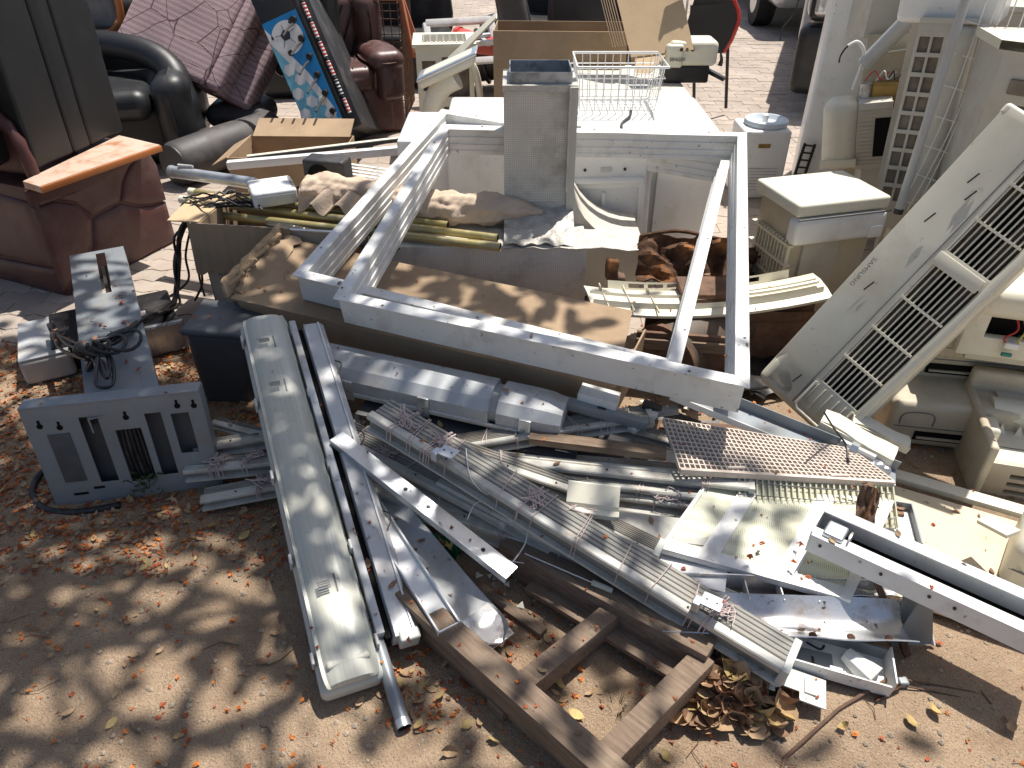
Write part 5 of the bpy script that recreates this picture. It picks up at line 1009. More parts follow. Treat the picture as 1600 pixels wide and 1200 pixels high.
t = thing('oil_drum', 'dark brown drum hidden in the hollow under the upper frame', 'drum', frame(P(1040,560,.12), P(1100,520,.14))); part(t, 'shell', MB().tube([(0,0,0),(.4,0,0)], .13, 28), mat('brown_drum', (.09,.065,.05), .6, dirt=(.2,.15,.1), damt=.5)); part(t, 'rim', MB().tube([(-.008,0,0),(.01,0,0)], .137, 28), 'rustbar')
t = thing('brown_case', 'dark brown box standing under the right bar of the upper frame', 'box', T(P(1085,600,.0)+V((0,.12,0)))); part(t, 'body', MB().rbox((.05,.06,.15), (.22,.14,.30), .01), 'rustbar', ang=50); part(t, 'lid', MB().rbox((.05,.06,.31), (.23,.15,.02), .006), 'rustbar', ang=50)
# ---------------------------------------------------------------- light fittings
# big prismatic fixture
A_, B_ = P(411,500,.40), P(552,1068,.075); L = (B_-A_).length; up = V((.10,-.1,1)); mx = frame(A_, B_, up)
t = thing('light_fixture', 'long weatherproof light fixture with ribbed greenish lens, foremost in the pile', 'light fixture', mx)
hw = .066; prf = []
NR = 26
for k in range(NR+1):
    y = -hw*.84+2*hw*.84*k/NR; arch = .036*(1-abs(y/hw)**4); prf.append((y, arch+(.0007 if k % 2 else 0)))
lens_p = [(-hw,0)]+[(-hw*.97,.02)]+prf+[(hw*.97,.02),(hw,0)]
def rnd_end(p):
    e = min(p.x, L-p.x); k = min(1, max(0, e/.05)); s_ = math.sqrt(max(0, 1-(1-k)**2)); return V((p.x, p.y*(.86+.14*s_), p.z*(.45+.55*s_)))
mb = MB(); xs = [0,.004,.012,.024,.038,.052]+[.052+(L-.104)*k/14 for k in range(1,14)]+[L-.052,L-.038,L-.024,L-.012,L-.004,L]
for x in xs:
    for (y, z) in lens_p: mb.v.append(rnd_end(V((x,y,z))))
K_ = len(lens_p)
for i in range(len(xs)-1):
    for j in range(K_): mb.f.append((i*K_+j, i*K_+(j+1)%K_, (i+1)*K_+(j+1)%K_, (i+1)*K_+j))
mb.f += [tuple(range(K_-1,-1,-1)), tuple((len(xs)-1)*K_+j for j in range(K_))]
ls = part(t, 'lens', mb, 'lens', ang=30)
part(t, 'tray', MB().rbox((L/2,0,-.030), (L+.012,hw*2+.014,.058), .018, m=3), 'lens_rim', ang=50)
cm = MB().rbox((0,0,0), (.03,.008,.035), .003).mesh('clip', 'batten')
for k in range(5): link('clip', cm, t, T((.08+k*(L-.16)/4, hw+.009, -.005))); link('clip', cm, t, T((.08+k*(L-.16)/4, -hw-.009, -.005)))
for x0_, n_ in ((L*.80,4),(L*.11,3),(L*.26,3)):
    pk = MB()
    for q in range(n_): pk.span(x0_+.006*q, x0_+.006*q+.0035, -.03, .0, .0512, .0535)
    pk.span(x0_-.02, x0_+.03, .012,.016,.0352,.0372)
    part(ls, 'printed_marks', pk, 'ink_s', smooth=False)['kind'] = 'stuff'
rim = MB().rbox((L-.045,0,.028), (.02,.10,.016), .007); part(ls, 'end_ridge', rim, 'lens', ang=60); part(ls, 'round_boss', MB().lathe([(.001,.04),(.014,.04),(.016,.036),(.016,.03),(.001,.03)], 16, (.028,-.02,-.008)), 'lens_rim')
# slim double batten beside it
A_, B_ = P(468,512,.385), P(610,1000,.085); L = (B_-A_).length; mx = frame(A_, B_, V((.15,-.1,1)))
t = thing('light_batten', 'slim white double batten with a black gap beside the ribbed fixture', 'light fixture', mx)
part(t, 'wide_channel', MB().prism([(.008,-.04),(.068,-.04),(.075,.0),(.062,.012),(.012,.012)], 0, L, 8), 'batten', ang=20); part(t, 'narrow_channel', MB().span(-.03,L-.02,-.028,-.008,-.04,.006), 'batten', bevel=.002); part(t, 'gap_strip', MB().span(0,L-.01,-.008,.008,-.04,-.010), 'void')
part(t, 'end_clip', MB().rbox((L+.004,.045,-.008), (.03,.05,.05), .006), 'lens_rim', ang=50); part(t, 'inner_lip', MB().span(0,L,.055,.059,.012,.017), 'alu')
for k in range(4): part(t, 'spring_clip', MB().tube(spl([(.15+k*.28,.075,-.01),(.17+k*.28,.09,.0),(.20+k*.28,.085,.01),(.22+k*.28,.07,.012)],4), .002, 5), 'dark')
t = thing('steel_tube', 'short grey steel tube lying on the dirt below the batten', 'tube', frame(P(584,985,.07), P(632,1138,.022))); L = (P(632,1138,.022)-P(584,985,.07)).length
part(t, 'tube', MB().tube([(-.05,0,0),(L,0,0)], .0165, 16, caps=False), 'gsteel'); part(t, 'bore', MB().tube([(L-.02,0,0),(L-.002,0,0)], .0145, 16), 'void'); part(t, 'end_ring', MB().tube([(L-.02,0,0),(L,0,0)], .0175, 16, caps=False), 'steel'); part(t, 'socket', MB().tube([(-.08,0,.002),(-.02,0,.002)], .022, 16), 'navy')
# white weatherproof batten lying across
A_, B_ = P(486,566,.27), P(882,652,.24); L = (B_-A_).length; mx = frame(A_, B_, V((0,-.35,1)))
t = thing('light_fixture', 'white weatherproof fitting body lying across under the long carton', 'light fixture', mx)
hx = [(-.075,-.01),(-.07,-.03),(.06,-.03),(.075,.0),(.066,.035),(.02,.060),(-.03,.056),(-.062,.034)]
part(t, 'body', MB().prism(hx, 0, L*.74, 4), 'batten', ang=25); part(t, 'end_body', MB().prism([(a*.98,b*.97) for a, b in hx], L*.77, L, 4, fn=lambda p: V((p.x, p.y*(1-.16*max(0,(p.x-L*.93)/(L*.07))), p.z*(1-.2*max(0,(p.x-L*.93)/(L*.07)))))), 'batten', ang=25)
part(t, 'inner_core', MB().prism([(a*.8,b*.8) for a, b in hx], L*.7, L*.8, 1), 'grey_pipe'); part(t, 'gasket', MB().span(0,L,-.080,-.074,-.022,-.006), 'alu')
for f in (.20,.50,.88): cp = part(t, 'clip', MB().obox((L*f-.018,-.083,-.03), (.036,0,0), (0,.020,.07), (0,-.008,.003)), 'steel', bevel=.002); part(cp, 'rivet', MB().tube([(L*f,-.076,.004),(L*f,-.082,.003)], .004, 8), 'ink')
bar_thing('steel_channel', 'grey perforated steel channel at the right end of the weatherproof body', 'channel', P(880,628,.27), P(1012,664,.24), .03, .03, 'gsteel', extra=lambda t, L: part(t, 'slot', MB().span(L*.4,L*.5,-.006,.006,.0145,.016), 'ink'))
bar_thing('steel_plate', 'short white steel plate under the right end of the long carton', 'plate', P(905,616,.28), P(965,632,.27), .06, .05, 'alu')
t = thing('plastic_bin', 'dark navy plastic bin leaning behind the ribbed light fixture', 'bin', T(P(352,640,.0)+V((.0,.06,0))) @ Matrix.Rotation(R(6),4,'Y'))
part(t, 'body', MB().rbox((0,.06,.15), (.18,.18,.32), .03, m=3, taper=-.2, wob=.010), 'navy', ang=50); part(t, 'rim', MB().rbox((0,.06,.305), (.235,.23,.022), .01, wob=.008), 'navy', ang=50)
# ---------------------------------------------------------------- grey stand with cut-outs, device, cables
A_ = P(92,792,.006); B_ = P(334,762,.006); TLp = PY(56,662,A_.y+.03); x_ = (B_-A_).normalized(); w = .475; z_ = (TLp-A_); z_ = (z_-x_*z_.dot(x_)).normalized(); h = .345; y_ = z_.cross(x_)
mx = Matrix(((x_.x,y_.x,z_.x,A_.x),(x_.y,y_.y,z_.y,A_.y),(x_.z,y_.z,z_.z,A_.z),(0,0,0,1)))
t = thing('metal_stand', 'grey metal stand lying on its side, base plate with slots and keyholes', 'stand', mx)
hs = [(.14,.19,.07,.30),(.225,.295,.06,.245),(.315,.36,.07,.29),(.385,.435,.14,.28),(.055,.095,.035,.043),(.115,.145,.05,.058)]
hs = [(a*w/.475,b*w/.475,c,d) for a, b, c, d in hs]
bp = part(t, 'base_plate', MB().plate(w, h, .004, [q for q in hs if q[0] > .13]), 'gsteel', bevel=.001)
part(bp, 'top_flange', MB().span(-.003,w+.003,-.004,.05,h,h+.006), 'gsteel', bevel=.002); part(bp, 'side_flange', MB().span(w,w+.004,0,.05,0,h), 'gsteel'); part(bp, 'side_flange', MB().span(-.004,0,0,.05,0,h), 'gsteel')
part(bp, 'inner_box', MB().span(.01,w-.01,.035,.045,.02,h-.005), 'navy')
part(bp, 'recess', MB().span(.045,.105,-.0035,.0,.085,.255), 'navy', bevel=.002)
for x, zz in ((.035,.285),(.085,.275),(.265,.285),(.41,.305),(.455,.30)): kh = part(bp, 'keyhole', MB().tube([(x,-.0015,zz),(x,.004,zz)], .0085, 12), 'void'); part(kh, 'keyhole_slot', MB().span(x-.0035,x+.0035,-.0016,.004,zz,zz+.02), 'void')
for q in hs[4:]: part(bp, 'vent', MB().span(q[0],q[1],-.0016,.003,q[2],q[3]), 'void')
for k in range(5): part(bp, 'cable_inside', MB().tube(spl([(.235+.012*k,.02,.06),(.232+.013*k,.012,.15),(.235+.011*k,.02,.245)],5), .005, 7), 'cable')
ca, cb_ = P(196,640,.305), P(151,392,.30); cl_ = (cb_-ca).length; cm_ = mx.inverted()@frame(ca, cb_); cw = .200
col_ = MB().plate(cl_, cw, .004, [(cl_*.66,cl_*.975,cw*.47,cw*.64)], fn=lambda p: V((p.x, cw/2-p.z, -p.y)))
for q in ((.18),(.80)): col_.span(0,cl_,cw/2-cw*q-.0012,cw/2-cw*q+.0012,-.002,.0012)
col_.span(0,cl_,cw/2-.004,cw/2,-.05,-.004); col_.span(0,cl_,-cw/2,-cw/2+.004,-.05,-.004); col_.v = [cm_@p for p in col_.v]
cp = part(t, 'column', col_, 'gsteel', smooth=False)
hi = MB(); hi.span(cl_*.68,cl_*.95,-.02,.0,-.05,-.045); hi.v = [cm_@p for p in hi.v]; part(cp, 'slot_back', hi, 'dark')
# the flowers lying on it
fo = MB(); rr = random.Random(8)
for k in range(16): p = frame(ca, cb_)@V((cl_*rr.uniform(.02,.62), rr.uniform(-.07,.07), .003)); flower_add(fo, p, .011, rr)
tag(link('fallen_blossoms', fo.mesh('litter', 'fl_r')), 'rust red blossoms fallen on the grey stand column', 'leaf litter', kind='stuff')
# silver device
A_, B_ = P(118,590,.0), P(302,545,.0); mx = frame(A_, B_); t = thing('amplifier', 'silver and black device with ribbed heat sink beneath the grey stand', 'device', mx); L = (B_-A_).length
part(t, 'case', MB().rbox((L*.42,.17,.075), (L*1.05,.30,.11), .012, m=2), 'black', ang=50)
se = part(t, 'silver_end', MB().rbox((-.07,.15,.065), (.17,.32,.10), .016, m=4), mat('taupe_silver', (.42,.38,.34), .45), ang=60); part(se, 'trim', MB().rbox((-.07,.15,.118), (.165,.31,.008), .003), 'batten', ang=50)
fm = MB().span(0,.10,-.003,.0,-.002,.002).mesh('fin', 'steel')
hs_ = part(t, 'heat_sink', MB().span(L*.44,L*.98,.0,.02,.015,.135), 'steel', bevel=.003)
fm = MB().span(0,.004,-.010,.0,.016,.132).mesh('fin', 'steel'); rep(hs_, 'fin', fm, [T((L*.45+.0085*k,0,0)) for k in range(int(L*.53/.0085))])
part(t, 'paper_label', MB().span(L*.5,L*.7,.1,.16,.1305,.132), 'p_white')
# black cables
t = thing('cable_bundle', 'black power cables spilling from the carton and knotted over the grey stand', 'cable', T(P(285,330,.40))); inv = t.matrix_basis.inverted(); rr = random.Random(13)
base_pts = [(400,318,.42),(350,322,.43),(305,335,.42),(283,365,.36),(279,410,.22),(277,455,.12),(262,480,.14),(225,500,.26),(185,525,.36),(150,545,.37)]
for k in range(7):
    j = lambda s=.012: V((rr.gauss(0,s), rr.gauss(0,s), rr.gauss(0,s*.7))); pts = [P(*q)+j() for q in base_pts]
    tails = [[(140,580,.30),(135,620,.16),(118,650,.03)], [(170,570,.36),(165,590,.355),(150,560,.36),(140,590,.25),(128,640,.06)], [(120,540,.33),(90,520,.22),(80,505,.18),(95,545,.24),(140,560,.36)], [(178,560,.36),(170,600,.35),(145,600,.355),(150,560,.38)]][k % 4]
    pts += [P(*q)+j(.006) for q in tails]; part(t, 'cable', MB().tube([inv@p for p in spl(pts, 6)], .0055, 7), 'cable', ang=80)
for k in range(3):
    c = P(150+k*9,548-k*6,.375); r = .035+.008*k; part(t, 'coil_loop', MB().tube([inv@(c+V((r*math.cos(q)*1.3+.02*k, r*math.sin(q), .012*math.sin(2*q)+.01))) for q in [i*.35 for i in range(19)]], .0055, 7), 'cable', ang=80)
part(t, 'knot', MB().rbox(inv@P(132,545,.37), (.07,.05,.05), .022, wob=.012, ws=30), 'cable', ang=60)
for k, (u, v) in enumerate(((318,345),(322,352),(300,348))):
    pts = [P(u,v,.38), P(u-10,v+50,.25), P(u-6,v+90,.12), P(u+2-20*k,v+118,.05)]; part(t, 'cable', MB().tube([inv@p for p in spl(pts,6)], .005, 7), 'cable', ang=80)
part(t, 'plug', MB().rbox(inv@P(322,480,.05), (.03,.03,.05), .01), 'cable', ang=60)
for k in range(5):
    pts = [P(290+rr.uniform(-8,10),318+rr.uniform(-8,14),.43), P(330,300+rr.uniform(0,25),.46), P(370,305+rr.uniform(-5,25),.45), P(410,315+rr.uniform(-5,15),.43)]; part(t, 'cable', MB().tube([inv@(p+V((0,0,rr.uniform(0,.02)))) for p in spl(pts,6)], .004, 6), 'cable', ang=80)
t = thing('rubber_hose', 'thick black rubber hose curling round the foot of the grey stand', 'hose', T(P(60,770,.01))); inv = t.matrix_basis.inverted()
part(t, 'hose', MB().tube([inv@p for p in spl([P(75,730,.05),P(58,748,.02),P(52,772,.014),P(70,795,.014),P(120,800,.012),P(182,790,.014)],8)], .010, 10), 'cable', ang=80); part(t, 'end', MB().tube([inv@P(182,790,.014), inv@P(188,789,.014)], .012, 10), 'black')
# ================================================================ RAILS, TIMBER AND SCRAP IN FRONT
rk = random.Random(31)
def tie(mb, x, w, h, n=1, sk=.0):
    for k in range(n):
        xx = x+rk.uniform(-.004,.004)+k*.0045; e = .0025; s_ = sk+rk.uniform(-.006,.006)
        mb.tube([(xx-s_,-w/2-e,-h-e),(xx-s_,-w/2-e,e),(xx+s_,w/2+e,e),(xx+s_,w/2+e,-h-e),(xx-s_,-w/2-e,-h-e)], .0013, 5)
def tangle(mb, c, r, n=4):
    for k in range(n):
        pts = [V(c)+V((rk.gauss(0,r), rk.gauss(0,r*.7), abs(rk.gauss(0,r*.35)))) for _ in range(7)]; mb.tube(spl(pts,5), .0014, 5)
def headrail(label, A, B, w, h, white=.4, ties=(), tangles=(), up=(0,0,1), ribs=7, m='rail', m2='rail_d', group='tied blind rails', name='blind_rail', mark=True):
    t = thing(name, label, 'rail', frame(A, B, up), group); L = (B-A).length; wf = w*white
    ph = rk.random()*6; ben = rk.uniform(.001,.003)
    bf = lambda p: p+V((0,.4*ben*math.sin(p.x*7+ph),ben*math.sin(p.x*5+ph)))
    part(t, 'face', MB().prism([(-w/2,-h*.30),(-w/2+wf,-h*.30),(-w/2+wf,-.004),(-w/2+wf-.004,0),(-w/2+.003,.0),(-w/2,-.003)], 0, L, 10, fn=bf), m, ang=25)
    part(t, 'web', MB().prism([(-w/2+.010,-h),(-w/2+wf,-h),(-w/2+wf,-h*.30-.0005),(-w/2+.010,-h*.30-.0005)], .004, L-.012, 6, fn=bf), m2, ang=25)
    n = ribs; x0 = -w/2+wf+.001; x1 = w/2; st = (x1-x0)/n; up_ = []
    for k in range(n): up_ += [(x0+k*st,-.0038),(x0+k*st+st*.2,-.001),(x0+k*st+st*.7,-.0018),(x0+k*st+st*.92,-.0038)]
    prof = [(x0,-h)]+[(x1,-h)]+[(x1,-.005)]+up_[::-1]
    part(t, 'ribbed_channel', MB().prism(prof, .006, L-.004, 10, fn=bf), m2, ang=20)
    part(t, 'lower_lip', MB().prism([(-w/2-.006,-h),(-w/2+.010,-h),(-w/2+.010,-h+.007),(-w/2-.006,-h+.007)], 0, L, 10, fn=bf), m)
    part(t, 'end_cap', MB().span(L-.012,L+.006,-w/2-.002,w/2+.002,-h-.001,.002), 'lens_rim', bevel=.003)
    if mark:
        for f in (.22,.55,.8): part(t, 'screw_hole', MB().tube([(L*f,-w/2+wf*.5,-.001),(L*f,-w/2+wf*.5,.002)], .003, 8), 'ink')
    for f in ties: mb = MB(); tie(mb, L*f, w, h, rk.randint(1,2), rk.uniform(-.012,.012)); part(t, 'cord_tie', mb, 'cord')
    for f, n_ in tangles:
        mb = MB(); tie(mb, L*f, w, h, n_, .01); o = part(t, 'wound_cord', mb, 'cord'); o['kind'] = 'stuff'
        mb = MB(); tangle(mb, (L*f+.015,0,.006), .022, 5); o = part(t, 'cord_tangle', mb, 'cord'); o['kind'] = 'stuff'
    return t
# weathered timber frame underneath
def timber(par, name, A, B, w, h, inv):
    mb = MB(); x = B-A; mb.bar(A, B, w, h); n = 8
    o = wpart(par, name, mb, 'wood', bevel=.004); return o
o_ = P(610,920,0); t = thing('pallet', 'weathered timber pallet frame half buried under the rails', 'pallet', frame(P(610,918,.0), P(985,1248,.0)))
mxp = t.matrix_basis; inv = mxp.inverted()
def tb(name, A, B, w, h):
    a, b = inv@A, inv@B; return part(t, name, MB().bar(a, b, w, h), 'wood', bevel=.004)
tb('rail', P(596,900,.085), P(1005,1262,.085), .062, .075); tb('rail', P(790,860,.075), P(1108,1032,.075), .062, .10)
tb('crossbar', P(962,958,.075), P(815,1078,.075), .05, .06); tb('crossbar', P(1098,1036,.07), P(925,1212,.07), .055, .07)
tb('lower_plank', P(660,985,.025), P(1000,1290,.025), .03, .03); tb('spacer_block', P(775,1085,.03), P(800,1108,.03), .06, .04)
tb('board', P(835,905,.05), P(1060,1040,.05), .09, .016); tb('lower_plank', P(720,900,.02), P(850,990,.02), .03, .02)
# rails
headrail('longest blind rail bundle running diagonally to the front right, tied with cord', P(592,634,.335), P(1240,1026,.135), .100, .055, .27, ribs=5, ties=(.12,.22,.36,.46,.55,.65,.73,.80), tangles=((.07,4),(.17,5),(.84,4),(.42,3)))
headrail('ribbed grey rail passing under the longest diagonal bundle from the ribbed fixture', P(505,655,.235), P(800,800,.16), .095, .05, .30, ties=(.2,.5,.7), tangles=((.35,2),))
headrail('cream double rail with a cord coil near its right end cap', P(548,742,.15), P(893,852,.125), .075, .05, .52, ties=(.3,.6), tangles=((.72,8),(.86,3)), m2='beige', ribs=2)
headrail('tied rail slanting up to the right behind the diagonal bundle', P(712,690,.19), P(1015,640,.25), .07, .035, .3, ties=(.15,.3,.45,.6,.75,.9), tangles=((.8,3),))
headrail('white channel rail topmost of the sheaf below the egg crate grille', P(690,702,.17), P(1176,754,.19), .055, .04, .6, ties=(.85,.87), m2='rail', ribs=2)
headrail('cream rail second in the sheaf below the egg crate grille', P(740,724,.15), P(1120,772,.16), .05, .04, .5, ties=(.7,), m2='beige', ribs=2)
headrail('cream rail third in the sheaf, its open end by the perforated panel', P(860,752,.13), P(1208,800,.14), .05, .035, .5, ties=(.6,.62), tangles=((.5,2),), m2='beige', ribs=2)
headrail('lowest rail of the sheaf, reaching towards the perforated white panel', P(900,778,.10), P(1190,826,.11), .045, .03, .5, m2='rail', ribs=2)
headrail('dark ribbed rail offcut behind the lower half of the diagonal bundle', P(880,782,.19), P(1032,856,.155), .06, .05, .25, ties=(.3,))
headrail('left rail stub topmost of three beside the grey stand', P(303,694,.135), P(560,655,.16), .05, .04, .6, ties=(.5,), ribs=2, group='rail stubs beside the grey stand')
headrail('left rail stub in the middle, wound with pink cord', P(289,726,.10), P(560,700,.13), .06, .04, .5, tangles=((.17,9),(.36,3)), ribs=3, group='rail stubs beside the grey stand')
headrail('left rail stub lowest of three, just above the leaf litter', P(314,772,.065), P(560,728,.10), .065, .035, .5, tangles=((.36,4),), ribs=3, group='rail stubs beside the grey stand')
headrail('grey rail buried under the crossing of the tied rails', P(600,720,.10), P(1000,735,.12), .07, .03, .3, ribs=5)
headrail('thin grey rail under the weatherproof fitting body', P(560,690,.15), P(860,745,.13), .05, .025, .3, ribs=4)
headrail('short pale rail offcut stub under the ribbed fixture', P(335,655,.15), P(480,690,.14), .04, .02, .6, ribs=2, group='rail stubs beside the grey stand', mark=False)
for k, (a, b, w_, h_, lb) in enumerate((
    ((640,668,.22),(935,770,.17),.06,.035,'slim grey rail lying parallel behind the longest diagonal bundle'),
    ((575,700,.14),(900,820,.11),.06,.03,'grey rail in the shade below the cream double rail'),
    ((770,708,.13),(1190,738,.16),.045,.03,'narrow rail tucked under the edge of the egg crate grille'),
    ((820,738,.16),(1160,778,.155),.04,.03,'white rail lying on top of the sheaf, second from the grille'),
    ((900,800,.10),(1180,850,.10),.05,.025,'flat rail under the left edge of the perforated panel'),
    ((690,745,.20),(985,905,.13),.05,.04,'dark grey rail hugging the lower side of the diagonal bundle'),
    ((960,660,.19),(1180,720,.17),.05,.025,'grey rail half hidden under the egg crate grille'),
    ((640,760,.08),(840,850,.07),.05,.02,'flat dark rail on the ground under the cream double rail'),
    ((1000,870,.12),(1160,940,.10),.05,.03,'short grey rail under the lower half of the diagonal bundle'))):
    headrail(lb, P(*a), P(*b), w_, h_, .45, ties=(.3,.7) if k % 2 else (.5,), ribs=3, m2='rail' if k % 3 else 'rail_d', mark=k % 2 == 0)
def strip(name, label, cat, A, B, w, th, m, holes=(), flange=0, up=(0,0,1), curl=0):
    t = thing(name, label, cat, frame(A, B, up)); L = (B-A).length
    part(t, 'strip', MB().prism([(-w/2,0),(w/2,0),(w/2,th),(-w/2,th)], 0, L, 12, fn=lambda p: p+V((0,0,curl*math.sin(p.x/L*3.14)))), m)
    if flange: part(t, 'flange', MB().prism([(-w/2-.002,-flange),(-w/2,-flange),(-w/2,th),(-w/2-.002,th)], 0, L, 12, fn=lambda p: p+V((0,0,curl*math.sin(p.x/L*3.14)))), m)
    for f in holes: part(t, 'hole', MB().tube([(L*f,0,th-.001+curl*math.sin(f*3.14)),(L*f,0,th+.0012+curl*math.sin(f*3.14))], .006, 10), 'ink')
    return t
strip('steel_strip', 'bluish flat steel strip with holes crossing in front of the rails', 'strip', P(526,682,.27), P(800,896,.135), .046, .004, 'steel', (.42,.55,.85), .018)
strip('metal_sheet', 'dark blue grey sheet under the weatherproof fitting body', 'sheet', P(570,628,.19), P(905,700,.16), .14, .004, 'navy', (.3,.6))
strip('wooden_lath', 'pale weathered wooden lath behind the rail sheaf', 'lath', P(828,688,.20), P(1040,714,.20), .04, .022, 'wood')
t = strip('white_tray', 'narrow white tray with blossoms lying towards the front', 'tray', P(562,765,.145), P(702,985,.115), .055, .004, 'white'); L = (P(702,985,.115)-P(562,765,.145)).length
for s_ in (-1,1): part(t, 'side_lip', MB().span(0,L,s_*.0275-.002,s_*.0275+.002,-.002,.016), 'white')
part(t, 'end_lip', MB().span(L-.003,L,-.027,.027,0,.012), 'white'); part(t, 'stain', MB().span(L*.92,L*.96,-.015,.015,.004,.0055), 'lf_b')
t = thing('reflector_strip', 'broad grey reflector strip with a rounded end on the dirt', 'strip', frame(P(572,768,.12), P(785,1010,.03))); L = (P(785,1010,.03)-P(572,768,.12)).length
part(t, 'blade', MB().sheet(lambda a, b: V((L*a, (b-.5)*.10*(1 if a < .9 else math.sqrt(max(.02,1-((a-.9)/.1)**2))), .010*math.sin(a*6)+.012*(b-.5)**2*8)), 30, 8, .003), 'batten'); part(t, 'end_plate', MB().sheet(lambda a, b: V((L*(.82+.17*a), (b-.5)*.085, .012+.004*math.sin(a*5))), 8, 4, .003), 'rustmetal'); part(t, 'fold', MB().span(0,L*.8,-.052,-.049,-.012,.006), 'alu')
t = thing('profile_offcut', 'short cream profile offcut lying on the diagonal rail bundle', 'offcut', frame(P(884,790,.225), P(966,800,.22))); L = (P(966,800,.22)-P(884,790,.225)).length
part(t, 'profile', MB().prism([(-.02,0),(.0,.0),(.004,.012),(.045,.045),(.05,.045),(.05,.04),(.012,.004),(.012,-.014),(-.02,-.014)], 0, L, 2), 'cream', ang=20); part(t, 'end_lip', MB().span(L-.002,L+.002,-.02,.0,-.014,.001), 'cream')
mb = MB(); tangle(mb, (0,0,0), .03, 9)
o = solo('cord_tangle', mb, 'cord', 'pink tangled cord heap beside the short cream offcut', 'cord', T(P(905,795,.21)))
t = thing('hanging_cord', 'loose white cord loop with a plastic pull dangling over the timber', 'cord', T(P(800,800,.2))); inv = t.matrix_basis.inverted()
part(t, 'loop', MB().tube([inv@p for p in spl([P(730,812,.18),P(745,785,.2),P(775,790,.2),P(800,815,.19),P(822,805,.2),P(822,845,.16),P(800,880,.12)],7)], .0018, 5), 'wire_w'); part(t, 'line', MB().tube([inv@p for p in spl([P(785,875,.10),P(850,885,.11),P(930,905,.12),P(960,880,.13)],6)], .0018, 5), 'wire_w')
part(t, 'pull', MB().tube([inv@P(925,910,.135), inv@P(957,923,.130)], .0075, 10), 'lens'); part(t, 'pull_line', MB().tube([inv@P(820,865,.13), inv@P(925,910,.135)], .0018, 5), 'wire_w')
t = thing('hanging_cord', 'white cord arc drooping from the cord tangle over the rails', 'cord', T(P(735,720,.28))); inv = t.matrix_basis.inverted(); part(t, 'loop', MB().tube([inv@p for p in spl([P(728,700,.30),P(735,745,.28),P(760,772,.24),P(785,765,.22),P(800,750,.24)],7)], .0016, 5), 'wire_w'); part(t, 'end_knot', MB().lathe([(.001,-.004),(.004,0),(.001,.004)], 8, inv@P(800,750,.24)), 'wire_w')
# plumbing clips of galvanised metal on the rails
for k, (u, v, z) in enumerate(((700,708,.315),(1112,942,.205))):
    t = thing('metal_bracket', ['small galvanised bracket on the upper half of the diagonal bundle','small blue grey bracket on the lower half of the diagonal bundle'][k], 'bracket', T(P(u,v,z)) @ Matrix.Rotation(R(-32),4,'Z'))
    part(t, 'plate', MB().rbox((0,0,.004), (.05,.04,.004), .0015), 'steel', ang=50); part(t, 'tab', MB().rbox((-.03,-.012,-.01), (.02,.03,.03), .004), 'steel', ang=50)
    for q in (-1,1): part(t, 'hole', MB().tube([(q*.012,0,.005),(q*.012,0,.0068)], .003, 8), 'ink')
# green wrapper
t = thing('snack_wrapper', 'torn green and orange wrapper in the shade under the steel strip', 'wrapper', T(P(690,862,.05)) @ Matrix.Rotation(R(-30),4,'Z'))
part(t, 'foil', MB().sheet(lambda a, b: V((.11*(a-.5), .06*(b-.5), .03*nz((a*4,b*4,1),1.5)+.02)), 14, 10, .001), 'green', ang=20); part(t, 'print', MB().sheet(lambda a, b: V((.06*(a-.4), .02*(b-.5), .03*nz((a*3,b*4,1),1.5)+.034)), 8, 5, .001), 'lf_y', ang=20)
# ---------------------------------------------------------------- right hand flat scrap
A_, B_ = P(1052,608,.30), P(1398,748,.15); L = (B_-A_).length
t = thing('steel_angle', 'grey steel angle sloping beneath the foot of the leaning air conditioner', 'angle', frame(A_, B_)); part(t, 'web', MB().prism([(-.03,0),(.03,.004),(.03,.007),(-.03,.003)], 0, L, 10), 'gsteel'); part(t, 'flange', MB().span(0,L,.03,.033,-.0,.04), 'gsteel'); part(t, 'lip', MB().span(0,L,-.033,-.030,-.018,.003), 'alu')
t = crumple('bent_plate', 'dented galvanised plate at the lower end of the steel angle', 'plate', P(1335,712,.19), .20, .07, 'steel', .03, 3, 5, (R(8),R(6),R(-32)), .003); part(t, 'valve', MB().tube([(-.05,0,.03),(.05,-.01,.03)], .012, 10), 'grey_pipe'); part(t, 'nut', MB().tube([(-.02,-.004,.03),(.0,-.006,.03)], .018, 6), 'steel')
t = thing('thin_cable', 'thin black cable hanging from the foot of the leaning air conditioner', 'cable', T(P(1290,655,.3))); inv = t.matrix_basis.inverted(); part(t, 'cable', MB().tube([inv@p for p in spl([P(1288,645,.36),P(1305,672,.27),P(1322,695,.23),P(1325,716,.22)],6)], .003, 6), 'cable'); part(t, 'stub', MB().tube([inv@P(1325,716,.22), inv@P(1326,722,.215)], .004, 6), 'black')
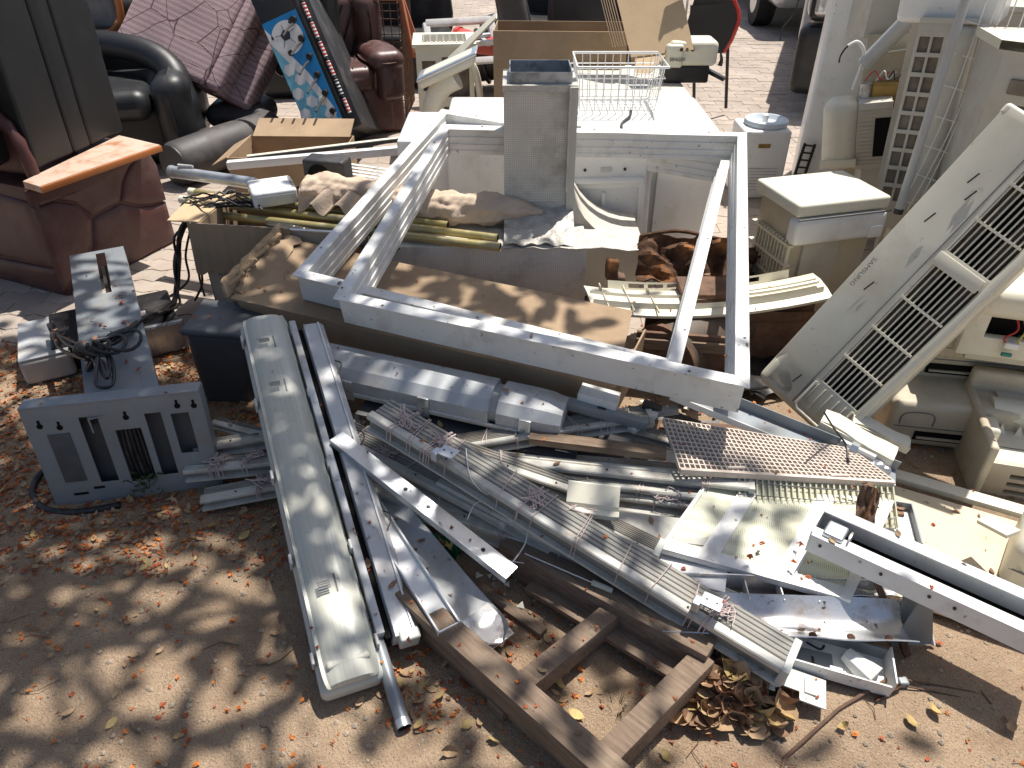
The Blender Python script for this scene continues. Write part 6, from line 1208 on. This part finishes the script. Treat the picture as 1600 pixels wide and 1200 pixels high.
# egg crate grille
TLq, TRq, BRq, BLq = P(1036,656,.255), P(1330,704,.215), P(1395,754,.185), P(1062,734,.215)
t = thing('egg_crate_grille', 'beige egg crate plastic grille lying under the steel angle', 'grille', T(BLq)); inv = t.matrix_basis.inverted()
TLq, TRq, BRq, BLq = [inv@p for p in (TLq, TRq, BRq, BLq)]
na, nb = 40, 11
def eg(a, b): return BLq.lerp(BRq, a).lerp(TLq.lerp(TRq, a), b)
for j in range(nb+1): p, q = eg(0,j/nb), eg(1,j/nb); part(t, 'slat', MB().bar(p, q, .0032, .016), 'egg')
for i in range(na+1): p, q = eg(i/na,0), eg(i/na,1); part(t, 'cross_slat', MB().bar(p, q, .0032, .016), 'egg')
part(t, 'front_rim', MB().bar(eg(0,0)+V((0,-.006,0)), eg(1,0)+V((0,-.006,0)), .010, .020), 'egg', bevel=.002); part(t, 'clip', MB().rbox(eg(.27,.06)+V((0,0,.01)), (.05,.008,.008), .002), 'egg', ang=50); part(t, 'clip', MB().rbox(eg(.75,.03)+V((0,0,.01)), (.05,.008,.008), .002), 'egg', ang=50)
# translucent louvre hanging below
A_, B_ = P(1152,738,.20), P(1392,757,.18); L = (B_-A_).length; t = thing('louvre_lens', 'yellowish translucent louvre below the egg crate grille', 'louvre', frame(A_, B_))
part(t, 'sheet', MB().obox((0,-.005,-.008), (L,0,0), (.0,-.10,-.06), (0,.001,.003)), 'comb'); fm = MB().obox((0,-.005,-.004), (.004,0,0), (0,-.10,-.06), (0,0,.010)).mesh('louvre_blade', 'comb'); rep(t, 'louvre_blade', fm, [T((L*k/26,0,0)) for k in range(27)])
part(t, 'top_rail', MB().bar((0,-.004,0),(L,-.004,0), .012, .014), 'comb')
for k in range(3): part(t, 'thread', MB().tube([(0,-.03-.03*k,-.008-.018*k),(L,-.03-.03*k,-.008-.018*k)], .0012, 4), 'ink_s')
# white panel with pale perforated windows
A_, B_, C_ = P(1030,856,.150), P(1330,938,.125), P(1398,782,.16); x_ = (B_-A_).normalized(); w = (B_-A_).length; yv = (C_-B_); yv = yv-x_*yv.dot(x_)*.0; 
t = thing('perforated_panel', 'white metal panel with three pale yellow perforated windows', 'panel', frame(A_, B_)); inv = t.matrix_basis.inverted(); S = inv@C_-V((w,0,0)); S = V((S.x, S.y, S.z)); D_ = 1.0
def sk(p): f = p.z/.30; return V((p.x,0,0))+S*f+V((0,0,-p.y))
wn = [(.012,w*.20,.03,.27),(w*.30,w*.60,.03,.27),(w*.70,w*.94,.03,.27)]
part(t, 'sheet', MB().plate(w, .30, .004, wn, fn=sk), 'alu', bevel=.001)
for q in wn: part(t, 'perforated_window', MB().plate(q[1]-q[0]+.01, q[3]-q[2]+.01, .002, [], x0=q[0]-.005, z0=q[2]-.005, y0=.005, fn=sk), 'perf')
part(t, 'front_flange', MB().plate(w, .018, .003, [], fn=lambda p: V((p.x,p.y,-p.z))), 'alu'); part(t, 'rear_lamp_tray', MB().bar(S*.75+V((.05,0,-.02)), S*.75+V((w*.45,0,-.02)), .06, .012), 'batten')
for u, v in ((1170,870),(1240,880),(1215,905),(1180,840),(1265,905),(1120,840)):
    pass
fo = MB(); rr = random.Random(9)
for u, v in ((1172,872),(1240,878),(1262,903),(1265,878),(1190,850),(1450,900),(1330,848),(1400,860),(440,806),(640,1000),(1250,852)): flower_add(fo, P(u,v,.165), .010, rr)
tag(link('fallen_blossoms', fo.mesh('litter', 'fl_r')), 'rust red blossoms fallen on the white scrap at right', 'leaf litter', kind='stuff')
strip('paper_sheet', 'thin white sheet corner poking out under the perforated panel', 'sheet', P(1030,880,.12), P(1135,905,.12), .09, .002, 'p_white')
strip('grey_sheet', 'speckled grey sheet scrap left of the perforated windows', 'sheet', P(960,818,.145), P(1120,836,.145), .09, .003, mat('speckled_grey', (.42,.41,.37), .6, var=.2, vs_=40, dirt=(.2,.18,.15), damt=.5, ds=20))
# long white channel fitting
A_, B_ = P(1276,826,.215), P(1660,1000,.215); L = (B_-A_).length; t = thing('channel_fixture', 'long white channel light fitting with a black slot reaching the right edge', 'light fixture', frame(A_, B_))
part(t, 'front_wall', MB().prism([(-.055,-.03),(-.05,-.03),(-.043,.014),(-.016,.016),(-.016,.020),(-.050,.020)], 0, L, 6), 'alu', ang=20); part(t, 'floor', MB().span(0,L,-.053,.052,-.034,-.030), 'alu')
part(t, 'back_wall', MB().prism([(.050,-.03),(.055,-.03),(.055,.045),(.022,.045),(.022,.041),(.050,.041)], 0, L, 6), 'alu', ang=20); part(t, 'slot', MB().span(.05,L,.020,.049,-.030,-.026), 'void'); part(t, 'inner_plate', MB().span(.08,L,-.042,.012,-.012,-.009), 'alu'); part(t, 'end_wall', MB().span(-.003,0,-.055,.055,-.034,.035), 'alu')
part(t, 'ballast', MB().rbox((.045,-.01,.008), (.05,.055,.05), .006), 'steel', ang=50); part(t, 'disc', MB().tube([(.078,-.012,.012),(.083,-.012,.012)], .028, 18), 'rustmetal'); part(t, 'dirt_patch', MB().span(.09,.16,-.035,.0,-.009,-.0075), 'lf_b')
for f in (.05,.32,.52,.62): part(t, 'screw_hole', MB().tube([(L*f,-.047,.0),(L*f,-.0555,.0)], .004, 8), 'ink')
# corner plates behind it
t = thing('corner_plate', 'white bent corner plate with dirt beside the cream door panel', 'plate', T(P(1372,850,.10)) @ Matrix.Rotation(R(-14),4,'Z')); part(t, 'sheet', MB().span(-.03,.10,.0,.15,.0,.004), 'alu'); part(t, 'side_flange', MB().span(.10,.104,0,.15,-.01,.03), 'gsteel'); part(t, 'back_flange', MB().span(-.03,.104,.15,.154,-.01,.03), 'gsteel'); part(t, 'dirt_heap', MB().rbox((.06,.13,.008), (.05,.025,.012), .005, wob=.006, ws=40), 'lf_b', ang=60)
t = crumple('rusty_flap', 'triangular rusty flap standing up by the bent corner plate', 'scrap', P(1352,806,.18), .05, .15, 'rustbar', .02, 3, 2, (R(60),0,R(-20)), .004); part(t, 'edge', MB().tube(spl([(-.02,-.07,0),(.0,0,.005),(.01,.08,0)],4), .004, 5), 'rust')
# reflectors
def trough(label, A, B, w, dep, m, name='reflector', inner=None):
    t = thing(name, label, 'reflector', frame(A, B)); L = (B-A).length
    part(t, 'curved_sheet', MB().sheet(lambda a, b: V((L*a, w*(b-.5), dep*(2*b-1)**2+.006*nz((a*4,b*3,A.x*5),1.4))), 24, 12, .003), m, ang=40); return t, L
t, L = trough('rust spotted curved reflector lying under the perforated panel', P(1028,970,.085), P(1412,986,.08), .125, .04, 'rustmetal')
part(t, 'back_channel', MB().span(.0,L*.92,.05,.11,-.01,.002), 'fin'); part(t, 'back_rim', MB().span(0,L*.94,.110,.114,-.01,.05), 'rustmetal')
for k in range(6): part(t, 'divider', MB().span(.14+k*.085,.143+k*.085,.05,.11,.0,.035), 'alu')
for f in (.10,.45,.60,.75,.90): part(t, 'rust_hole', MB().lathe([(.001,.004),(.008,.003),(.010,0),(.001,-.001)], 10, (L*f,-.045,.028)), 'rust')
t, L = trough('blotched grey reflector lying behind the rust spotted one', P(1290,925,.09), P(1400,928,.09), .07, .03, 'rustmetal'); part(t, 'rear_rim', MB().span(0,L,.035,.038,0,.04), 'rustmetal')
A_, B_ = P(1240,1036,.05), P(1386,1078,.03); t = thing('lamp_tray', 'white open lamp tray with a moulded boss below the reflectors', 'tray', frame(A_, B_)); L = (B_-A_).length
part(t, 'floor', MB().span(0,L,-.01,.085,-.004,.0), 'alu'); part(t, 'front_lip', MB().span(-.05,L,-.014,-.010,-.006,.03), 'alu'); part(t, 'end_lip', MB().span(L,L+.004,-.014,.085,-.004,.05), 'alu'); part(t, 'back_lip', MB().span(0,L,.085,.089,-.004,.035), 'gsteel'); part(t, 'boss', MB().tube([(L*.55,.055,.018),(L*.84,.01,.014)], .016, 10, rf=lambda q: .018+.014*q), 'alu'); part(t, 'clip', MB().rbox((L*.45,.01,.006), (.03,.012,.012), .003), 'p_white', ang=50); part(t, 'slot', MB().tube(spl([(L*.15,.07,.001),(L*.3,.06,.0015),(L*.35,.075,.001)],4), .003, 6), 'ink')
bar_thing('rusty_bar', 'narrow rusty strip standing at the right end of the reflectors', 'strip', P(1368,905,.15), P(1412,1014,.035), .018, .006, 'rustbar', extra=lambda t, L: part(t, 'flaked_tip', MB().rbox((L,.0,.004), (.04,.022,.01), .003, wob=.006, ws=40), 'rust', ang=60))
t = thing('gusset_plate', 'grey triangular gusset plate with a hole right of the reflectors', 'plate', frame(P(1392,1008,.02), P(1452,1006,.02))); part(t, 'sheet', MB().add([(0,0,0),(.105,0,0),(.055,.0,.155),(.02,.0,.155)], [(0,1,2,3)]).sheet(lambda a, b: V((.105*a*(1-.62*b)+.022*b, .06*b, .125*b)), 4, 4, .003), 'gsteel'); part(t, 'edge_bar', MB().bar((.105,-.004,0),(.062,.055,.125), .006, .008), 'alu'); part(t, 'hole', MB().tube([(.055,.022,.055),(.055,.028,.05)], .014, 14), 'void'); part(t, 'hole', MB().tube([(.045,.048,.10),(.045,.052,.098)], .006, 10), 'void')
t = crumple('white_scrap', 'crumpled dirty white sheet scrap beside the timber frame corner', 'scrap', P(1140,1005,.045), .20, .10, 'rustmetal', .015, 3, 4, (R(4),0,R(-12)), .002); part(t, 'stain', MB().rbox((.02,-.01,.012), (.018,.014,.002), .001), 'rust')
t = thing('mounting_bracket', 'pale slotted mounting bracket under the end of the diagonal bundle', 'bracket', frame(P(1198,1062,.065), P(1268,1088,.05)))
L = .135; part(t, 'plate', MB().plate(L, .062, .004, [(.022,.030,.040,.052),(.040,.048,.040,.052),(.095,.101,.022,.042),(.02,.075,-.01,.012)], fn=lambda p: V((p.x, p.z-.01, -p.y))), 'lens_rim', bevel=.0006); part(t, 'rear_flange', MB().span(0,L,.052,.056,-.04,.0), 'lens_rim'); part(t, 'raised_pad', MB().rbox((.10,.022,.002), (.03,.04,.006), .002), 'lens_rim', ang=50)
t = thing('steel_bracket', 'grey slotted bracket half hidden behind the pale mounting bracket', 'bracket', frame(P(1228,1040,.05), P(1280,1052,.045))); part(t, 'plate', MB().span(0,.11,0,.06,0,.004), 'gsteel', bevel=.001); part(t, 'slot', MB().span(.02,.026,.01,.045,.0035,.0052), 'ink'); part(t, 'slot', MB().span(.06,.066,.01,.04,.0035,.0052), 'ink')
t = thing('metal_box', 'open dark metal box under the lower part of the diagonal bundle', 'box', T(P(1010,958,.0)+V((0,.02,0))) @ Matrix.Rotation(R(-10),4,'Z')); part(t, 'floor', MB().span(0,.14,0,.12,.02,.024), 'gsteel'); part(t, 'side_wall', MB().span(0,.004,0,.12,.024,.12), 'navy'); part(t, 'front_wall', MB().span(.004,.14,0,.004,.024,.07), 'gsteel'); part(t, 'back_wall', MB().span(.004,.14,.116,.12,.024,.12), 'navy')
t = thing('lamp_holder', 'clear and white lamp holder on the left end of the reflector', 'lamp holder', T(P(1046,968,.085))); part(t, 'socket', MB().lathe([(.004,0),(.014,0),(.014,.012),(.010,.016),(.010,.034),(.013,.036),(.013,.044),(.004,.046)], 14), 'lens'); part(t, 'base', MB().rbox((0,0,-.003), (.04,.03,.006), .002), 'p_white', ang=50); part(t, 'pin', MB().tube([(.022,-.01,0),(.022,-.01,.02)], .004, 8), 'p_white')
# rusty scoop with rod and wire handle
t = thing('rusty_scoop', 'rusty scoop on a thin rod with a bent wire handle on the bare dirt', 'scoop', T(P(1385,1072,.01))); inv = t.matrix_basis.inverted()
part(t, 'rod', MB().tube([inv@p for p in (P(1398,1054,.035),P(1310,1108,.022),P(1228,1182,.012),P(1220,1205,.012))], .0042, 8), 'rustbar')
part(t, 'bowl', MB().sheet(lambda a, b: inv@(P(1362,1085,.018).lerp(P(1402,1062,.022), a)+V((.018*math.sin(b*3.14)*.3, (b-.5)*.045, -.012+.020*(2*b-1)**2))), 10, 10, .002), 'rust')
part(t, 'ferrule', MB().rbox(inv@P(1410,1066,.020), (.024,.022,.020), .005), 'gsteel', ang=50)
part(t, 'wire_handle', MB().tube([inv@p for p in spl([P(1415,1062,.024),P(1470,1072,.012),P(1528,1084,.008),P(1546,1100,.006),P(1535,1102,.006),P(1500,1090,.008),P(1415,1072,.020)],6)], .0024, 6), 'rustbar'); part(t, 'cross_wire', MB().tube([inv@P(1532,1080,.008), inv@P(1548,1100,.008)], .003, 6), 'rustbar')
# weed tuft
t = thing('weed', 'small dark green weed growing at the foot of the grey stand', 'plant', T(P(235,772,.0))); rr = random.Random(6)
lv = MB()
for k in range(46):
    a, r = rr.random()*6.28, rr.uniform(.01,.06); h_ = rr.uniform(.02,.09); leaf_add(lv, V((r*math.cos(a), r*math.sin(a)*.7-.01, h_)), rr.random()*6.28, rr.uniform(.018,.034), .010, .2, rr.gauss(0,.5), rr.gauss(0,.5))
part(t, 'leaves', lv, 'grass')['kind'] = 'stuff'; stm = MB()
for k in range(9): a = rr.random()*6.28; stm.tube(spl([(0,0,0),(.02*math.cos(a),.015*math.sin(a),.04),(.05*math.cos(a),.04*math.sin(a),.075)],4), .0012, 4)
part(t, 'stems', stm, 'grass')['kind'] = 'stuff'
t = thing('grass_tuft', 'thin dry grass tuft inside the timber frame', 'grass', T(P(962,1108,.005))); gt = MB()
for k in range(26): a, l_ = rr.random()*6.28, rr.uniform(.02,.05); gt.add([(0.012*math.cos(a),.012*math.sin(a),0),(.012*math.cos(a)+.002,.012*math.sin(a),0),(.03*math.cos(a),.03*math.sin(a),l_)], [(0,1,2)])
part(t, 'blades', gt, 'grass', smooth=False)['kind'] = 'stuff'
# ================================================================ DARK FILL FOR SHADE IN THE HOLLOWS, CLUTTER, LITTER ON THE SCRAP
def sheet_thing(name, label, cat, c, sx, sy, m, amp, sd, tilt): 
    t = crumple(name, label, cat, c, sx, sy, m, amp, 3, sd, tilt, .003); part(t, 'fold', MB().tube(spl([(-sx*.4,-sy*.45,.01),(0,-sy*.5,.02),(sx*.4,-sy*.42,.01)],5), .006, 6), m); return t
sheet_thing('plastic_sheet', 'black plastic sheet in the hollow between upper frame and leaning unit', 'sheet', P(1150,560,.05), .55, .45, 'black', .04, 6, (0,0,R(8)))  # black sheet added in place of the shade that fills this hollow
sheet_thing('plastic_sheet', 'dark plastic sheet beneath the crossing rails and egg crate grille', 'sheet', P(985,690,.045), .62, .34, 'dark', .03, 8, (0,0,R(-6)))  # dark sheet added so the bare ground under the rails reads dark
t = thing('dark_fill_board', 'added dark board for shade standing under the lower frame near the drum', 'board', frame(P(985,640,.0), P(1165,655,.0))); part(t, 'board', MB().span(0,.38,.14,.155,0,.24), 'rustbar', bevel=.002); part(t, 'batten', MB().span(0,.38,.125,.14,.18,.22), 'wood', bevel=.002)  # added board, its dark colour stands in for shade under the frames
t = thing('dark_fill_board', 'added dark board for shade lying under the right corner of the upper frame', 'board', frame(P(1020,690,.06), P(1180,700,.08))); part(t, 'board', MB().span(0,.36,0,.10,0,.014), 'rustbar', bevel=.002); part(t, 'batten', MB().span(.02,.34,.04,.06,.014,.03), 'wood', bevel=.002)  # another added dark board, deepening the shade by its colour
t = thing('dark_fill_board', 'added dark board darkening the hollow behind the curved cream panel', 'board', T((.50,2.42,0))); part(t, 'board', MB().span(0,.62,0,.015,0,.27), 'rustbar', bevel=.002); part(t, 'batten', MB().span(0,.62,-.015,0,.2,.24), 'rustbar', bevel=.002)  # near-black board added to hide sunlit pavers and keep the hollow dark
for k, (A, B, m, lb) in enumerate(((P(930,655,.20),P(1060,640,.25),'gsteel','bent grey bracket arm beside the dark board in the middle'),(P(1005,630,.26),P(1090,665,.2),'dark','black slotted strip above the corner of the egg crate grille'),(P(985,672,.22),P(1030,640,.24),'alu','small white end piece on the slanting tied rail'))):
    bar_thing('metal_offcut', lb, 'offcut', A, B, .028, .02, m, extra=lambda t, L: part(t, 'slot', MB().span(L*.4,L*.6,-.004,.004,.0095,.011), 'ink'))
t = thing('crushed_carton', 'crushed brown carton in the shade carrying the long flattened one', 'carton', frame(P(500,560,.0)+V((0,.10,0)), P(930,650,.0)+V((0,.10,0))))
part(t, 'body', MB().rbox((.42,.10,.075), (.86,.24,.15), .012, wob=.02, ws=9), 'card', ang=50); part(t, 'lid_flap', MB().rbox((.42,.16,.17), (.8,.2,.04), .01, wob=.02, ws=9), 'card', ang=50)
t = thing('foam_block', 'dark dusty foam block propping the left end of the long carton', 'block', T(P(450,520,.0)+V((0,.05,0)))); part(t, 'body', MB().rbox((.05,.1,.12), (.3,.2,.24), .02, wob=.015), 'dark', ang=50); part(t, 'top_layer', MB().rbox((.05,.1,.26), (.28,.18,.05), .015, wob=.015), 'dark', ang=50)
rs = random.Random(44); mb = MB()
for n in range(170):
    u, v = rs.uniform(560,1420), rs.uniform(620,1010); p = P(u,v,0); r = rs.uniform(.006,.022); a = rs.random()*6.28
    q = [p+V((r*rs.uniform(.4,1)*math.cos(a+k*2.1), r*rs.uniform(.4,1)*math.sin(a+k*2.1), .018+rs.uniform(0,.012))) for k in range(3)]
    mb.add(q+[x-V((0,0,.003)) for x in q], [(0,1,2),(5,4,3),(0,3,4,1),(1,4,5,2),(2,5,3,0)])
tag(link('plastic_shards', mb.mesh('shards', 'cream', smooth=False)), 'small broken plastic shards lying between the rails', 'shards', kind='stuff')
bpy.context.view_layer.update(); dg = bpy.context.evaluated_depsgraph_get()
rs = random.Random(45); bl = {'fl_o': MB(), 'fl_r': MB(), 'lf_t': MB(), 'lf_b': MB()}; n = 0
for _ in range(1500):
    u, v = rs.uniform(20,1590), rs.uniform(430,1120); g = P(u, v, .2)
    wgt = 1.0 if (u < 700 and v > 480) else (.55 if v > 600 else .25)
    if rs.random() > wgt*(.35+max(0,nz((g.x,g.y,0),4,2)+.3)): continue
    hit, loc_, nor, idx, ob, mw = SC.ray_cast(dg, V((g.x,g.y,1.55)), V((0,0,-1)))
    if not hit or loc_.z < .04 or loc_.z > .75 or nor.z < .8 or ob.name.startswith(('branches','crown','plastic','dry')) or (ob.name.startswith('lens') and rs.random() < .8): continue
    n += 1
    k = rs.choices(('fl_o','fl_r','lf_t','lf_b'), weights=(3,5,1,1.6))[0]
    if k[0] == 'f': flower_add(bl[k], loc_+V((0,0,.001)), rs.uniform(.003,.0075), rs)
    else: L = rs.uniform(.012,.032); leaf_add(bl[k], loc_+V((0,0,.003)), rs.random()*6.28, L, L*.5, .3, rs.gauss(0,.2), rs.gauss(0,.2))
for k, lb in (('fl_o','bright orange blossom bits fallen onto the scrap pile'),('fl_r','dark red blossom bits fallen onto the scrap pile'),('lf_t','tan leaf bits fallen onto the scrap pile'),('lf_b','brown leaf bits fallen onto the scrap pile')):
    if bl[k].v: tag(link('fallen_blossoms' if k[0]=='f' else 'fallen_leaves', bl[k].mesh('litter', k)), lb, 'leaf litter', kind='stuff')
